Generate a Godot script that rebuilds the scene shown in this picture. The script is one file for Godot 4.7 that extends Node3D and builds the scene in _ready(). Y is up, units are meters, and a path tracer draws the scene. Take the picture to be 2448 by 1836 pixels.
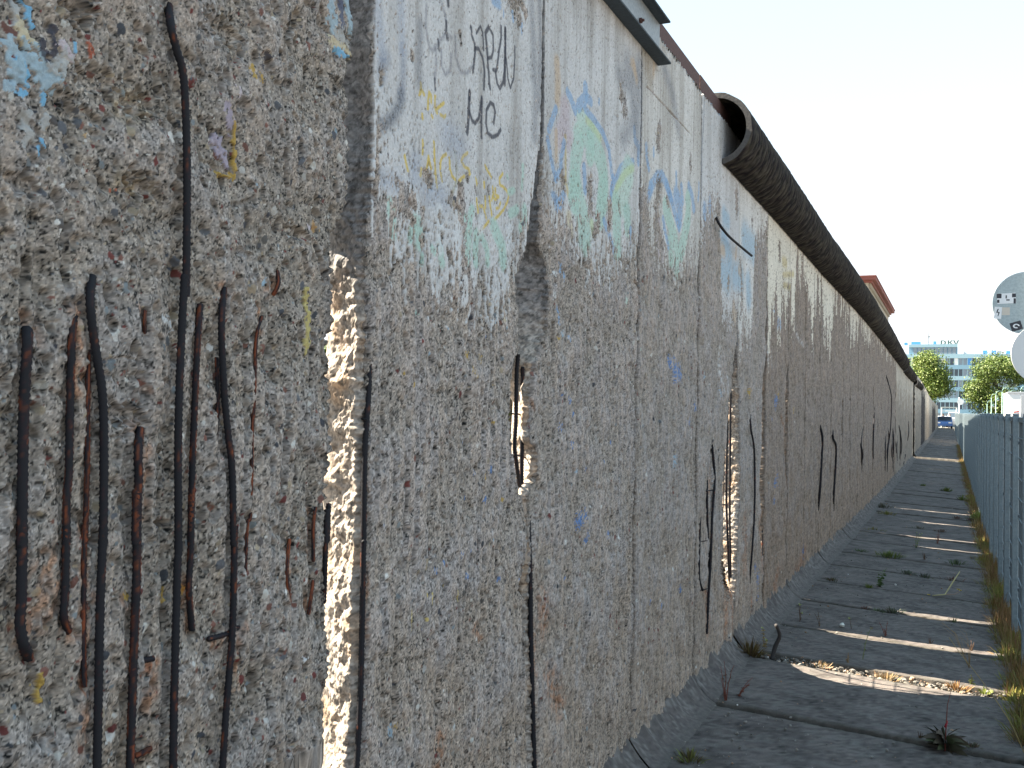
extends Node3D
# A weathered concrete wall seen along its length: x runs along the wall, y up, z away from it (the wall's face lies near z = 0).
const THICK := 0.15
var taken := {}
var rng := RandomNumberGenerator.new()
var n_low := FastNoiseLite.new()
var n_mid := FastNoiseLite.new()
var n_grain := FastNoiseLite.new()
var n_chip := FastNoiseLite.new()
var n_line := FastNoiseLite.new()
var n_fine := FastNoiseLite.new()
var M := {}
var INK := {}
var strokes := {}
var bars := {}
var seg_node := {}

func lin(r: float, g: float, b: float) -> Color:   # what a colour picker shows -> linear base colour
	return Color(r / 255.0, g / 255.0, b / 255.0).srgb_to_linear()

func numbered(called: String) -> String:
	if not taken.has(called):
		taken[called] = 0
		return called
	taken[called] += 1
	return "%s_%03d" % [called, taken[called]]

func tag(o: Node3D, label: String, category: String, group := "") -> Node3D:
	o.set_meta("label", label)
	o.set_meta("category", category)
	if group != "":
		o.set_meta("group", group)
	return o

func thing(called: String, label: String, category: String, at := Vector3.ZERO, group := "") -> Node3D:
	var o := Node3D.new()
	o.name = numbered(called)
	add_child(o, true)
	o.position = at
	return tag(o, label, category, group)

func put(called: String, mesh: Mesh, mat: Material, parent: Node = null, at := Vector3.ZERO) -> MeshInstance3D:
	var o := MeshInstance3D.new()
	o.mesh = mesh
	o.material_override = mat
	if parent == null:
		o.name = numbered(called)
		add_child(o, true)
	else:
		var n := called
		var k := 0
		while parent.has_node(n):
			k += 1
			n = "%s_%03d" % [called, k]
		o.name = n
		parent.add_child(o, true)
	o.position = at
	return o

func structure(called: String, mesh: Mesh, mat: Material, at := Vector3.ZERO) -> MeshInstance3D:
	var o := put(called, mesh, mat, null, at)
	o.set_meta("kind", "structure")
	return o

func sstep(a: float, b: float, x: float) -> float:
	var t := clampf((x - a) / (b - a), 0.0, 1.0)
	return t * t * (3.0 - 2.0 * t)

func wz(u: float) -> float:                         # the wall bows a little towards the path further along
	return 0.10 * sstep(6.0, 22.0, u)

func ground_y(z: float) -> float:                   # the foot slabs fall away from the wall
	return -0.055 * clampf(z, -3.0, 2.2)


func sheet_ground(x0: float, x1: float, z0: float, z1: float, y: float, cell: float, c0: Color, c1: Color) -> ArrayMesh:
	var nx := int((x1 - x0) / cell) + 1
	var nz := maxi(2, int((z1 - z0) / cell) + 1)
	var vs := PackedVector3Array()
	var cs := PackedColorArray()
	for j in nz + 1:
		for c in nx + 1:
			var x := lerpf(x0, x1, float(c) / nx)
			var z := lerpf(z0, z1, float(j) / nz)
			vs.append(Vector3(x, y + n_mid.get_noise_2d(x * 0.5, z * 0.5) * 0.02, z))
			cs.append(c0.lerp(c1, clampf(0.5 + n_mid.get_noise_2d(x * 0.6, z * 0.6) * 0.9, 0.0, 1.0)))
	return sheet(vs, cs, nx + 1, nz + 1)

func flat(x0: float, x1: float, z0: float, z1: float, y: float) -> ArrayMesh:
	var st := begin()
	quad(st, Vector3(x0, y, z1), Vector3(x1, y, z1), Vector3(x1, y, z0), Vector3(x0, y, z0))
	return done(st)

func _ready() -> void:
	# ---- camera, sky, sun, exposure
	var cam := Camera3D.new()
	cam.name = "camera"
	cam.keep_aspect = Camera3D.KEEP_HEIGHT
	cam.fov = 42.6750
	cam.near = 0.05
	cam.far = 3000.0
	cam.transform = Transform3D(Basis(Vector3(0.406821, 0.017448, 0.913341), Vector3(-0.026811, 0.999615, -0.007155), Vector3(-0.913114, -0.021577, 0.407133)), Vector3(0, 1.6870, 1.3520))
	add_child(cam)
	cam.current = true
	var env := Environment.new()
	env.background_mode = Environment.BG_SKY
	var pm := ProceduralSkyMaterial.new()
	pm.sky_top_color = Color(0.72, 0.87, 0.98)
	pm.sky_horizon_color = Color(0.99, 0.99, 0.99)
	pm.sky_curve = 0.22
	pm.ground_bottom_color = Color(0.35, 0.34, 0.32)
	pm.ground_horizon_color = Color(0.70, 0.70, 0.69)
	pm.energy_multiplier = 1.0
	var sky := Sky.new()
	sky.sky_material = pm
	env.sky = sky
	env.background_energy_multiplier = 0.235
	env.tonemap_mode = Environment.TONE_MAPPER_LINEAR
	env.tonemap_exposure = 6.3
	env.sdfgi_enabled = true
	env.ssao_enabled = true
	env.ssil_enabled = true
	var we := WorldEnvironment.new()
	we.name = "world_environment"
	we.environment = env
	add_child(we)
	var sun := DirectionalLight3D.new()
	sun.name = "sun"
	sun.light_energy = 1.6
	sun.light_color = Color(1.0, 0.95, 0.86)
	sun.light_angular_distance = 0.53
	sun.shadow_enabled = true
	add_child(sun)
	sun.look_at_from_position(Vector3(0, 10, -10), Vector3(0, 10, -10) + Vector3(sin(deg_to_rad(6.0)) * cos(deg_to_rad(48.0)), -sin(deg_to_rad(48.0)), cos(deg_to_rad(6.0)) * cos(deg_to_rad(48.0))), Vector3.UP)

	rng.seed = 11
	for q in [[n_low, 3.0, FastNoiseLite.TYPE_SIMPLEX, 3], [n_mid, 22.0, FastNoiseLite.TYPE_SIMPLEX, 2], [n_grain, 270.0, FastNoiseLite.TYPE_CELLULAR, 1], [n_chip, 115.0, FastNoiseLite.TYPE_CELLULAR, 1], [n_line, 1.0, FastNoiseLite.TYPE_SIMPLEX, 2], [n_fine, 130.0, FastNoiseLite.TYPE_SIMPLEX, 2]]:
		var n: FastNoiseLite = q[0]
		n.frequency = q[1]
		n.noise_type = q[2]
		n.seed = int(q[1]) + 3
		n.fractal_type = FastNoiseLite.FRACTAL_FBM if q[3] > 1 else FastNoiseLite.FRACTAL_NONE
		n.fractal_octaves = q[3]
		n.cellular_return_type = FastNoiseLite.RETURN_CELL_VALUE
		n.cellular_jitter = 1.0
	make_materials()
	INK = {
		"ink": Color(0.045, 0.045, 0.065, 0.86), "ink2": Color(0.1, 0.12, 0.16, 0.75), "inkfade": Color(0.13, 0.13, 0.17, 0.55), "inkblue": Color(0.2, 0.24, 0.33, 0.6), "inkblue2": Color(0.1, 0.12, 0.19),
		"haze": Color(0.36, 0.41, 0.52, 0.55), "yellow": Color(0.72, 0.55, 0.17, 0.97), "yellow_old": Color(0.62, 0.47, 0.13, 0.95), "yellows": Color(0.55, 0.46, 0.17), "olive": Color(0.36, 0.34, 0.18, 0.55), "ochre": Color(0.5, 0.33, 0.07), "ochreb": Color(0.62, 0.42, 0.03), "ochrep": Color(0.62, 0.5, 0.24, 0.7),
		"mint": Color(0.47, 0.67, 0.59, 0.78), "mintpale": Color(0.56, 0.72, 0.64, 0.8), "lime": Color(0.55, 0.68, 0.4, 0.7), "blue": Color(0.27, 0.44, 0.68, 0.72), "bluesp": Color(0.11, 0.24, 0.52), "paleblue": Color(0.36, 0.52, 0.66, 0.75), "sky": Color(0.19, 0.46, 0.7), "skyp": Color(0.37, 0.49, 0.57), "cream": Color(0.62, 0.54, 0.38, 0.8), "peach": Color(0.6, 0.46, 0.33, 0.75), "peachs": Color(0.56, 0.36, 0.17), "pink": Color(0.58, 0.5, 0.54, 0.8), "lilac": Color(0.42, 0.37, 0.46), "white": Color(0.74, 0.76, 0.78, 0.8), "wash": Color(0.46, 0.45, 0.45), "palewash": Color(0.44, 0.44, 0.43), "grime": Color(0.22, 0.23, 0.26, 0.65), "grimewarm": Color(0.3, 0.24, 0.16, 0.6), "redp": Color(0.4, 0.1, 0.05), "redsp": Color(0.5, 0.16, 0.09), "pebblue": Color(0.28, 0.38, 0.46), "rust": Color(0.36, 0.17, 0.07), "moss": Color(0.27, 0.22, 0.12)}
	marks()

	# ---- the large structure: ground, street, wall
	structure("soil", sheet_ground(-8.0, 60.0, 1.55, 2.35, -0.155, 0.12, Color(0.10, 0.085, 0.06), Color(0.17, 0.15, 0.12)), M.soil)
	structure("bedding", sheet_ground(-8.0, 60.0, -0.5, 1.7, -0.175, 0.2, Color(0.07, 0.06, 0.045), Color(0.12, 0.10, 0.08)), M.soil)
	structure("ground", flat(-700, 1500, -900, 900, -0.30), M.paving)
	structure("back_yard", flat(-30, 120, -14, -0.4, -0.285), M.kerb)
	structure("pavement", flat(-40, 330, 2.3, 4.6, -0.15), M.paving)
	var kst := begin()
	box(kst, Vector3(-40, -0.4, 4.6), Vector3(330, -0.146, 4.75), 0.01)
	structure("kerb", done(kst), M.kerb)
	structure("road", flat(-40, 330, 4.75, 11.5, -0.268), M.asphalt)
	structure("far_pavement", bar_box(Vector3(-40, -0.4, 11.5), Vector3(330, -0.15, 16.0), 0.0), M.paving)

	var far_peel := pairs([7029, 2335, 7422, 2448, 7452, 2750, 7590, 3025, 7986, 3158, 8060, 2629, 8120, 2330, 8313, 2449, 8313, 2449, 8615, 2368, 8724, 2703, 9059, 2552, 9410, 2487, 9593, 2840, 9684, 3052, 9956, 3130, 10315, 3051, 10532, 2645, 10697, 2571, 10871, 2853, 11031, 2961, 11387, 2907, 11773, 2754, 12307, 2600, 12606, 3085, 13136, 3249, 13646, 3030, 14453, 2990, 15376, 2761, 15799, 3109])
	segment(0, "plain wall segment farthest behind the camera, out of the picture to the left", {"du": 0.06})
	segment(1, "plain wall segment behind the camera, second from the left end", {"du": 0.06})
	segment(2, "plain wall segment behind the camera, third from the left end", {"du": 0.06})
	segment(3, "plain wall segment beside the camera, just left of the picture", {"du": 0.06})
	segment(4, "nearest wall segment, stripped to pebbly concrete with many thick rusty vertical bars", {"u0": 1.0, "v0": 0.88, "v1": 2.74, "rf": pairs([-1000, 1985, 800, 1977, 913, 1974, 984, 1992, 1067, 1995, 1111, 1989, 1176, 1977, 1218, 1973, 1344, 1971, 1357, 1973, 1458, 1971, 1542, 1971, 1626, 1972, 1711, 1976, 1753, 1968, 1812, 1962, 1905, 1967, 1942, 1963, 1957, 1970, 1973, 1962, 2040, 1958, 2089, 1973, 2137, 2005, 2205, 2020, 2257, 2019, 2370, 2014, 2432, 2030, 2453, 2018, 2477, 2016, 2502, 2024, 2528, 2041, 2562, 2048, 2601, 2042, 2637, 2045, 2658, 2029, 2678, 2026, 3000, 2030, 5000, 2030]), "rb": pairs([-1000, 1970, 5000, 2030]), "rough": 1.05, "pebbles": 3400, "tone": Color(0.33, 0.288, 0.248), "sides": 26})
	segment(5, "wall segment with black and yellow scrawled writing above a bare grey lower half", {"u0": 2.04, "u1": 3.36, "uhi": 3.36, "ulo": 2.04, "v0": 0.38, "v1": 3.18, "lf": pairs([-1000, 2150, 747, 2136, 965, 2148, 1233, 2146, 1336, 2151, 1579, 2133, 1669, 2138, 1822, 2136, 1974, 2118, 2112, 2113, 2220, 2134, 2309, 2130, 2402, 2139, 2491, 2132, 2601, 2119, 2717, 2127, 3000, 2120, 5000, 2100]), "lb": pairs([-1000, 2172, 1000, 2172, 1120, 2178, 1280, 2178, 1400, 2170, 1480, 2145, 1560, 2170, 1660, 2135, 1740, 2125, 1820, 2165, 1930, 2170, 2000, 2130, 2080, 2145, 2160, 2100, 2200, 2055, 5000, 2045]), "rf": pairs([-1000, 3225, 369, 3225, 444, 3225, 518, 3225, 581, 3225, 692, 3225, 794, 3190, 885, 3194, 952, 3168, 1012, 3173, 1049, 3133, 1077, 3150, 1212, 3196, 1254, 3190, 1287, 3187, 1298, 3180, 1362, 3153, 1387, 3127, 1427, 3092, 1489, 3071, 1532, 3044, 1659, 3037, 1729, 3051, 1827, 3053, 1871, 3097, 1933, 3099, 2009, 3100, 2027, 3090, 2060, 3072, 2090, 3074, 2122, 3054, 2156, 3083, 2173, 3093, 2238, 3139, 2627, 3240, 2962, 3240, 3155, 3240, 3200, 3215, 5000, 3215]), "rb": pairs([-1000, 3195, 1200, 3195, 1300, 3200, 1450, 3120, 1600, 3060, 1780, 3080, 1860, 3180, 2200, 3195, 5000, 3210]), "peel": pairs([2124, 2580, 2128, 2690, 2129, 2116, 2152, 2406, 2164, 2317, 2192, 2264, 2218, 2167, 2233, 2127, 2288, 2115, 2386, 2083, 2427, 2079, 2492, 2017, 2534, 2052, 2671, 2058, 2757, 2057, 2849, 2023, 2890, 1998, 2929, 2054, 2999, 2086, 3052, 2226, 3125, 2299, 3168, 2381, 3181, 2465, 3225, 2569]), "pebbles": 1100, "rough": 0.75, "sides": 20, "sides_left": 60, "bend": 0.22, "bulge": 0.022})
	segment(6, "wall segment with faded mint and blue bubble letters under the steel channel", {"ulo": 3.18, "u0": 3.18, "lf": pairs([-1000, 3250, 359, 3297, 621, 3261, 815, 3235, 1067, 3218, 1211, 3207, 1291, 3205, 1362, 3202, 1392, 3216, 1416, 3271, 1443, 3280, 1531, 3271, 1565, 3198, 1659, 3194, 1744, 3201, 1843, 3227, 1906, 3286, 1950, 3338, 2053, 3352, 2195, 3338, 2248, 3282, 2274, 3236, 2632, 3272, 2965, 3268, 3158, 3266, 3200, 3232, 5000, 3232]), "lb": pairs([-1000, 3205, 1200, 3205, 1360, 3300, 1500, 3360, 1700, 3380, 1800, 3240, 1860, 3185, 2250, 3200, 5000, 3215]), "peel": pairs([3256, 2627, 3297, 2463, 3350, 2422, 3459, 2409, 3536, 2369, 3697, 2333, 3784, 2281, 3961, 2336, 4106, 2311, 4230, 2376, 4362, 2436, 4484, 2531, 4491, 2692]), "pebbles": 800, "sides_left": 40, "bulge": 0.012})
	segment(7, "wall segment with blue and mint zigzag letters under the red-brown steel strip", {"peel": pairs([4505, 2695, 4579, 2702, 4713, 2500, 4911, 2486, 5019, 2418, 5239, 2429, 5351, 2502, 5483, 2551]), "paint": Color(0.72, 0.70, 0.68), "dirt": 0.75})
	segment(8, "wall segment with a tall torn-out hole of bared bars along its far edge", {"strips": 0.8, "dirt": 0.4, "rf": pairs([-1000, 6860, 400, 6850, 460, 6740, 560, 6620, 660, 6550, 800, 6500, 920, 6470, 1100, 6500, 1210, 6470, 1440, 6510, 1550, 6550, 1630, 6600, 1740, 6650, 1880, 6740, 2050, 6800, 2180, 6865, 5000, 6870]), "rb": pairs([-1000, 6860, 400, 6850, 460, 6740, 560, 6620, 660, 6550, 800, 6500, 920, 6470, 1100, 6500, 1210, 6470, 1440, 6510, 1550, 6550, 1630, 6600, 1740, 6650, 1880, 6740, 2050, 6800, 2180, 6865, 5000, 6870]), "peel": pairs([5698, 2710, 5963, 2883, 6195, 2985, 6237, 2907, 6315, 2434, 6462, 2354, 6697, 2278, 6924, 2326, 6984, 2331]), "sides": 14})
	segment(9, "wall segment just past the tall hole, with a bowed dark bar off its face", {"lf": pairs([-1000, 6868, 300, 6868, 400, 6880, 550, 6930, 870, 6970, 1070, 7020, 1500, 6990, 1750, 6950, 1950, 6910, 2150, 6872, 5000, 6868]), "lb": pairs([-1000, 6880, 300, 6880, 400, 6892, 550, 6942, 870, 6982, 1070, 7032, 1500, 7002, 1750, 6962, 1950, 6922, 2150, 6884, 5000, 6880]), "rf": slit(8.01, -0.17, 0.62, 1.98), "peel": pairs([6697, 2278, 6924, 2326, 6984, 2331, 7029, 2335, 7422, 2448, 7452, 2750, 7590, 3025, 7986, 3158, 8060, 2629, 8120, 2330, 8313, 2449]), "strips": 1.8, "dirt": 0.3, "paint": Color(0.78, 0.76, 0.74), "sides_left": 24, "bulge": 0.006})
	segment(10, "wall segment with two bars at its near joint and a narrow slit at its far one", {"peel": far_peel, "strips": 3.6, "dirt": 0.2, "paint": Color(0.86, 0.80, 0.69), "tone": Color(0.315, 0.252, 0.205), "pebbles": 900, "rf": slit(9.16, -0.14, 1.1, 2.0)})
	segment(11, "wall segment with three short tied bars near its joint and a blue and yellow daub", {"peel": far_peel, "strips": 3.6, "dirt": 0.2, "paint": Color(0.86, 0.80, 0.69), "tone": Color(0.315, 0.252, 0.205), "pebbles": 900})
	segment(12, "barless wall segment between the short tied bars and the single curved bar", {"peel": far_peel, "strips": 3.6, "dirt": 0.2, "paint": Color(0.86, 0.80, 0.69), "tone": Color(0.315, 0.252, 0.205), "pebbles": 900})
	segment(13, "wall segment with one single long curved dark bar on its face", {"peel": far_peel, "strips": 3.6, "dirt": 0.2, "paint": Color(0.86, 0.80, 0.69), "tone": Color(0.315, 0.252, 0.205), "pebbles": 900})
	segment(14, "wall segment with several dark bars crossing, next past the single curved bar", {"peel": far_peel, "strips": 3.6, "dirt": 0.2, "paint": Color(0.86, 0.80, 0.69), "tone": Color(0.315, 0.252, 0.205), "pebbles": 900, "rf": slit(13.79, -0.09, 1.2, 2.05)})
	segment(15, "streaked wall segment without bars, next past the crossing bars", {"peel": far_peel, "strips": 3.6, "dirt": 0.2, "paint": Color(0.86, 0.80, 0.69), "tone": Color(0.315, 0.252, 0.205), "pebbles": 900, "rf": slit(14.79, -0.09, 0.9, 2.05)})
	segment(16, "barless wall segment with a slender lit crack at its near joint", {"peel": far_peel, "strips": 3.6, "dirt": 0.2, "paint": Color(0.86, 0.80, 0.69), "tone": Color(0.315, 0.252, 0.205), "pebbles": 900})
	segment(17, "wall segment with one forked dark bar, under the second pipe", {"peel": far_peel, "strips": 3.6, "dirt": 0.2, "paint": Color(0.86, 0.80, 0.69), "tone": Color(0.315, 0.252, 0.205), "pebbles": 900, "rf": slit(16.94, -0.09, 1.0, 2.05)})
	segment(18, "narrow barless wall segment just past the forked dark bar", {"peel": far_peel, "strips": 3.6, "dirt": 0.2, "paint": Color(0.86, 0.80, 0.69), "tone": Color(0.315, 0.252, 0.205), "pebbles": 900})
	segment(19, "barless wall segment ending at a tall thin lit crack, under the third pipe", {"peel": far_peel, "strips": 3.6, "dirt": 0.2, "paint": Color(0.86, 0.80, 0.69), "tone": Color(0.315, 0.252, 0.205), "pebbles": 900, "rf": slit(18.91, -0.14, 0.5, 2.05)})
	segment(20, "wall segment with one tall and one short bar, just past the tall lit crack", {"peel": far_peel, "strips": 3.6, "dirt": 0.2, "paint": Color(0.86, 0.80, 0.69), "tone": Color(0.315, 0.252, 0.205), "pebbles": 900})
	segment(21, "streaked barless wall segment just before the long bent wire", {"peel": far_peel, "strips": 3.6, "dirt": 0.2, "paint": Color(0.86, 0.80, 0.69), "tone": Color(0.315, 0.252, 0.205), "pebbles": 900})
	segment(22, "wall segment crossed by a long bent wire beside a thick dark bar", {"peel": far_peel, "strips": 3.6, "dirt": 0.2, "paint": Color(0.86, 0.80, 0.69), "tone": Color(0.315, 0.252, 0.205), "pebbles": 900})
	segment(23, "wall segment with three thick dark bars close together", {"peel": far_peel, "strips": 3.6, "dirt": 0.2, "paint": Color(0.86, 0.80, 0.69), "tone": Color(0.315, 0.252, 0.205), "pebbles": 900})
	segment(24, "barless warm-grey wall segment after the three thick dark bars", {"peel": far_peel, "strips": 3.6, "dirt": 0.2, "paint": Color(0.86, 0.80, 0.69), "tone": Color(0.315, 0.252, 0.205), "pebbles": 900})
	segment(25, "wall segment with a thick slanting dark bar and a thin one", {"peel": far_peel, "strips": 3.6, "dirt": 0.2, "paint": Color(0.86, 0.80, 0.69), "tone": Color(0.315, 0.252, 0.205), "pebbles": 900})
	segment(26, "last single wall segment before the long far runs of wall", {"peel": far_peel, "strips": 3.6, "dirt": 0.2, "paint": Color(0.86, 0.80, 0.69), "tone": Color(0.315, 0.252, 0.205), "pebbles": 900})
	far_section(26.62, 33.0, "long weathered wall run with thin bent bars, before the sunlit gap", false, 0.0, 100)
	far_section(33.03, 39.2, "weathered wall run ending at the bright edge of the open gap", false, 0.0)
	far_section(41.0, 50.5, "pale streaked wall run just past the sunlit gap in the wall", false, 0.0)
	far_section(50.55, 58.0, "dark-coloured flat wall bay with hanging bars, nearest of the two dark bays", true, 0.0)
	far_section(58.05, 82.0, "pale streaked wall run between the two dark bays", false, 0.0)
	far_section(82.05, 101.0, "dark-coloured flat wall bay near the far end of the wall", true, 0.0)
	far_section(101.05, 121.0, "last pale stretch of wall at the far end of the path", false, 0.0)
	for q in [[6.27, 11.62, "dark ribbed cap pipe nearest the camera, with its open end showing", 0.235, 0.0], [11.60, 17.2, "second dark cap pipe along the wall top, bulging at its joint", 0.240, -0.008], [17.23, 23.4, "third dark cap pipe along the wall top, behind the second joint", 0.236, 0.0], [23.43, 30.5, "fourth dark cap pipe, ending at the step in the cap", 0.232, 0.0], [30.7, 38.8, "lower and slimmer grey-brown cap pipe beyond the step", 0.20, 0.06], [41.0, 50.0, "thin far cap pipe past the sunlit gap in the wall", 0.17, 0.16]]:
		cap_pipe(q[0], q[1], q[2], q[3], q[4], q[0] < 12.0)
	build_beam()
	build_fence()
	museum()
	back_shade_screen()
	office()
	tree("full green street tree standing past the far end of the wall", Vector3(127, -0.2, -1.3), 8.7, 8.0, 0.22, Color(0.055, 0.10, 0.012), Color(0.14, 0.18, 0.025), 26000, 21)
	tree("round green street tree in front of the right half of the office block", Vector3(124, -0.2, 6.5), 8.3, 7.4, 0.2, Color(0.05, 0.095, 0.014), Color(0.125, 0.165, 0.028), 26000, 22)
	tree("small dark green tree low between the office block and the lamps", Vector3(150, -0.2, 5.2), 5.4, 5.0, 0.15, Color(0.05, 0.08, 0.02), Color(0.10, 0.13, 0.03), 1800, 23)
	tree("green tree behind the pale curved lamps at the right", Vector3(140, -0.2, 8.6), 6.2, 6.0, 0.18, Color(0.045, 0.085, 0.016), Color(0.11, 0.15, 0.03), 2400, 24)

	# ---- objects
	tuft("bushy brown weed at the foot of the wall below the tall hole", Vector3(6.893, -0.016, 0.106), 0.158, 0.132, 160, Color(0.10, 0.055, 0.035), Color(0.16, 0.12, 0.03), 51, 0.0050)
	stalk("weed_plant", "feathery pale yellow weed lit from behind, beside the bushy brown weed", Vector3(7.191, -0.018, 0.150), 0.155, 2, 26, Vector3.ZERO, Color(0.22, 0.15, 0.07), Color(0.34, 0.24, 0.07), Color(0.40, 0.48, 0.10), 52, 0.022)
	stalk("weed_plant", "reddish dry weed with side twigs at the near slab joint by the wall", Vector3(5.774, -0.020, 0.173), 0.243, 4, 10, Vector3.ZERO, Color(0.16, 0.045, 0.03), Color(0.10, 0.055, 0.035), Color(0, 0, 0, 0), 53, 0.020)
	stalk("weed_plant", "low reddish dry weed leaning right along the near slab joint", Vector3(5.897, -0.023, 0.228), 0.124, 4, 8, Vector3(0.3, 0, 0.5), Color(0.16, 0.045, 0.03), Color(0.16, 0.045, 0.03), Color(0, 0, 0, 0), 54, 0.020)
	stalk("weed_plant", "small green and rust weed in the chipped foot at the wall", Vector3(6.334, -0.005, -0.085), 0.121, 4, 10, Vector3.ZERO, Color(0.10, 0.055, 0.035), Color(0.07, 0.115, 0.03), Color(0, 0, 0, 0), 55, 0.020)
	tuft("rusty dry tuft in the chipped foot under the small green weed", Vector3(5.952, -0.011, 0.017), 0.071, 0.086, 60, Color(0.16, 0.045, 0.03), Color(0.10, 0.055, 0.035), 56, 0.0040)
	stalk("weed_plant", "dry brown seedling in the gravel strip near the wall", Vector3(7.145, -0.050, 0.727), 0.086, 3, 12, Vector3.ZERO, Color(0.22, 0.15, 0.07), Color(0.30, 0.18, 0.10), Color(0, 0, 0, 0), 57, 0.014)
	stalk("weed_plant", "slender green weed with forked top rising from the gravel strip", Vector3(7.323, -0.055, 0.811), 0.228, 1, 9, Vector3(0.1, 0, 0.15), Color(0.14, 0.16, 0.05), Color(0.07, 0.115, 0.03), Color(0.22, 0.15, 0.07), 58, 0.022)
	stalk("weed_plant", "thin dark weed with a bright green tip near the wall foot", Vector3(8.229, -0.024, 0.259), 0.152, 3, 12, Vector3.ZERO, Color(0.10, 0.055, 0.035), Color(0.10, 0.055, 0.035), Color(0.40, 0.48, 0.10), 59, 0.016)
	stalk("weed_plant", "bent dry brown weed right of the green-tipped one", Vector3(8.175, -0.033, 0.417), 0.133, 2, 8, Vector3(-0.2, 0, -0.1), Color(0.10, 0.055, 0.035), Color(0.22, 0.15, 0.07), Color(0, 0, 0, 0), 60, 0.016)
	stalk("weed_plant", "small weed with a yellow-green tip at the start of a light streak", Vector3(8.246, -0.046, 0.651), 0.099, 1, 7, Vector3.ZERO, Color(0.10, 0.055, 0.035), Color(0.07, 0.115, 0.03), Color(0.40, 0.48, 0.10), 61, 0.014)
	stalk("weed_plant", "dark red upright weed at the left of the second light streak", Vector3(8.195, -0.060, 0.911), 0.123, 4, 9, Vector3.ZERO, Color(0.16, 0.045, 0.03), Color(0.16, 0.045, 0.03), Color(0, 0, 0, 0), 62, 0.014)
	stalk("weed_plant", "tiny dark sprouts standing in the second light streak at its middle", Vector3(8.174, -0.078, 1.230), 0.057, 5, 4, Vector3.ZERO, Color(0.10, 0.055, 0.035), Color(0.10, 0.055, 0.035), Color(0, 0, 0, 0), 63, 0.010)
	stalk("weed_plant", "dark sprouts near the fence end of the second light streak", Vector3(8.160, -0.093, 1.512), 0.081, 6, 5, Vector3.ZERO, Color(0.10, 0.055, 0.035), Color(0.10, 0.055, 0.035), Color(0, 0, 0, 0), 64, 0.010)
	tuft("small green blade tuft in the third light streak", Vector3(9.169, -0.086, 1.391), 0.071, 0.035, 14, Color(0.07, 0.115, 0.03), Color(0.07, 0.115, 0.03), 65, 0.0040)
	tuft("bright green sprout leaning over the rubble near the fence", Vector3(6.980, -0.096, 1.564), 0.064, 0.058, 26, Color(0.17, 0.20, 0.045), Color(0.25, 0.30, 0.07), 66, 0.0060)
	stalk("weed_plant", "yellow-green weed in the rubble joint, left of the bright sprout", Vector3(7.120, -0.092, 1.497), 0.082, 3, 14, Vector3.ZERO, Color(0.22, 0.15, 0.07), Color(0.17, 0.20, 0.045), Color(0, 0, 0, 0), 67, 0.020)
	tuft("rust-coloured dry weeds filling the rubble joint", Vector3(6.970, -0.087, 1.398), 0.059, 0.161, 120, Color(0.20, 0.09, 0.04), Color(0.30, 0.19, 0.07), 68, 0.0040)
	tuft("dry straw-coloured weeds in the sunlit middle of the rubble joint", Vector3(6.934, -0.064, 0.982), 0.055, 0.192, 120, Color(0.26, 0.15, 0.08), Color(0.40, 0.30, 0.16), 69, 0.0030)
	tuft("dry grass at the wall end of the rubble joint", Vector3(6.971, -0.041, 0.558), 0.045, 0.170, 80, Color(0.22, 0.13, 0.07), Color(0.36, 0.27, 0.15), 70, 0.0030)
	tuft("small dark weed right of the red-leaved one in the slab joint", Vector3(5.783, -0.091, 1.465), 0.049, 0.088, 70, Color(0.10, 0.055, 0.035), Color(0.11, 0.13, 0.09), 71, 0.0060)
	stalk("weed_plant", "thin dark twiggy weed left of the red-leaved one", Vector3(5.755, -0.077, 1.214), 0.058, 4, 5, Vector3.ZERO, Color(0.10, 0.055, 0.035), Color(0.10, 0.055, 0.035), Color(0, 0, 0, 0), 72, 0.012)
	tuft("dark green leaves at the right edge by the fence foot", Vector3(6.590, -0.106, 1.739), 0.054, 0.099, 40, Color(0.03, 0.09, 0.05), Color(0.07, 0.115, 0.03), 73, 0.0120)
	tuft("dark weed clump in the joint left of the third light streak", Vector3(9.183, -0.060, 0.918), 0.073, 0.131, 60, Color(0.05, 0.06, 0.03), Color(0.11, 0.13, 0.09), 74, 0.0050)
	tuft("low greenish weed trailing left of the dark joint clump", Vector3(9.146, -0.053, 0.791), 0.044, 0.124, 40, Color(0.07, 0.115, 0.03), Color(0.11, 0.13, 0.09), 75, 0.0050)
	tuft("reddish brown clump on the joint near the wall", Vector3(9.182, -0.047, 0.664), 0.029, 0.132, 40, Color(0.16, 0.045, 0.03), Color(0.10, 0.055, 0.035), 76, 0.0050)
	stalk("weed_plant", "branching green weed with small leaflets on the fourth joint", Vector3(10.397, -0.050, 0.733), 0.198, 5, 18, Vector3(0.25, 0, 0.2), Color(0.07, 0.115, 0.03), Color(0.07, 0.115, 0.03), Color(0, 0, 0, 0), 77, 0.035)
	tuft("yellow-green tuft at the foot of the branching green weed", Vector3(10.264, -0.045, 0.637), 0.066, 0.057, 30, Color(0.17, 0.20, 0.045), Color(0.07, 0.115, 0.03), 78, 0.0060)
	tuft("grey-green leafy clump on the fifth joint", Vector3(11.446, -0.062, 0.944), 0.072, 0.135, 40, Color(0.11, 0.13, 0.09), Color(0.16, 0.18, 0.15), 79, 0.0100)
	tuft("ash-grey leafy clump right of the grey-green one", Vector3(11.349, -0.072, 1.126), 0.071, 0.142, 40, Color(0.14, 0.14, 0.14), Color(0.11, 0.13, 0.09), 80, 0.0100)
	tuft("row of dark red dry sprouts on the fifth joint", Vector3(11.425, -0.086, 1.375), 0.062, 0.265, 60, Color(0.16, 0.045, 0.03), Color(0.10, 0.055, 0.035), 81, 0.0030)
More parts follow.
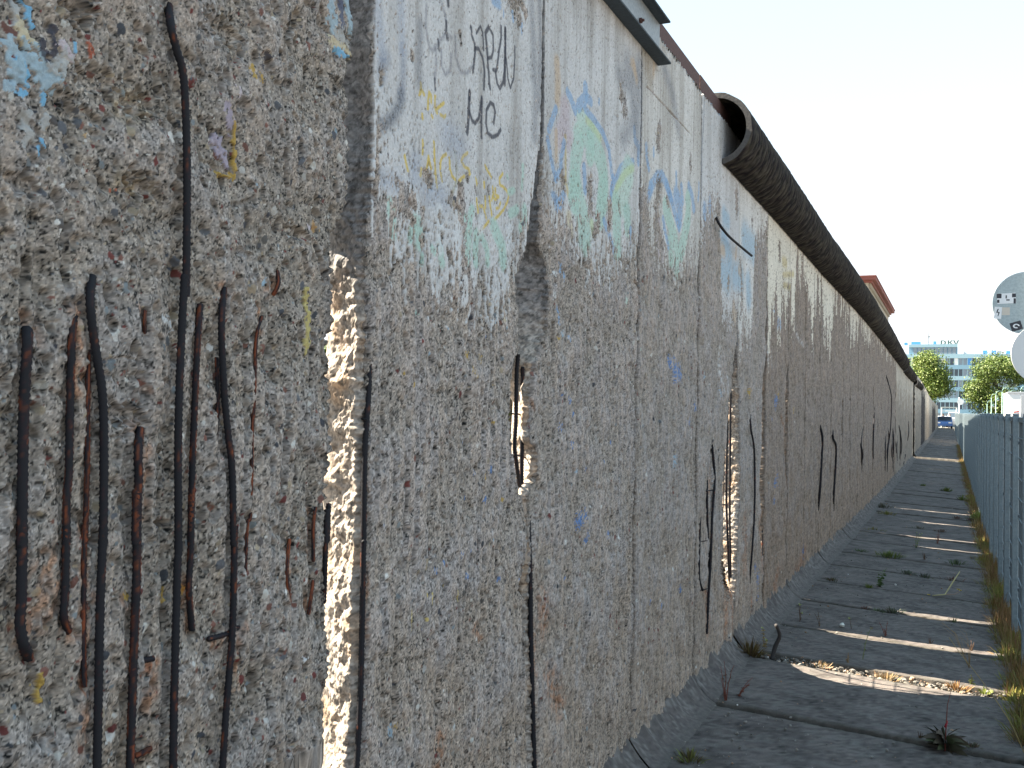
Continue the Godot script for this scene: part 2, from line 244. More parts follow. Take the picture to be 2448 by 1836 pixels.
	tuft("wide lush green tuft on the sixth joint", Vector3(12.580, -0.049, 0.701), 0.100, 0.359, 240, Color(0.07, 0.115, 0.03), Color(0.17, 0.20, 0.045), 82, 0.0040)
	tuft("low green creeper at the wall end of the sixth joint", Vector3(12.697, -0.029, 0.351), 0.061, 0.183, 60, Color(0.07, 0.115, 0.03), Color(0.07, 0.115, 0.03), 83, 0.0050)
	tuft("brown-green creeping weed at the wall end of the fourth joint", Vector3(10.379, -0.025, 0.277), 0.050, 0.193, 60, Color(0.06, 0.08, 0.03), Color(0.10, 0.055, 0.035), 84, 0.0050)
	stalk("weed_plant", "green-topped weed standing on the seventh joint", Vector3(13.668, -0.063, 0.961), 0.214, 3, 18, Vector3.ZERO, Color(0.07, 0.115, 0.03), Color(0.17, 0.20, 0.045), Color(0.40, 0.48, 0.10), 85, 0.022)
	stalk("weed_plant", "rust-red branching weed right of the green-topped one", Vector3(14.412, -0.077, 1.212), 0.191, 6, 10, Vector3.ZERO, Color(0.16, 0.045, 0.03), Color(0.22, 0.08, 0.03), Color(0, 0, 0, 0), 86, 0.020)
	tuft("blurred green tuft near the fence on the sixth joint", Vector3(12.606, -0.088, 1.425), 0.097, 0.214, 80, Color(0.07, 0.115, 0.03), Color(0.11, 0.13, 0.09), 87, 0.0050)
	stalk("weed_plant", "row of dark upright sprouts left of the blurred green tuft", Vector3(12.661, -0.070, 1.090), 0.119, 7, 4, Vector3.ZERO, Color(0.10, 0.055, 0.035), Color(0.10, 0.055, 0.035), Color(0, 0, 0, 0), 88, 0.010)
	tuft("yellowish spreading weed on the eighth joint by the wall", Vector3(15.122, -0.029, 0.353), 0.060, 0.362, 90, Color(0.17, 0.20, 0.045), Color(0.22, 0.15, 0.07), 89, 0.0050)
	tuft("brown dry clump on the eighth joint, mid path", Vector3(15.976, -0.061, 0.924), 0.075, 0.188, 60, Color(0.10, 0.055, 0.035), Color(0.11, 0.13, 0.09), 90, 0.0050)
	tuft("darker dry clump right of the brown one on the eighth joint", Vector3(15.814, -0.078, 1.237), 0.074, 0.246, 60, Color(0.10, 0.055, 0.035), Color(0.10, 0.055, 0.035), 91, 0.0050)
	tuft("yellow-green leaves spread near the wall past the eighth joint", Vector3(17.565, -0.032, 0.397), 0.084, 0.279, 90, Color(0.17, 0.20, 0.045), Color(0.22, 0.15, 0.07), 92, 0.0060)
	tuft("dry clump at the wall foot where twigs pile up", Vector3(18.640, -0.024, 0.260), 0.133, 0.297, 80, Color(0.11, 0.13, 0.09), Color(0.10, 0.055, 0.035), 93, 0.0060)
	tuft("purple-brown dry clump left of the two by the fence", Vector3(18.043, -0.090, 1.464), 0.084, 0.153, 60, Color(0.12, 0.07, 0.06), Color(0.10, 0.055, 0.035), 94, 0.0060)
	tuft("purple-brown dry clump nearest the fence", Vector3(17.965, -0.101, 1.663), 0.083, 0.166, 60, Color(0.12, 0.07, 0.06), Color(0.10, 0.055, 0.035), 95, 0.0060)
	tuft("small green tuft far along the path, left one of two", Vector3(25.127, -0.053, 0.782), 0.079, 0.098, 60, Color(0.07, 0.115, 0.03), Color(0.17, 0.20, 0.045), 96, 0.0100)
	tuft("larger green tuft far along the path, right one of two", Vector3(24.035, -0.081, 1.285), 0.149, 0.149, 90, Color(0.07, 0.115, 0.03), Color(0.17, 0.20, 0.045), 97, 0.0100)
	tuft("lit yellow-green plant against the fence foot", Vector3(18.318, -0.110, 1.827), 0.211, 0.140, 90, Color(0.17, 0.20, 0.045), Color(0.36, 0.42, 0.10), 98, 0.0120)
	tuft("pale green sprouts at the fence foot, before the lit plant", Vector3(22.109, -0.098, 1.591), 0.137, 0.102, 50, Color(0.17, 0.20, 0.045), Color(0.17, 0.20, 0.045), 99, 0.0100)
	tuft("brown and yellow-green weed at the wall foot at the bottom edge", Vector3(4.749, -0.022, 0.214), 0.073, 0.122, 120, Color(0.10, 0.055, 0.035), Color(0.17, 0.20, 0.045), 100, 0.0040)
	red_plant(Vector3(5.685, -0.079, 1.341))
	dry_stump(Vector3(6.954, -0.013, 0.244))
	broken_stalk(Vector3(10.236, -0.055, 1.216), Vector3(10.372, -0.058, 1.321), Vector3(10.472, -0.065, 1.454))
	tall_stalk(Vector3(5.767, -0.094, 1.716))
	airy_grass(Vector3(7.569, -0.082, 1.487), 0.319)
	fence_weeds()
	rubble()
	gravel()
	pale_stone(Vector3(8.277, -0.032, 0.579))
	var sg := disc_sign("grey back of a round sign with peeling stickers at the right edge", Vector3(10.700, 2.765, 2.022), 0.302, M.signback, -1.45, Vector3(0.05, 0, 0.05))
	sign_stickers(sg)
	disc_sign("pale blank round sign below the stickered one at the right edge", Vector3(10.200, 2.242, 2.146), 0.285, M.signpale, -1.45, Vector3(0.05, 0, 0.05))
	far_sign(Vector3(90.000, 2.815, 2.044))
	street_lamp(Vector3(76.00, -0.15, 5.78), 3.79, "largest pale green curved lamp at the right, above the white box")
	street_lamp(Vector3(84.00, -0.15, 5.51), 3.67, "second curved lamp from the right, left of the white box")
	street_lamp(Vector3(90.00, -0.15, 5.25), 4.00, "tall curved lamp third from the right")
	street_lamp(Vector3(97.00, -0.15, 5.06), 3.87, "curved lamp fourth from the right, before the tree")
	street_lamp(Vector3(104.00, -0.15, 4.94), 3.74, "curved lamp fifth from the right")
	street_lamp(Vector3(112.00, -0.15, 4.83), 3.19, "smallest and farthest curved lamp of the row")
	white_box(Vector3(62, -0.15, 4.78), 3.05)
	white_bollard(Vector3(75, -0.15, 4.82), 2.53)
	car("parked_car", "blue car standing across the far end of the path", Vector3(128, -0.2, 0.77), 0.0, M.carblue)
	car("parked_car", "white car behind the blue one at the far end of the path", Vector3(139, -0.2, 0.31), 0.1, M.carwhite)
	car("parked_van", "pale van beside the white car at the far end of the path", Vector3(142, -0.2, 1.85), 0.0, M.carsilver, 1.35)
	frame_stand(Vector3(134, -0.2, 0.39), 1.71, 2.50)
	person("person in a dark jacket under the white gantry at the street end", Vector3(131.00, -0.20, 0.60), Color(0.05, 0.05, 0.06), Color(0.04, 0.05, 0.08), Color(0.03, 0.02, 0.02), 1.6, 1)
	person("person in a white shirt right of the one in a dark jacket", Vector3(132.00, -0.20, 1.35), Color(0.65, 0.65, 0.66), Color(0.05, 0.06, 0.12), Color(0.05, 0.03, 0.02), -1.5, 2)
	person("person in a pale pink top at the left of the walkers behind the fence", Vector3(86.00, -0.15, 3.61), Color(0.70, 0.55, 0.55), Color(0.08, 0.08, 0.1), Color(0.12, 0.07, 0.03), 1.6, 3)
	person("person in a white top beside the one in pale pink", Vector3(88.00, -0.15, 3.85), Color(0.75, 0.75, 0.76), Color(0.06, 0.08, 0.14), Color(0.04, 0.03, 0.02), -1.5, 4)
	person("person in a plum jacket among the walkers behind the fence", Vector3(84.00, -0.15, 4.03), Color(0.20, 0.14, 0.20), Color(0.05, 0.05, 0.06), Color(0.03, 0.02, 0.02), 1.6, 5)
	person("person in a cream top walking right of the plum jacket", Vector3(87.00, -0.15, 4.36), Color(0.72, 0.68, 0.66), Color(0.14, 0.13, 0.12), Color(0.20, 0.12, 0.05), -1.5, 6)
	person("person in white walking alone near the white post", Vector3(80.00, -0.15, 4.56), Color(0.74, 0.72, 0.74), Color(0.05, 0.06, 0.10), Color(0.05, 0.03, 0.02), 1.6, 7)

# ---------------------------------------------------------------- mesh helpers
func quad(st: SurfaceTool, a: Vector3, b: Vector3, c: Vector3, d: Vector3) -> void:   # a b c d counter-clockwise seen from outside
	for p in [a, c, b, a, d, c]:
		st.add_vertex(p)

func begin(smooth := false) -> SurfaceTool:
	var st := SurfaceTool.new()
	st.begin(Mesh.PRIMITIVE_TRIANGLES)
	st.set_smooth_group(0 if smooth else -1)
	return st

func done(st: SurfaceTool) -> ArrayMesh:
	st.generate_normals()
	return st.commit()

func box(st: SurfaceTool, lo: Vector3, hi: Vector3, bev := 0.0) -> void:
	var x := [lo.x, hi.x]
	var y := [lo.y, hi.y]
	var z := [lo.z, hi.z]
	if bev <= 0.0:
		quad(st, Vector3(x[0], y[0], z[1]), Vector3(x[1], y[0], z[1]), Vector3(x[1], y[1], z[1]), Vector3(x[0], y[1], z[1]))
		quad(st, Vector3(x[1], y[0], z[0]), Vector3(x[0], y[0], z[0]), Vector3(x[0], y[1], z[0]), Vector3(x[1], y[1], z[0]))
		quad(st, Vector3(x[1], y[0], z[1]), Vector3(x[1], y[0], z[0]), Vector3(x[1], y[1], z[0]), Vector3(x[1], y[1], z[1]))
		quad(st, Vector3(x[0], y[0], z[0]), Vector3(x[0], y[0], z[1]), Vector3(x[0], y[1], z[1]), Vector3(x[0], y[1], z[0]))
		quad(st, Vector3(x[0], y[1], z[1]), Vector3(x[1], y[1], z[1]), Vector3(x[1], y[1], z[0]), Vector3(x[0], y[1], z[0]))
		quad(st, Vector3(x[0], y[0], z[0]), Vector3(x[1], y[0], z[0]), Vector3(x[1], y[0], z[1]), Vector3(x[0], y[0], z[1]))
		return
	var c := (lo + hi) * 0.5
	var h := (hi - lo) * 0.5
	var k := Vector3(h.x - bev, h.y - bev, h.z - bev)
	# six faces, twelve bevels, eight corners of a chamfered box
	for ax in 3:
		for s in [-1.0, 1.0]:
			var n := Vector3.ZERO
			n[ax] = s
			var ua := (ax + 1) % 3
			var va := (ax + 2) % 3
			var q: Array[Vector3] = []
			for m in [[-1, -1], [1, -1], [1, 1], [-1, 1]]:
				var p := Vector3.ZERO
				p[ax] = h[ax] * s
				p[ua] = k[ua] * m[0]
				p[va] = k[va] * m[1]
				q.append(c + p)
			if s > 0:
				quad(st, q[0], q[1], q[2], q[3])
			else:
				quad(st, q[3], q[2], q[1], q[0])
	for ax in 3:
		var ua := (ax + 1) % 3
		var va := (ax + 2) % 3
		for m in [[-1, -1], [1, -1], [1, 1], [-1, 1]]:
			var q: Array[Vector3] = []
			for e in [[-1, 0], [1, 0], [1, 1], [-1, 1]]:
				var p := Vector3.ZERO
				p[ax] = k[ax] * e[0]
				p[ua] = (h[ua] if e[1] == 0 else k[ua]) * m[0]
				p[va] = (k[va] if e[1] == 0 else h[va]) * m[1]
				q.append(c + p)
			if m[0] * m[1] > 0:
				quad(st, q[3], q[2], q[1], q[0])
			else:
				quad(st, q[0], q[1], q[2], q[3])

func tube(st: SurfaceTool, pts: PackedVector3Array, radii: PackedFloat32Array, sides := 6, cap := true) -> void:
	var n := pts.size()
	var rings: Array[PackedVector3Array] = []
	var side := Vector3.ZERO
	for i in n:
		var d := (pts[mini(i + 1, n - 1)] - pts[maxi(i - 1, 0)]).normalized()
		if i == 0:
			side = d.cross(Vector3.UP if absf(d.y) < 0.9 else Vector3.RIGHT).normalized()
		else:
			side = (side - d * side.dot(d)).normalized()
		var up := d.cross(side)
		var ring := PackedVector3Array()
		for k in sides:
			var a := TAU * k / sides
			ring.append(pts[i] + (side * cos(a) + up * sin(a)) * radii[i])
		rings.append(ring)
	for i in n - 1:
		for k in sides:
			var k2 := (k + 1) % sides
			quad(st, rings[i][k], rings[i][k2], rings[i + 1][k2], rings[i + 1][k])
	if cap:
		for k in sides:
			var k2 := (k + 1) % sides
			for p in [pts[0], rings[0][k], rings[0][k2], pts[n - 1], rings[n - 1][k2], rings[n - 1][k]]:
				st.add_vertex(p)

func curve(pts: PackedVector3Array, step: float) -> PackedVector3Array:      # a smooth line through the points
	var out := PackedVector3Array()
	var n := pts.size()
	for i in n - 1:
		var p0 := pts[maxi(i - 1, 0)]
		var p1 := pts[i]
		var p2 := pts[i + 1]
		var p3 := pts[mini(i + 2, n - 1)]
		var m := maxi(1, int(p1.distance_to(p2) / step))
		for k in m:
			out.append(p1.cubic_interpolate(p2, p0, p3, float(k) / m))
	out.append(pts[n - 1])
	return out

# a steel bar with ribs that wind round it, dark with rust where the noise says so
func rebar_mesh(pts: PackedVector3Array, r: float, ribbed: bool, rust: float, step: float, sides: int) -> ArrayMesh:
	var line := curve(pts, step)
	var n := line.size()
	var vs := PackedVector3Array()
	var ns := PackedVector3Array()
	var cs := PackedColorArray()
	var ix := PackedInt32Array()
	var side := Vector3.ZERO
	var run := 0.0
	var dark := Color(0.019, 0.016, 0.020)
	var brown := Color(0.070, 0.032, 0.021)
	var red := Color(0.20, 0.055, 0.024)
	for i in n:
		var d := (line[mini(i + 1, n - 1)] - line[maxi(i - 1, 0)]).normalized()
		if i == 0:
			side = d.cross(Vector3.BACK).normalized()
		else:
			run += line[i].distance_to(line[i - 1])
			side = (side - d * side.dot(d)).normalized()
		var up := d.cross(side)
		var taper := 1.0
		if i == 0 or i == n - 1:
			taper = 0.7
		for k in sides:
			var a := TAU * k / sides
			var wave := 0.5 + 0.5 * sin(TAU * run / 0.0105 + 2.0 * a)
			var rr := r * taper
			if ribbed:
				rr *= 0.90 + 0.26 * wave * wave * wave + 0.10 * n_fine.get_noise_3d(line[i].x, line[i].y * 0.7, a * 0.01)
			var o := side * cos(a) + up * sin(a)
			vs.append(line[i] + o * rr)
			ns.append(o)
			var t := n_mid.get_noise_3d(line[i].x * 1.5 + a, line[i].y * 0.55, pts[0].x * 3.0) * 0.9 + n_chip.get_noise_3d(line[i].x, line[i].y, a) * 0.22 + rust * 0.9 - 0.62
			var c := dark.lerp(brown, clampf(0.30 + t * 1.3, 0.0, 1.0)).lerp(red, clampf(t * 2.0, 0.0, 0.9))
			cs.append(c)
	for i in n - 1:
		for k in sides:
			var a0 := i * sides + k
			var a1 := i * sides + (k + 1) % sides
			for q in [a0, a1 + sides, a1, a0, a0 + sides, a1 + sides]:
				ix.append(q)
	for e in [0, n - 1]:
		var at := vs.size()
		vs.append(line[e])
		ns.append((line[1] - line[0]).normalized() * (-1.0 if e == 0 else 1.0))
		cs.append(dark)
		for k in sides:
			ix.append(at)
			ix.append(e * sides + (k if e == 0 else (k + 1) % sides))
			ix.append(e * sides + ((k + 1) % sides if e == 0 else k))
	return arrays(vs, ns, cs, ix)

func arrays(vs: PackedVector3Array, ns: PackedVector3Array, cs: PackedColorArray, ix: PackedInt32Array) -> ArrayMesh:
	var a := []
	a.resize(Mesh.ARRAY_MAX)
	a[Mesh.ARRAY_VERTEX] = vs
	a[Mesh.ARRAY_NORMAL] = ns
	if cs.size() == vs.size():
		a[Mesh.ARRAY_COLOR] = cs
	a[Mesh.ARRAY_INDEX] = ix
	var m := ArrayMesh.new()
	m.add_surface_from_arrays(Mesh.PRIMITIVE_TRIANGLES, a)
	return m

# ---------------------------------------------------------------- concrete
func k(op: String, ink: String, w: int, soft: float, pts: Array, segs: Array) -> void:    # a mark on the wall, in millimetres
	var line := PackedVector2Array()
	for i in range(0, pts.size(), 2):
		line.append(Vector2(pts[i] * 0.001, pts[i + 1] * 0.001))
	for s in segs:
		if not strokes.has(s):
			strokes[s] = []
		strokes[s].append([op, ink, w * 0.0001, soft, line])

func b(seg: int, called: String, r: int, rust: float, ribbed: int, pts: Array) -> void:      # a bar, in millimetres
	if not bars.has(seg):
		bars[seg] = []
	var line := PackedVector3Array()
	for i in range(0, pts.size(), 3):
		line.append(Vector3(pts[i], pts[i + 1], pts[i + 2]) * 0.001)
	bars[seg].append([called, r * 0.0001, rust, ribbed, line])

func pairs(list: Array) -> PackedVector2Array:
	var out := PackedVector2Array()
	for i in range(0, list.size(), 2):
		out.append(Vector2(list[i] * 0.001, list[i + 1] * 0.001))
	return out

func along(poly: PackedVector2Array, x: float) -> float:
	var n := poly.size()
	if n == 0:
		return 0.0
	if x <= poly[0].x:
		return poly[0].y
	for i in range(1, n):
		if x < poly[i].x:
			return lerpf(poly[i - 1].y, poly[i].y, (x - poly[i - 1].x) / maxf(1e-5, poly[i].x - poly[i - 1].x))
	return poly[n - 1].y

func pipe_line(u: float) -> float:                  # height of the cap pipes' middle; the wall steps down along its length
	return 3.488 - 0.06 * sstep(7.5, 12.5, u) - 0.40 * sstep(10.0, 38.0, u)

func wall_top(u: float) -> float:
	if u > 44.0:
		return 3.2 - 0.6 * sstep(44.0, 85.0, u) - 0.15 * sstep(85.0, 120.0, u)
	return pipe_line(u) + 0.06

# p: seed, u0, u1 (where the columns are dense), du, v0, v1, dv, lf/lb/rf/rb (edges: v -> u, front and back), peel (u -> v), rough, side columns
func panel(seg: int, p: Dictionary) -> ArrayMesh:
	var rg := RandomNumberGenerator.new()
	rg.seed = 7000 + seg * 31
	var us := PackedFloat32Array()
	var ulo: float = p.ulo
	var uhi: float = p.uhi
	var x := ulo
	while x < p.u0 - 0.02:
		us.append(x)
		x += 0.02
	var c0 := us.size()
	var nd := int(ceil((p.u1 - p.u0) / p.du)) + 1
	var du: float = (p.u1 - p.u0) / (nd - 1)
	for i in nd:
		us.append(p.u0 + i * du)
	x = p.u1 + 0.02
	while x < uhi + 0.02:
		us.append(x)
		x += 0.02
	var vs := PackedFloat32Array()
	x = -0.12
	while x < p.v0 - 0.03:
		vs.append(x)
		x += 0.06
	var r0 := vs.size()
	var md := int(ceil((p.v1 - p.v0) / p.dv)) + 1
	var dv: float = (p.v1 - p.v0) / (md - 1)
	for i in md:
		vs.append(p.v0 + i * dv)
	x = p.v1 + 0.05
	while x < 3.72:
		vs.append(x)
		x += 0.06
	var nf := us.size()
	var nr := vs.size()
	var H := PackedFloat32Array()
	H.resize(nf * nr)
	var B := PackedColorArray()
	B.resize(nf * nr)
	var PC := PackedColorArray()
	PC.resize(nf * nr)
	var P := PackedFloat32Array()
	P.resize(nf * nr)
	var lf: PackedVector2Array = p.lf
	var rf: PackedVector2Array = p.rf
	var lb: PackedVector2Array = p.lb
	var rb: PackedVector2Array = p.rb
	var peel: PackedVector2Array = p.peel
	var rough: float = p.rough
	var base_a: Color = p.tone
	var base_b := Color(base_a.r * 0.90, base_a.g * 0.93, base_a.b * 1.01)
	var warm := Color(base_a.r * 1.10, base_a.g * 0.94, base_a.b * 0.78)
	var white: Color = p.paint
	var fine := clampf(0.004 / du, 0.45, 1.0)
	var L := PackedFloat32Array()
	var R := PackedFloat32Array()
	var CL := PackedFloat32Array()
	var CR := PackedFloat32Array()
	var sx := float(seg) * 13.7
	var has_paint := peel.size() > 0
	for r in nr:
		var v := vs[r]
		var chip := 1.0 - 0.75 * sstep(2.25, 2.5, v)
		var chipl := n_mid.get_noise_2d(sx + 3.0, v * 1.6) * 0.008 * chip + n_mid.get_noise_2d(sx + 8.0, v * 2.6) * 0.005 * chip
		var chipr := n_mid.get_noise_2d(sx + 17.0, v * 1.6) * 0.008 * chip + n_mid.get_noise_2d(sx + 28.0, v * 2.6) * 0.005 * chip
		CL.append(chipl)
		CR.append(chipr)
		L.append(along(lf, v) + chipl)
		R.append(along(rf, v) + chipr)
	for r in nr:
		var v := vs[r]
		var lu := L[r]
		var ru := R[r]
		for c in nf:
			var u := clampf(us[c], lu, ru)
			var i := r * nf + c
			var a := n_low.get_noise_2d(u, v)
			var m := n_mid.get_noise_2d(u, v)
			var g := n_grain.get_noise_2d(u, v)
			var g2 := n_chip.get_noise_2d(u, v)
			var st := n_line.get_noise_2d(u * 16.0 + sx, v * 1.1)
			var pit := n_mid.get_noise_2d(u * 0.8 + 60.0, v * 0.62)
			var h := (a * 0.013 + m * 0.0022 + n_fine.get_noise_2d(u, v) * 0.0007) * rough
			if pit < -0.33:
				h += (pit + 0.33) * 0.020 * rough
			if st < -0.28 and v < 2.0:
				h += (st + 0.28) * 0.018
			var e := minf(u - lu, ru - u)
			if e < 0.022:
				h -= (0.022 - e) * (0.022 - e) * 16.0 * (0.35 + 1.6 * maxf(0.0, m + 0.3))
			H[i] = h
			var t := 1.0 + a * 0.22 + m * 0.15 + (g2 * 0.20 + g * 0.43) * fine + st * 0.13
			if g < -0.74:
				t -= 0.38 * fine
			elif g > 0.84:
				t += 0.34 * fine
			if g2 < -0.86:
				t -= 0.34 * fine
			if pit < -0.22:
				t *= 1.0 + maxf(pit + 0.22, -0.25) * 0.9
			var col := base_a.lerp(base_b, clampf(0.5 + a * 1.2 + m * 0.5, 0.0, 1.0))
			var low := sstep(1.3, 0.2, v + a * 0.5) * 0.55 + sstep(0.1, 0.5, st + a * 0.6) * 0.25
			col = col.lerp(warm, clampf(low, 0.0, 1.0))  # warm tint: bounced light near the foot put into the colour, plus streaks
			if e < 0.016:
				t *= 0.72  # edge rim darkened in the colour against the light it catches
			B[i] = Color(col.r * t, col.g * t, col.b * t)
			if has_paint:
				var pv := along(peel, u)
				var d := v - pv
				var pm := -1.0
				if d > -0.35:
					pm = d * 9.0 + n_line.get_noise_2d(u * 34.0 + 91.0, v * 5.5) * 1.5 + m * 0.7
					if p.strips > 0.0:
						pm += (n_line.get_noise_2d(u * 3.1 + 13.0, v * 0.10) + 0.6 * n_line.get_noise_2d(u * 8.7 + 3.0, v * 0.16)) * float(p.strips) - 0.2
					var fl := n_line.get_noise_2d(u * 88.0 + 31.0, v * 26.0)
					if e < 0.02:
						pm -= (0.02 - e) * 60.0 * (0.6 + m)
					if fl > 0.56 - 0.22 * sstep(0.5, 0.0, d) and g2 > -0.2:
						pm = -1.0
				P[i] = pm
				if pm > 0.0:
					var grime := clampf(n_line.get_noise_2d(u * 4.3 + 55.0, v * 0.4) * 0.8 + n_line.get_noise_2d(u * 21.0 + 5.0, v * 0.9) * 0.45 + m * 0.25 + 0.12 + sstep(2.9, 3.5, v) * 0.40, 0.0, 1.0) * float(p.dirt)
					var pc := white.lerp(Color(white.r * 0.50, white.g * 0.47, white.b * 0.43), grime)
					var pt := 1.0 + m * 0.07 + g * 0.05 + a * 0.05
					PC[i] = Color(pc.r * pt, pc.g * pt, pc.b * pt)
	# pebbles that show in the broken face
	var dark_p := Color(0.055, 0.058, 0.07)
	var cols: Array[Color] = [dark_p, Color(0.12, 0.125, 0.14), Color(0.19, 0.09, 0.07), Color(0.16, 0.045, 0.04), Color(0.50, 0.49, 0.46), Color(0.36, 0.30, 0.22), Color(0.22, 0.25, 0.27), Color(0.62, 0.60, 0.57), Color(0.26, 0.23, 0.20), Color(0.10, 0.09, 0.085)]
	var count := int((p.u1 - p.u0) * (p.v1 - p.v0) * float(p.pebbles))
	var cl := maxf(du, dv)
	for q in count:
		var pu := rg.randf_range(p.u0, p.u1)
		var pv2 := rg.randf_range(p.v0, p.v1)
		var pr := 0.0019 * pow(rg.randf(), -0.48)
		var kind := rg.randf()
		var col := cols[int(rg.randf() * 10.0)] if kind < 0.55 else base_a
		var asp := rg.randf_range(0.5, 1.0)
		var rot := rg.randf() * PI
		var tilt := rg.randf_range(0.75, 1.25)
		pr = minf(pr, 0.011)
		if pr < cl * 0.5:
			continue
		var ca := cos(rot)
		var sa := sin(rot)
		var ci0 := maxi(0, c0 + int((pu - pr - p.u0) / du))
		var ci1 := mini(nf - 1, c0 + int((pu + pr - p.u0) / du) + 1)
		var ri0 := maxi(0, r0 + int((pv2 - pr - p.v0) / dv))
		var ri1 := mini(nr - 1, r0 + int((pv2 + pr - p.v0) / dv) + 1)
		for r in range(ri0, ri1 + 1):
			for c in range(ci0, ci1 + 1):
				var dx := us[c] - pu
				var dy := vs[r] - pv2
				var ex := (dx * ca + dy * sa) / pr
				var ey := (dy * ca - dx * sa) / (pr * asp)
				var d2 := ex * ex + ey * ey
				if d2 < 1.0:
					var i := r * nf + c
					if kind < 0.55:
						H[i] += pr * 0.20 * (sqrt(1.0 - d2) - 0.3)
						B[i] = Color(col.r * tilt, col.g * tilt, col.b * tilt)
					else:
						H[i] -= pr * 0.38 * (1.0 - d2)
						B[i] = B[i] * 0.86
	# marks
	if strokes.has(seg):
		for s in strokes[seg]:
			stamp(s, us, vs, nf, nr, c0, r0, float(p.u0), float(p.v0), du, dv, H, B, PC, P)
	# grooves the bars lie in
	if bars.has(seg) and p.groove:
		for bb in bars[seg]:
			if bb[0] == "rebar":
				var line := PackedVector2Array()
				for q: Vector3 in bb[4]:
					line.append(Vector2(q.x, q.y))
				stamp(["groove", "", bb[1] * 1.9, bb[1] * 0.9, line], us, vs, nf, nr, c0, r0, float(p.u0), float(p.v0), du, dv, H, B, PC, P)
	# the closed skin: front, right side, back, left side
	var ns: int = p.sides
	var nsl: int = p.sides_left
	var nb := 4
	var nc := nf + ns + nb + nsl
	var pos := PackedVector3Array()
	pos.resize(nc * (nr + 1))
	var colr := PackedColorArray()
	colr.resize(nc * (nr + 1))
	var nor := PackedVector3Array()
	nor.resize(nc * (nr + 1))
	for r in nr:
		var v := vs[r]
		var rbk := along(rb, v) if rb.size() > 0 else R[r]
		var lbk := along(lb, v) if lb.size() > 0 else L[r]
		var o := r * nc
		for c in nf:
			var u := clampf(us[c], L[r], R[r])
			var i := r * nf + c
			var h := H[i]
			var col := B[i]
			if P[i] > 0.0:
				h = h * 0.16 + 0.0030 * minf(1.0, P[i] * 3.0)
				col = PC[i]
			var top := wall_top(u) + n_mid.get_noise_2d(u * 2.0, 5.0) * 0.02
			pos[o + c] = Vector3(u, minf(v, top), wz(u) + h)
			colr[o + c] = col
		var w := wz(R[r])
		var tp := wall_top(R[r])
		var vv := minf(v, tp)
		for q in ns:
			var t := float(q + 1) / (ns + 1)
			var f := sstep(float(p.bend), 1.0, t)
			var u := lerpf(R[r], rbk, f)
			var quiet := 1.0 - 0.7 * sstep(2.1, 2.35, v)
			var rx := (n_low.get_noise_2d(v * 1.5 + sx, t * 0.22) * 0.010 + n_mid.get_noise_2d(v * 0.8 + sx, t * 0.12) * 0.005 + n_fine.get_noise_2d(v * 0.8, t * 0.11) * 0.0022) * sin(PI * t) * quiet
			u -= CR[r] * sstep(0.0, 0.3, t) * (1.0 - t) if rb.size() > 0 else 0.0
			pos[o + nf + q] = Vector3(u + rx, vv, w + H[r * nf + nf - 1] * pow(1.0 - t, 4.0) - THICK * t)
			colr[o + nf + q] = side_color(v, t, sx, base_a)
		for q in nb:
			var t := float(q) / (nb - 1)
			var u := lerpf(rbk, lbk, t)
			pos[o + nf + ns + q] = Vector3(u, minf(v, wall_top(u)), wz(u) - THICK)
			colr[o + nf + ns + q] = base_a
		w = wz(L[r])
		for q in nsl:
			var t := 1.0 - float(q + 1) / (nsl + 1)
			var quiet := 1.0 - 0.7 * sstep(2.1, 2.35, v)
			var hump := float(p.bulge) * sstep(2.15, 1.95, v) * lerpf(1.35, 0.8, sstep(1.2, 1.5, v))
			var ridge := L[r] - hump
			var u := lerpf(L[r], ridge, sstep(0.0, 0.16, t)) if t < 0.16 else lerpf(ridge, lbk, (t - 0.16) / 0.84)
			if hump <= 0.001:
				u = lerpf(L[r], lbk, sstep(float(p.bend), 1.0, t))
			var rx := (n_low.get_noise_2d(v * 1.6 + sx + 9.0, t * 0.24) * 0.013 + n_mid.get_noise_2d(v * 0.8 + sx + 5.0, t * 0.12) * 0.007 + n_mid.get_noise_2d(v * 1.6 + sx + 5.0, t * 0.24) * 0.002 + n_fine.get_noise_2d(v * 0.8 + 7.0, t * 0.11) * 0.0022) * sin(PI * t) * quiet
			u -= CL[r] * sstep(0.0, 0.3, t) * (1.0 - t) if lb.size() > 0 else 0.0
			pos[o + nf + ns + nb + q] = Vector3(u + rx, vv, w + H[r * nf] * pow(1.0 - t, 4.0) - THICK * t)
			colr[o + nf + ns + nb + q] = side_color(v + 4.0, t, sx, base_a)
	var oo := nr * nc
	for c in nc:                                     # the top closes on the middle line
		var q := pos[oo - nc + c]
		pos[oo + c] = Vector3(q.x, q.y + 0.004, wz(q.x) - THICK * 0.5)
		colr[oo + c] = colr[oo - nc + c]
		nor[oo + c] = Vector3.UP
	for r in nr:
		var ra := maxi(r - 1, 0) * nc
		var rz := mini(r + 1, nr - 1) * nc
		var o := r * nc
		for c in nc:
			var ca := c - 1 if c > 0 else nc - 1
			var cb := c + 1 if c < nc - 1 else 0
			var n := (pos[o + cb] - pos[o + ca]).cross(pos[rz + c] - pos[ra + c])
			if n.length_squared() < 1e-16:
				n = Vector3(0, 0, 1)
			nor[o + c] = n.normalized()
	var ix := PackedInt32Array()
	ix.resize(nc * nr * 6)
	var at := 0
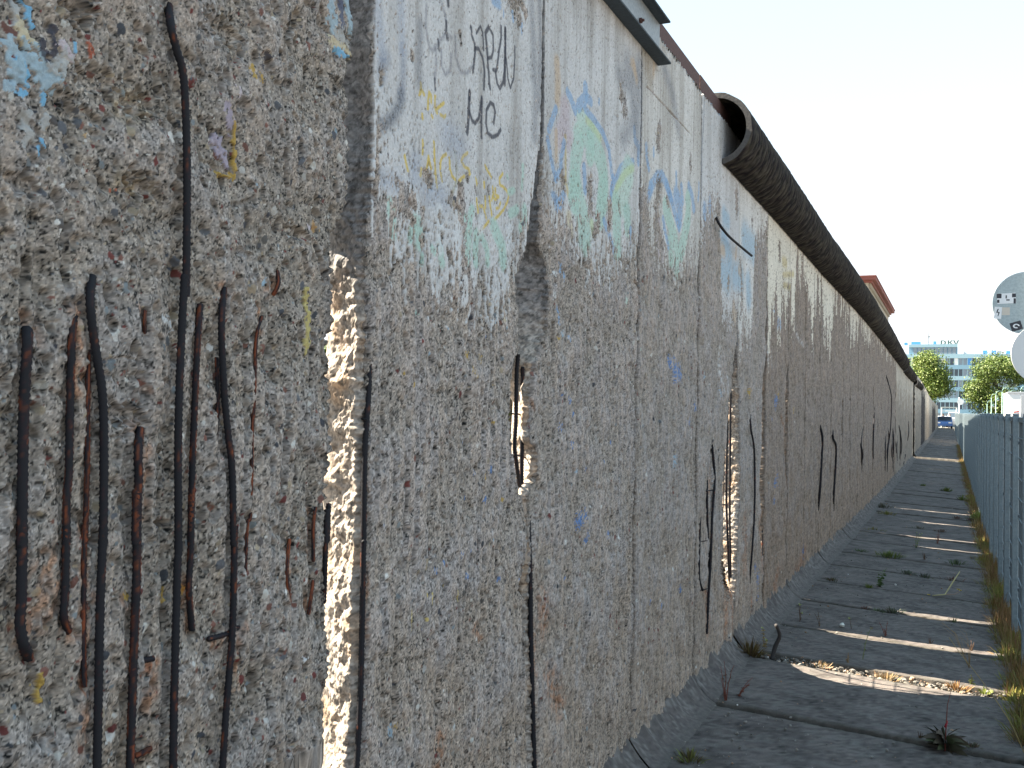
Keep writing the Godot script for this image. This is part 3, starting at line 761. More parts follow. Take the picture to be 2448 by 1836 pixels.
	for r in nr:
		var o := r * nc
		for c in nc:
			var cb := c + 1 if c < nc - 1 else 0
			var i0 := o + c
			var i1 := o + cb
			var i2 := i1 + nc
			var i3 := i0 + nc
			if pos[i0].is_equal_approx(pos[i1]) and pos[i3].is_equal_approx(pos[i2]):
				continue
			if r < nr - 1 and pos[i0].is_equal_approx(pos[i3]):
				continue
			ix[at] = i0
			ix[at + 1] = i2
			ix[at + 2] = i1
			ix[at + 3] = i0
			ix[at + 4] = i3
			ix[at + 5] = i2
			at += 6
	ix.resize(at)
	return arrays(pos, nor, colr, ix)

func side_color(v: float, t: float, sx: float, base: Color) -> Color:
	var q := 1.0 + n_mid.get_noise_2d(v + sx, t * 0.15) * 0.35 + n_chip.get_noise_2d(v + sx, t * 0.15) * 0.4 + n_grain.get_noise_2d(v + sx, t * 0.15) * 0.25
	var c := base.lerp(Color(base.r * 1.15, base.g * 0.93, base.b * 0.72), clampf(n_low.get_noise_2d(v * 1.5 + sx, t * 0.3) * 1.2, 0.0, 0.8))
	c = c.lerp(Color(0.17, 0.175, 0.19), 0.8 * sstep(1.88, 2.1, fmod(v, 4.0)))  # upper recesses coloured dark and bluish for the shade inside them
	return Color(c.r * q, c.g * q, c.b * q)

func stamp(s: Array, us: PackedFloat32Array, vs: PackedFloat32Array, nf: int, nr: int, c0: int, r0: int, u0: float, v0: float, du: float, dv: float, H: PackedFloat32Array, B: PackedColorArray, PC: PackedColorArray, P: PackedFloat32Array) -> void:
	var op: String = s[0]
	var w: float = s[2]
	var soft: float = s[3]
	var line: PackedVector2Array = s[4]
	var ink: Color = INK.get(s[1], Color(0.3, 0.3, 0.3))
	var reach := w * (1.5 if op != "paint" or soft < 0.5 else 1.9)
	var lo := line[0]
	var hi := line[0]
	for q in line:
		lo = lo.min(q)
		hi = hi.max(q)
	var ci0 := maxi(0, c0 + int((lo.x - reach - u0) / du))
	var ci1 := mini(nf - 1, c0 + int((hi.x + reach - u0) / du) + 1)
	var ri0 := maxi(0, r0 + int((lo.y - reach - v0) / dv))
	var ri1 := mini(nr - 1, r0 + int((hi.y + reach - v0) / dv) + 1)
	if ci0 >= ci1 or ri0 >= ri1:
		return
	var n := line.size()
	for r in range(ri0, ri1 + 1):
		var v := vs[r]
		for c in range(ci0, ci1 + 1):
			var q := Vector2(us[c], v)
			var d := 9.0
			if n == 1:
				d = q.distance_to(line[0])
			else:
				for i in n - 1:
					var a := line[i]
					var ab := line[i + 1] - a
					var t := clampf((q - a).dot(ab) / maxf(1e-9, ab.length_squared()), 0.0, 1.0)
					d = minf(d, q.distance_to(a + ab * t))
			d /= w
			if d > 1.9:
				continue
			var i := r * nf + c
			match op:
				"paint":
					if P[i] > 0.0:
						var f := 1.0 - sstep(1.0 - soft, 1.0 + soft * 0.8 + 0.08, d + n_mid.get_noise_2d(q.x * 3.0, v * 3.0) * 0.12)
						var al := ink.a * f
						if soft > 0.7:
							al *= 0.85 + 0.3 * n_grain.get_noise_2d(q.x, v)
						PC[i] = PC[i].lerp(ink, clampf(al, 0.0, 1.0))
				"bare":
					if d + n_mid.get_noise_2d(q.x * 1.7, v * 0.9) * 0.8 < 1.0:
						P[i] = -1.0
				"speck":
					if d + n_mid.get_noise_2d(q.x * 3.0, v * 2.0) * 1.5 + n_chip.get_noise_2d(q.x, v) * 0.4 < 0.72:
						B[i] = B[i].lerp(ink, 0.85)
						H[i] += 0.0008
				"speckline":
					if d + n_mid.get_noise_2d(q.x * 2.0, v * 2.0) * 0.9 + n_chip.get_noise_2d(q.x, v) * 0.25 < 0.9:
						B[i] = B[i].lerp(ink, 0.88)
						H[i] = H[i] * 0.6 + 0.0018
				"wash":
					var f := (1.0 - sstep(0.2, 1.2, d)) * clampf(0.5 + n_mid.get_noise_2d(q.x, v), 0.0, 1.0)
					B[i] = B[i].lerp(ink, 0.6 * f)
				"stain":
					var f := (1.0 - sstep(0.0, 1.6, d)) * clampf(0.55 + n_mid.get_noise_2d(q.x * 1.5, v) * 1.1, 0.0, 1.0)
					var e := B[i]
					B[i] = e.lerp(Color(e.r * ink.r * 3.0, e.g * ink.g * 3.0, e.b * ink.b * 3.0), 0.62 * f)
				"pit":
					var f := 1.0 - sstep(0.3, 1.3, d + n_mid.get_noise_2d(q.x * 2.0, v * 2.0) * 0.7)
					H[i] -= soft * f
				"groove":
					H[i] -= soft * (1.0 - sstep(0.35, 1.1, d + n_mid.get_noise_2d(q.x * 2.0, v * 2.0) * 0.35))
					if d < 1.0:
						P[i] = -1.0
				"ridge":
					H[i] += soft * (1.0 - sstep(0.3, 1.0, d))

# ---------------------------------------------------------------- materials
func grain_image(size: int, lo: float, hi: float, seed: int) -> Image:
	var rg := RandomNumberGenerator.new()
	rg.seed = seed
	var n := FastNoiseLite.new()
	n.seed = seed
	n.noise_type = FastNoiseLite.TYPE_SIMPLEX
	n.frequency = 0.06
	n.fractal_octaves = 3
	var soft := n.get_seamless_image(size, size)
	var img := Image.create(size, size, false, Image.FORMAT_RGB8)
	for y in size:
		for x in size:
			var t := soft.get_pixel(x, y).r * 0.55 + rg.randf() * 0.45
			var q := lerpf(lo, hi, t)
			img.set_pixel(x, y, Color(q, q, q))
	return img

func mat(c: Color, rough := 0.9, metal := 0.0) -> StandardMaterial3D:       # c is a linear base colour
	var m := StandardMaterial3D.new()
	m.albedo_color = c.linear_to_srgb()
	m.roughness = rough
	m.metallic = metal
	return m

func vmat(rough := 0.9, metal := 0.0) -> StandardMaterial3D:
	var m := StandardMaterial3D.new()
	m.vertex_color_use_as_albedo = true
	m.roughness = rough
	m.metallic = metal
	return m

func grained(m: StandardMaterial3D, tex: Texture2D, bump: Texture2D, per_metre: float, strength: float) -> StandardMaterial3D:
	m.albedo_texture = tex
	m.uv1_triplanar = true
	m.uv1_world_triplanar = true
	m.uv1_scale = Vector3.ONE * per_metre
	if bump:
		m.normal_enabled = true
		m.normal_texture = bump
		m.normal_scale = strength
	return m

func make_materials() -> void:
	var g := grain_image(512, 0.78, 1.0, 5)
	var gt := ImageTexture.create_from_image(g)
	var nb := grain_image(512, 0.0, 1.0, 9)
	nb.bump_map_to_normal_map(4.0)
	var nt := ImageTexture.create_from_image(nb)
	M.concrete = grained(vmat(0.93), gt, nt, 2.3, 0.45)
	M.slab = grained(vmat(0.86), gt, nt, 1.7, 0.5)
	M.bar = vmat(0.72, 0.0)
	M.bar.metallic_specular = 0.3
	M.pipe = grained(vmat(0.9), gt, nt, 1.3, 0.4)
	M.pipe.metallic_specular = 0.15
	M.zinc = grained(mat(Color(0.34, 0.37, 0.39), 0.55, 0.35), gt, nt, 1.1, 0.15)
	M.zinc_shaded = grained(mat(Color(0.085, 0.105, 0.125), 0.7, 0.0), gt, nt, 1.1, 0.15)  # flange zinc, coloured darker to carry the shade of the undersides
	M.zinc_shaded.metallic_specular = 0.2
	M.brown = grained(mat(Color(0.10, 0.045, 0.038), 0.8), gt, nt, 1.1, 0.4)
	M.fence = grained(mat(Color(0.30, 0.375, 0.42), 0.5, 0.2), gt, null, 0.8, 0.0)
	M.wire = mat(Color(0.07, 0.09, 0.105), 0.6, 0.0)  # fence steel coloured darker for the shaded side of the upright wires
	M.cross = mat(Color(0.19, 0.24, 0.27), 0.45, 0.2)  # fence steel coloured lighter, as cross wires that catch the light
	M.soil = grained(vmat(0.97), gt, nt, 1.9, 1.0)
	M.plant = vmat(0.75)
	M.plant.cull_mode = BaseMaterial3D.CULL_DISABLED
	M.plant.backlight_enabled = true
	M.plant.backlight = Color(0.35, 0.40, 0.12)
	M.stem = vmat(0.8)
	M.leaf = vmat(0.6)
	M.leaf.cull_mode = BaseMaterial3D.CULL_DISABLED
	M.leaf.backlight_enabled = true
	M.leaf.backlight = Color(0.5, 0.55, 0.15)
	M.bark = grained(mat(Color(0.09, 0.075, 0.06), 0.95), gt, nt, 1.0, 1.0)
	M.asphalt = grained(mat(Color(0.06, 0.058, 0.056), 0.9), gt, nt, 0.8, 0.6)
	M.paving = grained(mat(Color(0.22, 0.205, 0.18), 0.9), gt, nt, 0.7, 0.4)
	M.kerb = grained(mat(Color(0.34, 0.33, 0.31), 0.9), gt, nt, 0.7, 0.4)
	M.signback = grained(mat(Color(0.42, 0.50, 0.53), 0.45, 0.3), gt, null, 0.9, 0.0)
	M.signpale = mat(Color(0.62, 0.64, 0.66), 0.5, 0.1)
	M.white = mat(Color(0.78, 0.78, 0.77), 0.5)
	M.sticker = mat(Color(0.75, 0.76, 0.78), 0.6)
	M.ink = mat(Color(0.03, 0.03, 0.04), 0.6)
	M.beige = mat(Color(0.55, 0.50, 0.44), 0.6)
	M.red = mat(Color(0.55, 0.05, 0.04), 0.5)
	M.facade = mat(Color(0.16, 0.29, 0.39), 0.7)
	M.facade2 = mat(Color(0.25, 0.39, 0.47), 0.7)
	M.glass = mat(Color(0.055, 0.075, 0.10), 0.15)
	M.glass2 = mat(Color(0.20, 0.25, 0.30), 0.2)
	M.bluepanel = mat(Color(0.08, 0.28, 0.62), 0.5)
	M.stone = grained(mat(Color(0.50, 0.45, 0.37), 0.9), gt, nt, 0.2, 0.4)
	M.terracotta = grained(mat(Color(0.26, 0.085, 0.07), 0.8), gt, nt, 0.2, 0.3)
	M.lead = mat(Color(0.30, 0.31, 0.32), 0.5, 0.3)
	M.letters = mat(Color(0.05, 0.11, 0.10), 0.6)
	M.lamp = mat(Color(0.16, 0.27, 0.25), 0.5, 0.2)
	M.lampglass = mat(Color(0.8, 0.82, 0.8), 0.2)
	M.carblue = mat(Color(0.06, 0.14, 0.36), 0.25, 0.3)
	M.carwhite = mat(Color(0.72, 0.73, 0.75), 0.3)
	M.carsilver = mat(Color(0.42, 0.44, 0.47), 0.3, 0.4)
	M.tyre = mat(Color(0.02, 0.02, 0.02), 0.9)
	M.hill = mat(Color(0.08, 0.10, 0.06), 0.95)
	M.skin = vmat(0.8)
	M.gravel = vmat(0.95)

# ---------------------------------------------------------------- wall segments
const J := [-4.0, -2.8, -1.6, -0.4, 0.8, 2.03, 3.22, 4.48, 5.71, 6.88, 8.02, 9.17, 10.27, 11.4, 12.5, 13.8, 14.8, 15.9, 16.95, 17.9, 18.92, 20.0, 21.1, 22.2, 23.3, 24.4, 25.5, 26.6]

func straight(u: float) -> PackedVector2Array:
	return PackedVector2Array([Vector2(-1, u), Vector2(5, u)])

func slit(u: float, w: float, lo: float, hi: float) -> PackedVector2Array:     # a straight edge with a ragged bite between two heights
	return PackedVector2Array([Vector2(-1, u), Vector2(lo - 0.12, u), Vector2(lo, u + w * 0.7), Vector2(lerpf(lo, hi, 0.35), u + w), Vector2(lerpf(lo, hi, 0.7), u + w * 0.85), Vector2(hi, u + w * 0.5), Vector2(hi + 0.15, u), Vector2(5, u)])

func segment(i: int, label: String, extra: Dictionary) -> Node3D:
	var a: float = J[i]
	var z: float = J[i + 1]
	var o := thing("wall_segment", label, "wall", Vector3.ZERO, "concrete wall segments with an angled foot")
	seg_node[i] = o
	var far := clampi(i - 3, 0, 9)
	var dus := [0.06, 0.0024, 0.0030, 0.0048, 0.0075, 0.0100, 0.013, 0.018, 0.022, 0.04]
	var dvs := [0.05, 0.0025, 0.0036, 0.0042, 0.0050, 0.0058, 0.0066, 0.008, 0.010, 0.014]
	var gap := 0.006 + 0.004 * float(i % 3)
	var p := {
		"ulo": a, "uhi": z, "u0": a, "u1": z, "du": dus[far], "dv": dvs[far], "v0": -0.05, "v1": 3.62,
		"lf": straight(a + gap), "rf": straight(z - gap), "lb": straight(a + 0.0008), "rb": straight(z - 0.0008),
		"peel": PackedVector2Array(), "rough": 0.8, "tone": Color(0.385, 0.336, 0.296), "paint": Color(0.67, 0.665, 0.675), "strips": 0.0, "bulge": 0.0, "dirt": 0.72,
		"pebbles": 1500, "groove": i < 9, "sides": 6, "sides_left": 6, "bend": 0.0}
	for key in extra:
		p[key] = extra[key]
	if extra.has("rf") and not extra.has("rb"):
		p.rb = PackedVector2Array()
	var mesh := panel(i, p)
	put("panel", mesh, M.concrete, o)
	if bars.has(i):
		for bb in bars[i]:
			var near: bool = bb[3] == 1
			put(bb[0], rebar_mesh(bb[4], bb[1], near, bb[2], 0.0028 if i < 7 and near else (0.006 if i < 10 else 0.03), 10 if i < 7 else 7), M.bar, o)
	var s0: float = a + 0.008
	var s1: float = z - 0.012
	if i == 9:
		s0 = 7.07
	var sm := slab_mesh(s0, s1, i)
	put("foot_slab", sm, M.slab, o)
	put("haunch", haunch_mesh(a + 0.008, z - 0.01, i), M.slab, o)
	return o

func slab_mesh(x0: float, x1: float, seed: int) -> ArrayMesh:
	var rg := RandomNumberGenerator.new()
	rg.seed = 400 + seed
	var near := seed < 14
	var nx := 44 if near else 20
	var nz := 70 if near else 30
	var z0 := -0.02
	var z1 := 1.775 + rg.randf_range(-0.012, 0.012)
	var dy := rg.randf_range(-0.007, 0.007)
	var tx := rg.randf_range(-0.006, 0.006)
	var sk := rg.randf_range(-0.012, 0.012)
	var vs := PackedVector3Array()
	var cs := PackedColorArray()
	var w := nx + 3
	for j in nz + 3:
		for c in nx + 3:
			var fx := clampf(float(c - 1) / nx, 0.0, 1.0)
			var fz := clampf(float(j - 1) / nz, 0.0, 1.0)
			var skirt := c == 0 or j == 0 or c == nx + 2 or j == nz + 2
			var x := lerpf(x0, x1, fx) + sk * fz + n_mid.get_noise_2d(fz * 1.2 + seed, 3.0 if fx < 0.5 else 9.0) * 0.007 * (1.0 if fx < 0.02 or fx > 0.98 else 0.0)
			var zz := lerpf(z0, z1, fz) + wz(lerpf(x0, x1, fx)) * (1.0 - fz)
			var e := minf(minf(fx, 1.0 - fx) * (x1 - x0), minf(fz, 1.0 - fz) * (z1 - z0))
			var y := ground_y(zz) + dy + tx * (fx - 0.5) + n_low.get_noise_2d(x, zz) * 0.004 + n_mid.get_noise_2d(x, zz) * 0.0016
			if e < 0.02:
				var t := (0.02 - e) / 0.02
				y -= t * t * (0.009 + 0.006 * n_mid.get_noise_2d(x * 1.5, zz * 1.5))
			if skirt:
				y -= 0.11
			vs.append(Vector3(x, y, zz))
			var m := n_mid.get_noise_2d(x * 0.8 + 40.0, zz * 0.8)
			var l := n_low.get_noise_2d(x * 0.7 + 80.0, zz * 0.7)
			var scuff := sstep(0.16, 0.42, n_line.get_noise_2d(x * 5.0 + 7.0, zz * 2.0 + seed) * 0.6 + n_mid.get_noise_2d(x * 2.2, zz * 0.7) * 0.6)
			var q := 0.100 * (1.0 + l * 0.45 + m * 0.38 + n_chip.get_noise_2d(x, zz) * 0.32 + n_fine.get_noise_2d(x, zz) * 0.25)
			var col := Color(q * 1.12, q * 0.94, q * 0.87).lerp(Color(0.20, 0.185, 0.17), scuff * 0.5)
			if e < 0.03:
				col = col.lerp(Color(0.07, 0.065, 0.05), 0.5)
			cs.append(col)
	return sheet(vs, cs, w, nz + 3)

func sheet(vs: PackedVector3Array, cs: PackedColorArray, w: int, h: int) -> ArrayMesh:     # rows along x, one after the other in z, seen from above
	var ns := PackedVector3Array()
	ns.resize(vs.size())
	for j in h:
		for c in w:
			var a := vs[j * w + maxi(c - 1, 0)]
			var bq := vs[j * w + mini(c + 1, w - 1)]
			var d := vs[maxi(j - 1, 0) * w + c]
			var e := vs[mini(j + 1, h - 1) * w + c]
			var n := (e - d).cross(bq - a)
			ns[j * w + c] = n.normalized() if n.length_squared() > 1e-14 else Vector3.UP
	var ix := PackedInt32Array()
	for j in h - 1:
		for c in w - 1:
			var i := j * w + c
			for q in [i, i + 1, i + w + 1, i, i + w + 1, i + w]:
				ix.append(q)
	return arrays(vs, ns, cs, ix)

func haunch_mesh(x0: float, x1: float, seed: int) -> ArrayMesh:      # the mortar fillet between wall and foot
	var nx := 60 if seed < 12 else 24
	var nz := 14
	var vs := PackedVector3Array()
	var cs := PackedColorArray()
	for j in nz + 1:
		for c in nx + 1:
			var fx := float(c) / nx
			var t := float(j) / nz
			var x := lerpf(x0, x1, fx)
			var big := 0.125 + n_low.get_noise_2d(x * 1.3, 4.0) * 0.05
			var curve_y := big * (1.0 - t) * (1.0 - t) * 0.75 + big * (1.0 - t) * 0.35
			var zz := 0.155 * t - 0.012 + wz(x)
			var y := ground_y(zz) + curve_y + 0.002 + n_mid.get_noise_2d(x * 0.6, t * 0.1) * 0.002 - (0.012 if t > 0.97 else 0.0)
			if c == 0 or c == nx:
				y -= 0.012
			vs.append(Vector3(x, y, zz))
			var sc := n_line.get_noise_2d(x * 17.0 + 2.0 * t, t * 1.3 + seed) * 0.7 + n_line.get_noise_2d(x * 61.0, t * 3.0) * 0.4
			var q := 0.10 * (1.0 + n_mid.get_noise_2d(x, t * 0.3) * 0.35 + n_chip.get_noise_2d(x, t * 0.15) * 0.25)
			var col := Color(q * 1.12, q * 0.95, q * 0.88).lerp(Color(0.33, 0.31, 0.285), sstep(0.12, 0.5, sc) * 0.5 * sstep(1.0, 0.2, t))
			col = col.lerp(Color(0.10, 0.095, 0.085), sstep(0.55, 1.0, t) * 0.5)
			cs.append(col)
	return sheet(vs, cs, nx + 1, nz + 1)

func far_section(u0: float, u1: float, label: String, dark: bool, inset: float, key := -1) -> void:
	var o := thing("wall_section", label, "wall", Vector3.ZERO, "far runs of the concrete wall")
	var nx := int((u1 - u0) / 0.12) + 2
	var ny := 44
	var vs := PackedVector3Array()
	var ns := PackedVector3Array()
	var cs := PackedColorArray()
	var ix := PackedInt32Array()
	for j in ny + 1:
		for c in nx + 1:
			var u := lerpf(u0, u1, float(c) / nx)
			var top := wall_top(u)
			var v := lerpf(-0.15, top, float(j) / ny)
			var m := n_mid.get_noise_2d(u, v)
			var st := n_line.get_noise_2d(u * 7.0, v * 0.5)
			var q := 1.0 + m * 0.3 + st * 0.2
			var col := Color(0.33, 0.275, 0.225) * q
			var pv := top - 1.05 + n_line.get_noise_2d(u * 4.0, 3.0) * 0.6
			if v > pv + st * 0.5:
				col = Color(0.55, 0.50, 0.43) * (1.0 + st * 0.35)
			if dark:  # flat face coloured dark below a pale top
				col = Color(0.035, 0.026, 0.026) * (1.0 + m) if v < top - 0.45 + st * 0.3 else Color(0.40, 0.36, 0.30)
			vs.append(Vector3(u, v, wz(u) + m * 0.02 - inset))
			ns.append(Vector3(0, 0, 1))
			cs.append(Color(col.r, col.g, col.b))
	var w := nx + 1
	for j in ny:
		for c in nx:
			var i := j * w + c
			for q in [i, i + w + 1, i + 1, i, i + w, i + w + 1]:
				ix.append(q)
	put("panel", arrays(vs, ns, cs, ix), M.concrete, o)
	if bars.has(key):
		for bb in bars[key]:
			put(bb[0], rebar_mesh(bb[4], bb[1], false, bb[2], 0.03, 7), M.bar, o)
	var st2 := begin()
	var y1 := minf(wall_top(u0), wall_top(u1)) - 0.03
	box(st2, Vector3(u0, -0.15, -THICK + 0.10 - inset), Vector3(u1, y1, 0.10 - inset - 0.05))
	put("back", done(st2), M.kerb, o)
	var x := u0 + 0.01
	var kk := 0
	while x < u1 - 0.3:
		kk += 1
		var sx2 := minf(x + 2.2, u1)
		put("foot_slab", slab_mesh(x, sx2 - 0.03, 100 + kk + int(u0)), M.slab, o)
		x = sx2
	put("haunch", haunch_mesh(u0 + 0.01, u1 - 0.01, 60), M.slab, o)

func cap_pipe(u0: float, u1: float, label: String, r: float, drop: float, near: bool) -> void:
	var o := thing("cap_pipe", label, "pipe", Vector3.ZERO, "dark round pipes capping the wall")
	var na := 44 if near else 20
	var nu := int((u1 - u0) / (0.03 if near else 0.15)) + 2
	var vs := PackedVector3Array()
	var ns := PackedVector3Array()
	var cs := PackedColorArray()
	var ix := PackedInt32Array()
	var a0 := deg_to_rad(-76.0)
	var a1 := deg_to_rad(256.0)
	var wall_t := 0.034
	var ring := 2 * (na + 1)
	for i in nu + 1:
		var u := lerpf(u0, u1, float(i) / nu)
		var cy := pipe_line(u) - drop
		var cz := -0.045 + wz(u)
		for side in 2:
			for q in na + 1:
				var t := float(q) / na
				var a := lerpf(a0, a1, t if side == 0 else 1.0 - t)
				var d := Vector3(0, sin(a), cos(a))
				var swirl := n_line.get_noise_2d(u * 24.0 + a * 0.6, a * 0.9)
				var swirl2 := n_line.get_noise_2d(u * 70.0 + a * 3.0, a * 2.0 + 9.0)
				var blot := n_mid.get_noise_2d(u * 0.5, a * 0.08)
				var rr := (r if side == 0 else r - wall_t) + (swirl * 0.0035 + blot * 0.004 if side == 0 else 0.0)
				vs.append(Vector3(u, cy, cz) + d * rr)
				ns.append((d + Vector3(swirl2 * 0.18 + swirl * 0.2, 0, 0)).normalized() * (1.0 if side == 0 else -1.0))
				var c := Color(0.020, 0.019, 0.020).lerp(Color(0.075, 0.063, 0.048), clampf(0.25 + swirl * 0.7 + blot * 0.7 + swirl2 * 0.3, 0.0, 1.0))
				c = c.lerp(Color(0.13, 0.12, 0.10), sstep(0.35, 0.62, swirl2) * 0.3)
				cs.append(c)
	for i in nu:
		for q in ring:
			var q2 := (q + 1) % ring
			var i0 := i * ring + q
			var i1 := i * ring + q2
			for w in [i0, i1, i1 + ring, i0, i1 + ring, i0 + ring]:
				ix.append(w)
	# the annular end faces
	for e in [0, nu]:
		var at := vs.size()
		for q in ring:
			vs.append(vs[e * ring + q])
			ns.append(Vector3(-1 if e == 0 else 1, 0, 0))
			cs.append(Color(0.13, 0.125, 0.12))
		for q in na:
			var i0 := at + q
			var i1 := at + q + 1
			var j0 := at + ring - 1 - q
			var j1 := at + ring - 2 - q
			for w in ([i0, j1, i1, i0, j0, j1] if e == 0 else [i0, i1, j1, i0, j1, j0]):
				ix.append(w)
	put("pipe_shell", arrays(vs, ns, cs, ix), M.pipe, o)

# ---------------------------------------------------------------- plants
func blade(vs: PackedVector3Array, ns: PackedVector3Array, cs: PackedColorArray, ix: PackedInt32Array, root: Vector3, dir: Vector3, len: float, wide: float, bend: float, c0: Color, c1: Color, segs := 4) -> void:
	var side := dir.cross(Vector3(0.3, 0.1, 1.0)).normalized()
	if absf(dir.y) > 0.9:
		side = Vector3(cos(root.x * 910.0 + dir.x * 50.0), 0, sin(root.x * 910.0 + dir.x * 50.0))
	var at := vs.size()
	var p := root
	var d := dir.normalized()
	var flat := Vector3(d.x, 0, d.z)
	for i in segs + 1:
		var t := float(i) / segs
		var w := wide * (sin(PI * pow(clampf(t * 0.92 + 0.08, 0, 1), 0.8)) * 0.9 + 0.1 * (1.0 - t))
		var n := side.cross(d).normalized()
		vs.append(p - side * w)
		vs.append(p + side * w)
		ns.append(n)
		ns.append(n)
		cs.append(c0.lerp(c1, t))
		cs.append(c0.lerp(c1, t))
		d = (d + (flat * 0.5 + Vector3(0, -1.0, 0)) * bend / segs).normalized()
		p += d * len / segs
	for i in segs:
		var o := at + i * 2
		for q in [o, o + 2, o + 1, o + 1, o + 2, o + 3]:
			ix.append(q)

func tuft_mesh(seed: int, h: float, spread: float, count: int, wide: float, ca: Color, cb: Color) -> ArrayMesh:
	var rg := RandomNumberGenerator.new()
	rg.seed = seed
	var vs := PackedVector3Array()
	var ns := PackedVector3Array()
	var cs := PackedColorArray()
	var ix := PackedInt32Array()
	for i in count:
		var a := rg.randf() * TAU
		var out := rg.randf()
		var root := Vector3(cos(a), 0, sin(a)) * spread * out * 0.5
		var dir := Vector3(cos(a) * out * 0.7, 1.0, sin(a) * out * 0.7).normalized()
		var c := ca.lerp(cb, rg.randf())
		blade(vs, ns, cs, ix, root, dir, h * rg.randf_range(0.45, 1.0), wide * rg.randf_range(0.6, 1.2), rg.randf_range(0.2, 1.1), c * 0.75, c)
	return arrays(vs, ns, cs, ix)

# stems with small leaves and, if asked, a coloured tip
func stalk(called: String, label: String, at: Vector3, h: float, stems: int, leafy: int, lean: Vector3, cs: Color, cl: Color, tip: Color, seed: int, leaf_size := 0.02, group := "") -> Node3D:
	var rg := RandomNumberGenerator.new()
	rg.seed = seed
	var o := thing(called, label, "weed", at, group)
	var lv := PackedVector3Array()
	var ln := PackedVector3Array()
	var lc := PackedColorArray()
	var li := PackedInt32Array()
	for s in stems:
		var hh := h * (1.0 if s == 0 else rg.randf_range(0.45, 0.95))
		var a := rg.randf() * TAU
		var off := Vector3(cos(a), 0, sin(a)) * (0.0 if s == 0 else rg.randf() * h * 0.22)
		var side := Vector3(cos(a), 0, sin(a)) * rg.randf_range(0.05, 0.25) + lean
		var pts := PackedVector3Array()
		var rad := PackedFloat32Array()
		for i in 7:
			var t := i / 6.0
			pts.append(off * (0.3 + t) + Vector3(0, hh * t, 0) + side * hh * t * t + Vector3(rg.randf_range(-1, 1), 0, rg.randf_range(-1, 1)) * hh * 0.015)
			rad.append(lerpf(0.0026, 0.0011, t) * (1.0 + h))
		var st := begin(true)
		st.set_color(cs)
		tube(st, curve(pts, 0.02), _stretch(rad, curve(pts, 0.02).size()), 5)
		put("stem", done(st), M.stem, o)
		for q in leafy:
			var t := rg.randf_range(0.12, 1.0)
			var p := pts[int(t * 6)]
			var b2 := rg.randf() * TAU
			var c := cl * rg.randf_range(0.7, 1.25)
			blade(lv, ln, lc, li, p, Vector3(cos(b2), rg.randf_range(0.1, 0.9), sin(b2)).normalized(), leaf_size * rg.randf_range(0.6, 1.3) * (1.25 - 0.5 * t), leaf_size * 0.17, rg.randf_range(0.3, 1.0), c * 0.8, c, 3)
		if tip.a > 0.0:
			for q in 7:
				var b3 := rg.randf() * TAU
				blade(lv, ln, lc, li, pts[6] - Vector3(0, rg.randf() * 0.012, 0), Vector3(cos(b3), 0.9, sin(b3)).normalized(), 0.014, 0.0035, 0.4, tip, tip, 2)
	if lv.size() > 0:
		put("leaves", arrays(lv, ln, lc, li), M.plant, o)
	return o

func _stretch(a: PackedFloat32Array, n: int) -> PackedFloat32Array:
	var out := PackedFloat32Array()
	for i in n:
		var t := float(i) / maxi(1, n - 1) * (a.size() - 1)
		var q := mini(int(t), a.size() - 2)
		out.append(lerpf(a[q], a[q + 1], t - q))
	return out

func tuft(label: String, at: Vector3, h: float, spread: float, count: int, ca: Color, cb: Color, seed: int, wide := 0.003) -> Node3D:
	var m := put("weed_tuft", tuft_mesh(seed, h, spread, count, wide, ca, cb), M.plant, null, at)
	return tag(m, label, "weed")

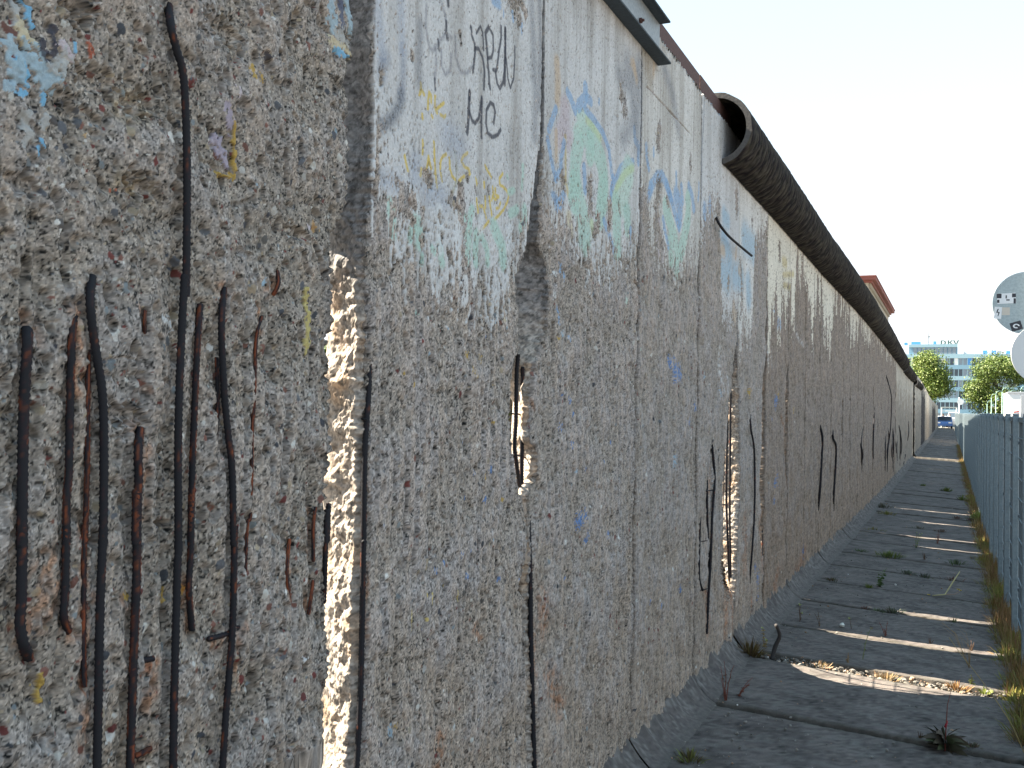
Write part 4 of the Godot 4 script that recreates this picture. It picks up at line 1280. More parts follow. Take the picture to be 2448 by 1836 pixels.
func tree(label: String, at: Vector3, h: float, wide: float, trunk: float, ca: Color, cb: Color, leaves: int, seed: int) -> void:
	var rg := RandomNumberGenerator.new()
	rg.seed = seed
	var o := thing("street_tree", label, "tree", at, "trees along the street")
	var st := begin(true)
	var top := h * 0.62
	tube(st, PackedVector3Array([Vector3(0, -0.2, 0), Vector3(0.03, h * 0.2, 0.02), Vector3(-0.05, h * 0.42, 0.05), Vector3(0.02, top, 0)]), PackedFloat32Array([trunk, trunk * 0.75, trunk * 0.55, trunk * 0.2]), 8)
	put("trunk", done(st), M.bark, o)
	var blobs: Array = []
	for i in 26:
		var a := rg.randf() * TAU
		var y := rg.randf_range(0.26, 0.93)
		var env := sin(PI * clampf((y - 0.16) / 0.86, 0, 1))
		var rr := sqrt(rg.randf()) * wide * 0.5 * env * 0.82
		blobs.append([Vector3(cos(a) * rr, y * h, sin(a) * rr), wide * rg.randf_range(0.15, 0.23)])
	blobs.append([Vector3(0, h * 0.9, 0), wide * 0.16])
	var lim := begin(true)
	for i in 14:
		var tgt: Vector3 = blobs[i][0]
		var from := Vector3(0, clampf(tgt.y * 0.6, h * 0.18, top), 0)
		tube(lim, PackedVector3Array([from, from.lerp(tgt, 0.5) + Vector3(0, 0.1, 0), tgt]), PackedFloat32Array([trunk * 0.35, trunk * 0.22, trunk * 0.06]), 5)
	put("limbs", done(lim), M.bark, o)
	var vs := PackedVector3Array()
	var ns := PackedVector3Array()
	var cs := PackedColorArray()
	var ix := PackedInt32Array()
	for i in leaves:
		var bl: Array = blobs[rg.randi() % blobs.size()]
		var d := Vector3(rg.randfn(), rg.randfn(), rg.randfn()).normalized()
		var p: Vector3 = bl[0] + d * bl[1] * pow(rg.randf(), 0.38) * rg.randf_range(0.75, 1.2)
		var nrm := (d + Vector3(rg.randfn(), rg.randfn() + 0.6, rg.randfn()) * 0.7).normalized()
		var t1 := nrm.cross(Vector3(rg.randfn(), rg.randfn(), rg.randfn())).normalized()
		var t2 := nrm.cross(t1)
		var s := rg.randf_range(0.045, 0.095) * wide / 5.5
		var c := ca.lerp(cb, rg.randf()) * rg.randf_range(0.75, 1.2)
		var at0 := vs.size()
		for q in [t1 * s, t2 * s * 0.7, -t1 * s, -t2 * s * 0.7]:
			vs.append(p + q + nrm * rg.randf_range(-0.3, 0.3) * s)
			ns.append(nrm)
			cs.append(c)
		for q in [0, 2, 1, 0, 3, 2]:
			ix.append(at0 + q)
	put("crown", arrays(vs, ns, cs, ix), M.leaf, o)

# ---------------------------------------------------------------- things beside the wall
func bar_box(lo: Vector3, hi: Vector3, bev := 0.0) -> ArrayMesh:
	var st := begin()
	box(st, lo, hi, bev)
	return done(st)

func build_fence() -> void:
	var o := thing("steel_fence", "long blue-grey steel mesh fence with square posts beside the path", "fence")
	const Z := 1.85
	const STEP := 1.25
	var post := bar_box(Vector3(-0.03, -0.2, -0.025), Vector3(0.03, 1.675, 0.022), 0.004)
	var capm := bar_box(Vector3(-0.033, 1.675, -0.022), Vector3(0.033, 1.69, 0.022), 0.003)
	var clampm := bar_box(Vector3(-0.034, -0.012, 0.018), Vector3(0.034, 0.012, 0.034), 0.003)
	var u := 4.10
	var kk := 0
	while u < 116.0:
		var y := 0.0
		var pm := put("post", post, M.fence, o, Vector3(u, y, Z))
		if u < 20.0:
			put("cap", capm, M.fence, pm)
			for h in [0.25, 0.85, 1.45]:
				put("clamp", clampm, M.wire, pm, Vector3(0, h, 0))
		var l := STEP if u < 45.0 else STEP * 2.0
		var st := begin()
		var x := u + 0.045
		while x < u + l - 0.03:
			box(st, Vector3(x - 0.0028, -0.06, Z + 0.028), Vector3(x + 0.0028, 1.63, Z + 0.0336))
			x += 0.05
		if u >= 21.0:
			for h in 10:
				box(st, Vector3(u, 0.0 + h * 0.165, Z + 0.0205), Vector3(u + l, 0.008 + h * 0.165, Z + 0.028))
		var wm := put("upright_wires", done(st), M.wire, o)
		wm.set_meta("kind", "stuff")
		if u < 21.0:
			var hb := bar_box(Vector3(0, -0.004, -0.0075), Vector3(l, 0.004, 0.0), 0.0)
			for h in 10:
				put("cross_wire", hb, M.cross, o, Vector3(u, 0.004 + h * 0.165, Z + 0.028))
		put("top_rail", bar_box(Vector3(0, -0.022, -0.02), Vector3(l - 0.004, 0.022, 0.02), 0.004), M.fence, o, Vector3(u + 0.002, 1.640, Z + 0.036))
		u += l
		kk += 1

func build_beam() -> void:
	var o := thing("steel_beam", "galvanised steel channel clamped along the wall top, ending before the pipe", "beam")
	put("web", bar_box(Vector3(2.3, 3.408, 0.004), Vector3(4.745, 3.606, 0.012), 0.001), M.zinc, o)
	put("flange", bar_box(Vector3(2.3, 3.398, 0.0045), Vector3(4.75, 3.408, 0.072), 0.002), M.zinc_shaded, o)
	put("flange", bar_box(Vector3(2.3, 3.606, 0.0045), Vector3(4.75, 3.616, 0.066), 0.002), M.zinc_shaded, o)
	for x in [3.45, 4.40]:
		var st := begin(true)
		tube(st, PackedVector3Array([Vector3(x, 3.497, 0.012), Vector3(x, 3.497, 0.024)]), PackedFloat32Array([0.013, 0.013]), 6)
		tube(st, PackedVector3Array([Vector3(x, 3.497, 0.024), Vector3(x, 3.497, 0.034)]), PackedFloat32Array([0.007, 0.007]), 8)
		put("bolt", done(st), M.brown, o)
	for k2 in [[4.0, 5.715, "red-brown steel strip on the wall top, running from the channel"], [5.745, 6.62, "short red-brown steel strip on the wall top that enters the pipe"]]:
		var m := put("steel_strip", bar_box(Vector3(k2[0], 3.36, -0.030), Vector3(k2[1], 3.665 if k2[0] < 5.0 else 3.672, -0.016), 0.002), M.brown)
		tag(m, k2[2], "steel strip")

func disc_sign(label: String, at: Vector3, r: float, m: StandardMaterial3D, facing: float, post_off: Vector3) -> Node3D:
	var o := thing("round_sign", label, "sign", at)
	o.rotation.y = facing
	var st := begin()
	var prev := PackedVector3Array()
	# lathed disc with a rolled rim: profile (radius, depth)
	var prof := [Vector2(0.0, 0.0), Vector2(r - 0.012, 0.0), Vector2(r - 0.008, -0.012), Vector2(r, -0.012), Vector2(r, 0.006), Vector2(0.0, 0.006)]
	var n := 56
	for q in prof.size() - 1:
		for i in n:
			var a := TAU * i / n
			var b2 := TAU * (i + 1) / n
			var p0: Vector2 = prof[q]
			var p1: Vector2 = prof[q + 1]
			quad(st, Vector3(cos(a) * p0.x, sin(a) * p0.x, p0.y), Vector3(cos(a) * p1.x, sin(a) * p1.x, p1.y), Vector3(cos(b2) * p1.x, sin(b2) * p1.x, p1.y), Vector3(cos(b2) * p0.x, sin(b2) * p0.x, p0.y))
	put("disc", done(st), m, o)
	var sp := begin(true)
	tube(sp, PackedVector3Array([post_off + Vector3(0, -3.4, 0), post_off + Vector3(0, r + 0.08, 0)]), PackedFloat32Array([0.03, 0.03]), 14)
	put("post", done(sp), M.zinc, o)
	var cl := begin()
	for y in [-0.16, 0.16]:
		box(cl, Vector3(0.03, y - 0.015, minf(post_off.z, 0.0) + 0.008), Vector3(post_off.x + 0.035, y + 0.015, maxf(post_off.z, 0.0)), 0.003)
	put("bracket", done(cl), M.zinc, o)
	return o

func car(called: String, label: String, at: Vector3, turn: float, m: StandardMaterial3D, tall := 1.0) -> void:
	var o := thing(called, label, "van" if tall > 1.2 else "car", at)
	o.rotation.y = turn
	var prof := [[-2.1, 0.35, 0.62], [-2.05, 0.32, 0.86], [-1.2, 0.28, 0.95], [-0.55, 0.28, 1.44], [0.9, 0.28, 1.46], [1.65, 0.28, 0.98], [2.1, 0.34, 0.92], [2.15, 0.4, 0.7]]
	var st := begin()
	for i in prof.size() - 1:
		var a: Array = prof[i]
		var z: Array = prof[i + 1]
		var wa := 0.86
		var ta: float = 0.86 if a[2] < 1.2 else 0.66
		var tb: float = 0.86 if z[2] < 1.2 else 0.66
		var ha: float = a[2] * tall
		var hb: float = z[2] * tall
		var ya: float = minf(0.9 * tall, ha)
		var yb: float = minf(0.9 * tall, hb)
		for s in [1.0, -1.0]:
			var q := [Vector3(a[0], a[1], wa * s), Vector3(z[0], z[1], wa * s), Vector3(z[0], yb, wa * s), Vector3(a[0], ya, wa * s), Vector3(z[0], hb, tb * s), Vector3(a[0], ha, ta * s)]
			if s > 0:
				quad(st, q[0], q[1], q[2], q[3])
				quad(st, q[3], q[2], q[4], q[5])
			else:
				quad(st, q[1], q[0], q[3], q[2])
				quad(st, q[2], q[3], q[5], q[4])
		quad(st, Vector3(a[0], ha, ta), Vector3(z[0], hb, tb), Vector3(z[0], hb, -tb), Vector3(a[0], ha, -ta))
	for e in [prof[0], prof[7]]:
		var s2: float = signf(e[0])
		var q := [Vector3(e[0], e[1], -0.86 * s2), Vector3(e[0], e[2] * tall, -0.86 * s2), Vector3(e[0], e[2] * tall, 0.86 * s2), Vector3(e[0], e[1], 0.86 * s2)]
		quad(st, q[0], q[1], q[2], q[3])
	put("body", done(st), m, o)
	for s in [-1.0, 1.0]:
		var ws := begin()
		var y0 := 0.98 * tall
		var y1 := 1.38 * tall
		quad(ws, Vector3(-0.55, y0, 0.845 * s), Vector3(1.3, y0, 0.845 * s), Vector3(0.85, y1, 0.69 * s), Vector3(-0.4, y1, 0.69 * s))
		put("side_window", done(ws), M.glass, o)
	var wf := begin()
	quad(wf, Vector3(-1.17, 0.99 * tall, 0.72), Vector3(-1.17, 0.99 * tall, -0.72), Vector3(-0.6, 1.41 * tall, -0.6), Vector3(-0.6, 1.41 * tall, 0.6))
	put("windscreen", done(wf), M.glass, o)
	var wr := begin()
	quad(wr, Vector3(1.62, 1.03 * tall, -0.72), Vector3(1.62, 1.03 * tall, 0.72), Vector3(0.98, 1.43 * tall, 0.6), Vector3(0.98, 1.43 * tall, -0.6))
	put("rear_window", done(wr), M.glass, o)
	for x in [-1.35, 1.35]:
		for s in [-1.0, 1.0]:
			var t := begin(true)
			tube(t, PackedVector3Array([Vector3(x, 0.32, 0.70 * s), Vector3(x, 0.32, 0.88 * s)]), PackedFloat32Array([0.32, 0.32]), 16)
			put("wheel", done(t), M.tyre, o)
	for s in [-0.6, 0.6]:
		put("headlight", bar_box(Vector3(-2.12, 0.66 * tall, s - 0.16), Vector3(-2.06, 0.78 * tall, s + 0.16), 0.01), M.white, o)
		put("tail_light", bar_box(Vector3(2.1, 0.7 * tall, s - 0.14), Vector3(2.16, 0.86 * tall, s + 0.14), 0.01), M.red, o)

func street_lamp(at: Vector3, h: float, label: String) -> void:
	var o := thing("street_lamp", label, "street lamp", at, "pale green curved street lamps")
	o.rotation.y = 0.3
	var st := begin(true)
	tube(st, PackedVector3Array([Vector3(0, 0, 0), Vector3(0, 0.7, 0), Vector3(0, 0.72, 0), Vector3(0, h - 0.38, 0)]), PackedFloat32Array([0.08, 0.07, 0.04, 0.03]), 10)
	put("pole", done(st), M.lamp, o)
	var hook := PackedVector3Array()
	for i in 13:
		var a := PI - PI * 1.05 * i / 12.0
		hook.append(Vector3(0, h - 0.38 + sin(a) * 0.36, 0.30 + cos(a) * 0.30))
	var hs := begin(true)
	var rr := PackedFloat32Array()
	rr.resize(13)
	rr.fill(0.026)
	tube(hs, hook, rr, 8)
	put("curved_arm", done(hs), M.lamp, o)
	var sh := begin(true)
	tube(sh, PackedVector3Array([Vector3(0, h - 0.40, 0.6), Vector3(0, h - 0.46, 0.6), Vector3(0, h - 0.60, 0.6)]), PackedFloat32Array([0.03, 0.08, 0.15]), 14, true)
	put("lamp_shade", done(sh), M.lamp, o)
	var gl := begin(true)
	tube(gl, PackedVector3Array([Vector3(0, h - 0.60, 0.6), Vector3(0, h - 0.66, 0.6), Vector3(0, h - 0.70, 0.6)]), PackedFloat32Array([0.12, 0.10, 0.05]), 14)
	put("globe", done(gl), M.lampglass, o)

func person(label: String, at: Vector3, top: Color, trousers: Color, hair: Color, turn: float, seed: int) -> void:
	var o := thing("person", label, "person", at, "")
	o.rotation.y = turn
	var skin := Color(0.45, 0.27, 0.19)
	# rings: height, half width, half depth, z shift, colour
	var rings := [[0.86, 0.16, 0.11, 0.0, trousers], [0.98, 0.175, 0.12, 0.0, trousers], [1.0, 0.17, 0.115, 0.0, top], [1.15, 0.165, 0.11, 0.01, top], [1.32, 0.20, 0.12, 0.01, top], [1.42, 0.21, 0.105, 0.0, top], [1.475, 0.13, 0.08, 0.0, top], [1.50, 0.06, 0.06, 0.0, skin], [1.54, 0.055, 0.06, 0.01, skin], [1.58, 0.068, 0.085, 0.02, skin], [1.64, 0.075, 0.098, 0.02, skin], [1.68, 0.078, 0.10, 0.01, hair], [1.73, 0.06, 0.08, 0.005, hair], [1.755, 0.02, 0.03, 0.0, hair]]
	var st := begin(true)
	var n := 14
	for i in rings.size() - 1:
		for q in n:
			var a := TAU * q / n
			var b2 := TAU * (q + 1) / n
			var r0: Array = rings[i]
			var r1: Array = rings[i + 1]
			st.set_color(r0[4])
			quad(st, Vector3(cos(a) * r0[1], r0[0], r0[3] + sin(a) * r0[2]), Vector3(cos(a) * r1[1], r1[0], r1[3] + sin(a) * r1[2]), Vector3(cos(b2) * r1[1], r1[0], r1[3] + sin(b2) * r1[2]), Vector3(cos(b2) * r0[1], r0[0], r0[3] + sin(b2) * r0[2]))
	for s in [-1.0, 1.0]:
		st.set_color(trousers)
		tube(st, PackedVector3Array([Vector3(0.09 * s, 0.92, 0), Vector3(0.095 * s, 0.5, 0.03 * s), Vector3(0.10 * s, 0.08, -0.08 * s)]), PackedFloat32Array([0.095, 0.062, 0.045]), 9)
		st.set_color(Color(0.03, 0.03, 0.03))
		tube(st, PackedVector3Array([Vector3(0.10 * s, 0.045, -0.13 * s), Vector3(0.10 * s, 0.045, 0.12 - 0.08 * s)]), PackedFloat32Array([0.045, 0.04]), 8)
		st.set_color(top)
		tube(st, PackedVector3Array([Vector3(0.19 * s, 1.41, 0), Vector3(0.25 * s, 1.14, -0.02), Vector3(0.25 * s, 0.92, 0.08)]), PackedFloat32Array([0.058, 0.045, 0.034]), 9)
		st.set_color(skin)
		tube(st, PackedVector3Array([Vector3(0.25 * s, 0.92, 0.08), Vector3(0.25 * s, 0.80, 0.12)]), PackedFloat32Array([0.034, 0.025]), 8)
	st.set_color(skin)
	tube(st, PackedVector3Array([Vector3(0, 1.625, 0.11), Vector3(0, 1.60, 0.135)]), PackedFloat32Array([0.012, 0.014]), 6)
	put("body", done(st), M.skin, o)

func office() -> void:
	var o := thing("office_building", "long pale blue office block with rows of windows behind the trees", "building", Vector3(322, 0, 0))
	const FH := 3.3
	put("core", bar_box(Vector3(0.3, 0, -14), Vector3(14, 19.3, 22)), M.facade, o)
	put("tower_core", bar_box(Vector3(0.3, 19.3, -10.2), Vector3(14, 22.3, 3.3)), M.facade, o)
	for f in 7:
		var y0 := 19.3 - f * FH
		var st := begin()
		box(st, Vector3(0.0, y0 - 1.25, -14), Vector3(0.3, y0, 22))
		put("spandrel", done(st), M.facade2 if f % 2 == 0 else M.facade, o)
	put("spandrel", bar_box(Vector3(0, 21.4, -10.2), Vector3(0.3, 22.3, 3.3)), M.facade2, o)
	var win := bar_box(Vector3(0.16, 0, 0.07), Vector3(0.295, 2.05, 1.05))
	var win2 := bar_box(Vector3(0.16, 0, 0.07), Vector3(0.295, 1.3, 1.05))
	var mull := bar_box(Vector3(0.02, 0, -0.07), Vector3(0.295, 2.05, 0.07))
	var rg := RandomNumberGenerator.new()
	rg.seed = 77
	for f in 6:
		for b2 in 26:
			var z := -12.0 + b2 * 1.2
			var t := rg.randf()
			put("window", win, M.glass if t < 0.55 else (M.glass2 if t < 0.88 else (M.bluepanel if t < 0.95 else M.white)), o, Vector3(0, 16.0 - f * FH, z))
			put("mullion", mull, M.facade2, o, Vector3(0, 16.0 - f * FH, z))
	for b2 in 10:
		put("window", win, M.glass2, o, Vector3(0, 19.32, -9.0 + b2 * 1.2))
	for q in [[-9.6, 22.3, 2.6, 0.9], [-3.4, 22.3, 0.8, 1.0], [-11.6, 22.3, 0.9, 0.7]]:
		put("roof_box", bar_box(Vector3(2, q[1], q[0]), Vector3(5, q[1] + q[3], q[0] + q[2]), 0.0), M.bluepanel, o)
	for q in [[10.2, 1.1, M.bluepanel], [12.6, 1.0, M.bluepanel], [16.4, 0.9, M.bluepanel], [8.0, 0.9, M.white], [11.4, 0.9, M.white], [5.0, 0.9, M.white], [14.0, 0.9, M.lead]]:
		put("roof_box", bar_box(Vector3(1.5, 19.3, q[0]), Vector3(4.5, 19.3 + q[1], q[0] + 1.1), 0.0), q[2], o)
	var mast := begin()
	for h in 5:
		box(mast, Vector3(3.0, 22.3 + h * 1.1, -4.75 - 0.1 + 0.02 * h), Vector3(3.2, 23.4 + h * 1.1, -4.55 - 0.02 * h))
	box(mast, Vector3(2.8, 24.6, -5.0), Vector3(3.4, 25.0, -4.3))
	put("mast", done(mast), M.lead, o)
	var tm := TextMesh.new()
	tm.text = "DKV"
	var sf := SystemFont.new()
	sf.font_names = PackedStringArray(["Droid Sans"])
	sf.font_weight = 700
	tm.font = sf
	tm.font_size = 48
	tm.pixel_size = 0.038
	tm.depth = 0.25
	tm.horizontal_alignment = HORIZONTAL_ALIGNMENT_LEFT
	var letters := put("roof_lettering", tm, M.letters, o, Vector3(0.6, 22.75, -1.6))
	letters.rotation.y = -PI / 2
	letters.scale = Vector3(1.5, 1.0, 1.0)

func museum() -> void:
	var o := thing("museum_building", "stone building with a deep red-brown cornice rising behind the wall", "building", Vector3(146, 0, -8.3))
	put("wall", bar_box(Vector3(1.2, 0, -40), Vector3(50.5, 17.2, -1.3)), M.stone, o)
	put("frieze", bar_box(Vector3(0.9, 17.2, -40), Vector3(50.8, 19.85, -1.0)), M.stone, o)
	put("cornice", bar_box(Vector3(0.5, 19.85, -40), Vector3(51.3, 20.2, -0.5)), M.terracotta, o)
	put("cornice", bar_box(Vector3(0.0, 20.2, -40), Vector3(52.0, 20.65, 0.0)), M.terracotta, o)
	put("gutter", bar_box(Vector3(-0.1, 20.65, -40), Vector3(52.1, 20.8, 0.1)), M.terracotta, o)
	var bracket := bar_box(Vector3(0, 19.3, -1.0), Vector3(0.5, 19.85, -0.7))
	for q in 44:
		put("bracket", bracket, M.stone, o, Vector3(1.6 + q * 1.1, 0, 0))
	for b2 in 12:
		put("window", bar_box(Vector3(3.0 + b2 * 4.0, 11.5, -1.32), Vector3(4.7 + b2 * 4.0, 15.6, -1.25)), M.glass, o)
	put("string_course", bar_box(Vector3(0.95, 16.2, -40), Vector3(50.75, 16.6, -1.05)), M.terracotta, o)
	var rf := begin()
	quad(rf, Vector3(1, 20.8, -1.5), Vector3(51, 20.8, -1.5), Vector3(48, 23.0, -10), Vector3(4, 23.0, -10))
	quad(rf, Vector3(1, 20.8, -40), Vector3(1, 20.8, -1.5), Vector3(4, 23.0, -10), Vector3(4, 23.0, -40))
	put("roof", done(rf), M.lead, o)

# ---------------------------------------------------------------- small things
func red_plant(at: Vector3) -> void:
	var o := thing("red_leaved_weed", "dark weed with broad reddish leaves in the slab joint at the lower right", "weed", at)
	var rg := RandomNumberGenerator.new()
	rg.seed = 5
	var vs := PackedVector3Array()
	var ns := PackedVector3Array()
	var cs := PackedColorArray()
	var ix := PackedInt32Array()
	for i in 46:
		var a := rg.randf() * TAU
		var up := rg.randf_range(0.15, 1.6)
		var c := Color(0.055, 0.03, 0.022).lerp(Color(0.06, 0.07, 0.03), rg.randf())
		var y := rg.randf() * 0.07
		blade(vs, ns, cs, ix, Vector3(cos(a) * 0.01, y, sin(a) * 0.01), Vector3(cos(a), up, sin(a)).normalized(), rg.randf_range(0.07, 0.13), 0.021, rg.randf_range(0.4, 1.2), c * 0.7, c, 5)
	put("leaves", arrays(vs, ns, cs, ix), M.plant, o)
	var st := begin(true)
	st.set_color(Color(0.16, 0.04, 0.03))
	tube(st, PackedVector3Array([Vector3(0, -0.01, 0), Vector3(0.004, 0.12, 0.004), Vector3(-0.02, 0.24, 0.01), Vector3(-0.05, 0.34, 0.03)]), PackedFloat32Array([0.004, 0.003, 0.002, 0.001]), 6)
	put("stem", done(st), M.stem, o)
	var tip := begin(true)
	tip.set_color(Color(0.30, 0.02, 0.035))
	tube(tip, PackedVector3Array([Vector3(0, 0.115, 0), Vector3(0.004, 0.15, 0.01)]), PackedFloat32Array([0.007, 0.004]), 7)
	put("flower_bud", done(tip), M.stem, o)

func dry_stump(at: Vector3) -> void:
	var st := begin(true)
	st.set_color(Color(0.035, 0.03, 0.028))
	var line := curve(PackedVector3Array([Vector3(0, -0.02, 0), Vector3(0.02, 0.07, 0.02), Vector3(0.01, 0.15, 0.05), Vector3(-0.03, 0.23, 0.03)]), 0.02)
	var rr := PackedFloat32Array()
	for i in line.size():
		rr.append(0.017 - 0.006 * i / line.size() + n_mid.get_noise_1d(i * 0.03) * 0.003)
	tube(st, line, rr, 9)
	tag(put("dry_stump", done(st), M.stem, null, at), "thick bent black stub sticking up beside the wall foot", "stump")

func broken_stalk(a: Vector3, b2: Vector3, c: Vector3) -> void:
	var o := thing("broken_stalk", "snapped straw-coloured stalk with small yellow flowers lying across a joint", "weed", b2)
	var st := begin(true)
	st.set_color(Color(0.42, 0.36, 0.17))
	tube(st, PackedVector3Array([a - b2, Vector3(0, 0.0, 0), Vector3(0.12, 0.11, 0.07), Vector3(0.21, 0.20, 0.13)]), PackedFloat32Array([0.005, 0.006, 0.006, 0.004]), 6)
	st.set_color(Color(0.34, 0.22, 0.16))
	tube(st, PackedVector3Array([Vector3.ZERO, (c - b2) * 0.6 + Vector3(0, 0.002, 0), (c - b2) + Vector3(0, 0.035, 0)]), PackedFloat32Array([0.004, 0.003, 0.002]), 6)
	put("stem", done(st), M.stem, o)
	var vs := PackedVector3Array()
	var ns := PackedVector3Array()
	var cs := PackedColorArray()
	var ix := PackedInt32Array()
	for p: Vector3 in [(c - b2) + Vector3(0, 0.04, 0), (c - b2) * 0.86 + Vector3(0, 0.05, 0), (a - b2) * 1.35 + Vector3(0, 0.01, 0)]:
		for i in 16:
			var t := TAU * i / 16.0
			blade(vs, ns, cs, ix, p, Vector3(cos(t), 0.6, sin(t)).normalized(), 0.017, 0.005, 0.3, Color(0.5, 0.36, 0.02), Color(0.68, 0.50, 0.03), 2)
	put("flowers", arrays(vs, ns, cs, ix), M.plant, o)

func tall_stalk(at: Vector3) -> void:
	var o := thing("tall_stalk", "tall thin dry stalk leaning left from the fence foot at the lower right", "weed", at)
	var st := begin(true)
	st.set_color(Color(0.30, 0.22, 0.09))
	var line := curve(PackedVector3Array([Vector3(0, -0.02, 0.02), Vector3(0.02, 0.18, -0.07), Vector3(0.07, 0.36, -0.20), Vector3(0.10, 0.48, -0.30), Vector3(0.12, 0.56, -0.36)]), 0.02)
	var rr := PackedFloat32Array()
	for i in line.size():
		rr.append(lerpf(0.0026, 0.0012, float(i) / line.size()))
	tube(st, line, rr, 6)
	put("stem", done(st), M.stem, o)
	var lf := begin(true)
	lf.set_color(Color(0.05, 0.035, 0.02))
	for i in 5:
		tube(lf, PackedVector3Array([Vector3(0.01 * i, 0.0, 0.03), Vector3(-0.03 + 0.016 * i, 0.10, 0.02), Vector3(-0.05 + 0.03 * i, 0.17, -0.01)]), PackedFloat32Array([0.004, 0.004, 0.001]), 5)
	put("dead_leaves", done(lf), M.stem, o)

func airy_grass(at: Vector3, h: float) -> void:
	var o := thing("airy_grass", "fine airy dry grass standing between the light streaks near the fence", "grass", at)
	var rg := RandomNumberGenerator.new()
	rg.seed = 31
	var st := begin(true)
	st.set_color(Color(0.30, 0.19, 0.08))
	for i in 9:
		var d := Vector3(rg.randf_range(0.0, 0.4), 1, rg.randf_range(-0.5, 0.1))
		var m := d * h * rg.randf_range(0.4, 0.8)
		tube(st, PackedVector3Array([Vector3.ZERO, d * h * 0.35, m, m + d * h * 0.2 + Vector3(rg.randf_range(-0.05, 0.05), 0, -0.06)]), PackedFloat32Array([0.0012, 0.001, 0.0008, 0.0005]), 4)
	put("stems", done(st), M.stem, o)

func fence_weeds() -> void:
	var rg := RandomNumberGenerator.new()
	rg.seed = 61
	var kinds := [tuft_mesh(901, 0.16, 0.10, 34, 0.003, Color(0.9, 0.9, 0.9), Color(1, 1, 1)), tuft_mesh(902, 0.12, 0.16, 46, 0.006, Color(0.85, 0.85, 0.85), Color(1, 1, 1)), tuft_mesh(903, 0.24, 0.06, 18, 0.0025, Color(0.9, 0.9, 0.9), Color(1, 1, 1))]
	var names := ["grass_growth", "leafy_growth", "dry_growth"]
	var labels := ["thin grass growing in the strip along the fence foot", "low leafy weeds crowding the strip along the fence foot", "dry brown stems scattered along the fence foot"]
	for kk in 3:
		var mm := MultiMesh.new()
		mm.transform_format = MultiMesh.TRANSFORM_3D
		mm.use_colors = true
		mm.mesh = kinds[kk]
		mm.instance_count = 1000
		for i in 1000:
			var u := 6.0 + 54.0 * pow(rg.randf(), 1.7)
			var z := 1.80 + rg.randfn() * 0.045 - (0.03 if rg.randf() < 0.3 else 0.0)
			z = clampf(z, 1.70, 1.95)
			var s := rg.randf_range(0.35, 1.05) * (0.6 + 0.6 * clampf(n_low.get_noise_2d(u * 0.4, kk * 5.0) + 0.5, 0, 1))
			var bs := Basis(Vector3.UP, rg.randf() * TAU).scaled(Vector3(s, s, s))
			mm.set_instance_transform(i, Transform3D(bs, Vector3(u, ground_y(z) - 0.045, z)))
			var hue := n_low.get_noise_2d(u * 0.5, 20.0 + kk) + rg.randf_range(-0.3, 0.3)
			var c := Color(0.10, 0.13, 0.03).lerp(Color(0.30, 0.28, 0.06), clampf(hue + 0.4, 0.0, 1.0))
			if kk == 2 or hue < -0.15:
				c = Color(0.20, 0.10, 0.045).lerp(Color(0.34, 0.23, 0.09), rg.randf())
			mm.set_instance_color(i, c)
		var o := MultiMeshInstance3D.new()
		o.multimesh = mm
		o.name = names[kk]
		o.material_override = M.plant
		add_child(o, true)
		tag(o, labels[kk], "weeds")
		o.set_meta("kind", "stuff")

func stone_mesh(seed: int) -> ArrayMesh:
	var st := begin(true)
	var sp := SphereMesh.new()
	sp.radius = 0.5
	sp.height = 1.0
	sp.radial_segments = 10
	sp.rings = 6
	var a := sp.get_mesh_arrays()
	var vs: PackedVector3Array = a[Mesh.ARRAY_VERTEX]
	var ix: PackedInt32Array = a[Mesh.ARRAY_INDEX]
	for i in vs.size():
		var p := vs[i]
		vs[i] = p * (1.0 + 0.35 * n_low.get_noise_3d(p.x * 0.6 + seed, p.y * 0.6, p.z * 0.6)) * Vector3(1.0, 0.62, 0.8)
	st.set_color(Color.WHITE)
	st.set_smooth_group(-1)
	for q in ix:
		st.set_color(Color.WHITE)
		st.add_vertex(vs[q])
	return done(st)

func scatter(called: String, label: String, category: String, count: int, seed: int, place: Callable) -> void:
	var rg := RandomNumberGenerator.new()
	rg.seed = seed
	var mm := MultiMesh.new()
	mm.transform_format = MultiMesh.TRANSFORM_3D
	mm.use_colors = true
	mm.mesh = stone_mesh(seed)
	mm.instance_count = count
	for i in count:
		var q: Array = place.call(rg)
		var bs := Basis.from_euler(Vector3(rg.randf() * 0.6, rg.randf() * TAU, rg.randf() * 0.6)).scaled(Vector3.ONE * q[1])
		mm.set_instance_transform(i, Transform3D(bs, q[0]))
		var t := rg.randf()
		var c := Color(0.20, 0.185, 0.165) * rg.randf_range(0.4, 1.3)
		if t < 0.25:
			c = Color(0.33, 0.21, 0.14) * rg.randf_range(0.6, 1.2)
		elif t > 0.975:
			c = Color(0.62, 0.60, 0.57)
		mm.set_instance_color(i, c)
	var o := MultiMeshInstance3D.new()
	o.multimesh = mm
	o.name = called
	o.material_override = M.gravel
	add_child(o, true)
	tag(o, label, category)
	o.set_meta("kind", "stuff")

func rubble() -> void:
	scatter("rubble", "broken stones and grit filling the wide joint lit by the sun", "rubble", 900, 71, func(rg: RandomNumberGenerator) -> Array:
		var z := rg.randf_range(0.1, 1.75)
		var u := 6.96 + rg.randfn() * 0.055 + 0.04 * sin(z * 5.0)
		var s := 0.008 + 0.04 * pow(rg.randf(), 4.0)
		return [Vector3(u, ground_y(z) - 0.045 + rg.randf() * 0.05 - absf(u - 6.96) * 0.1, z + wz(u)), s])

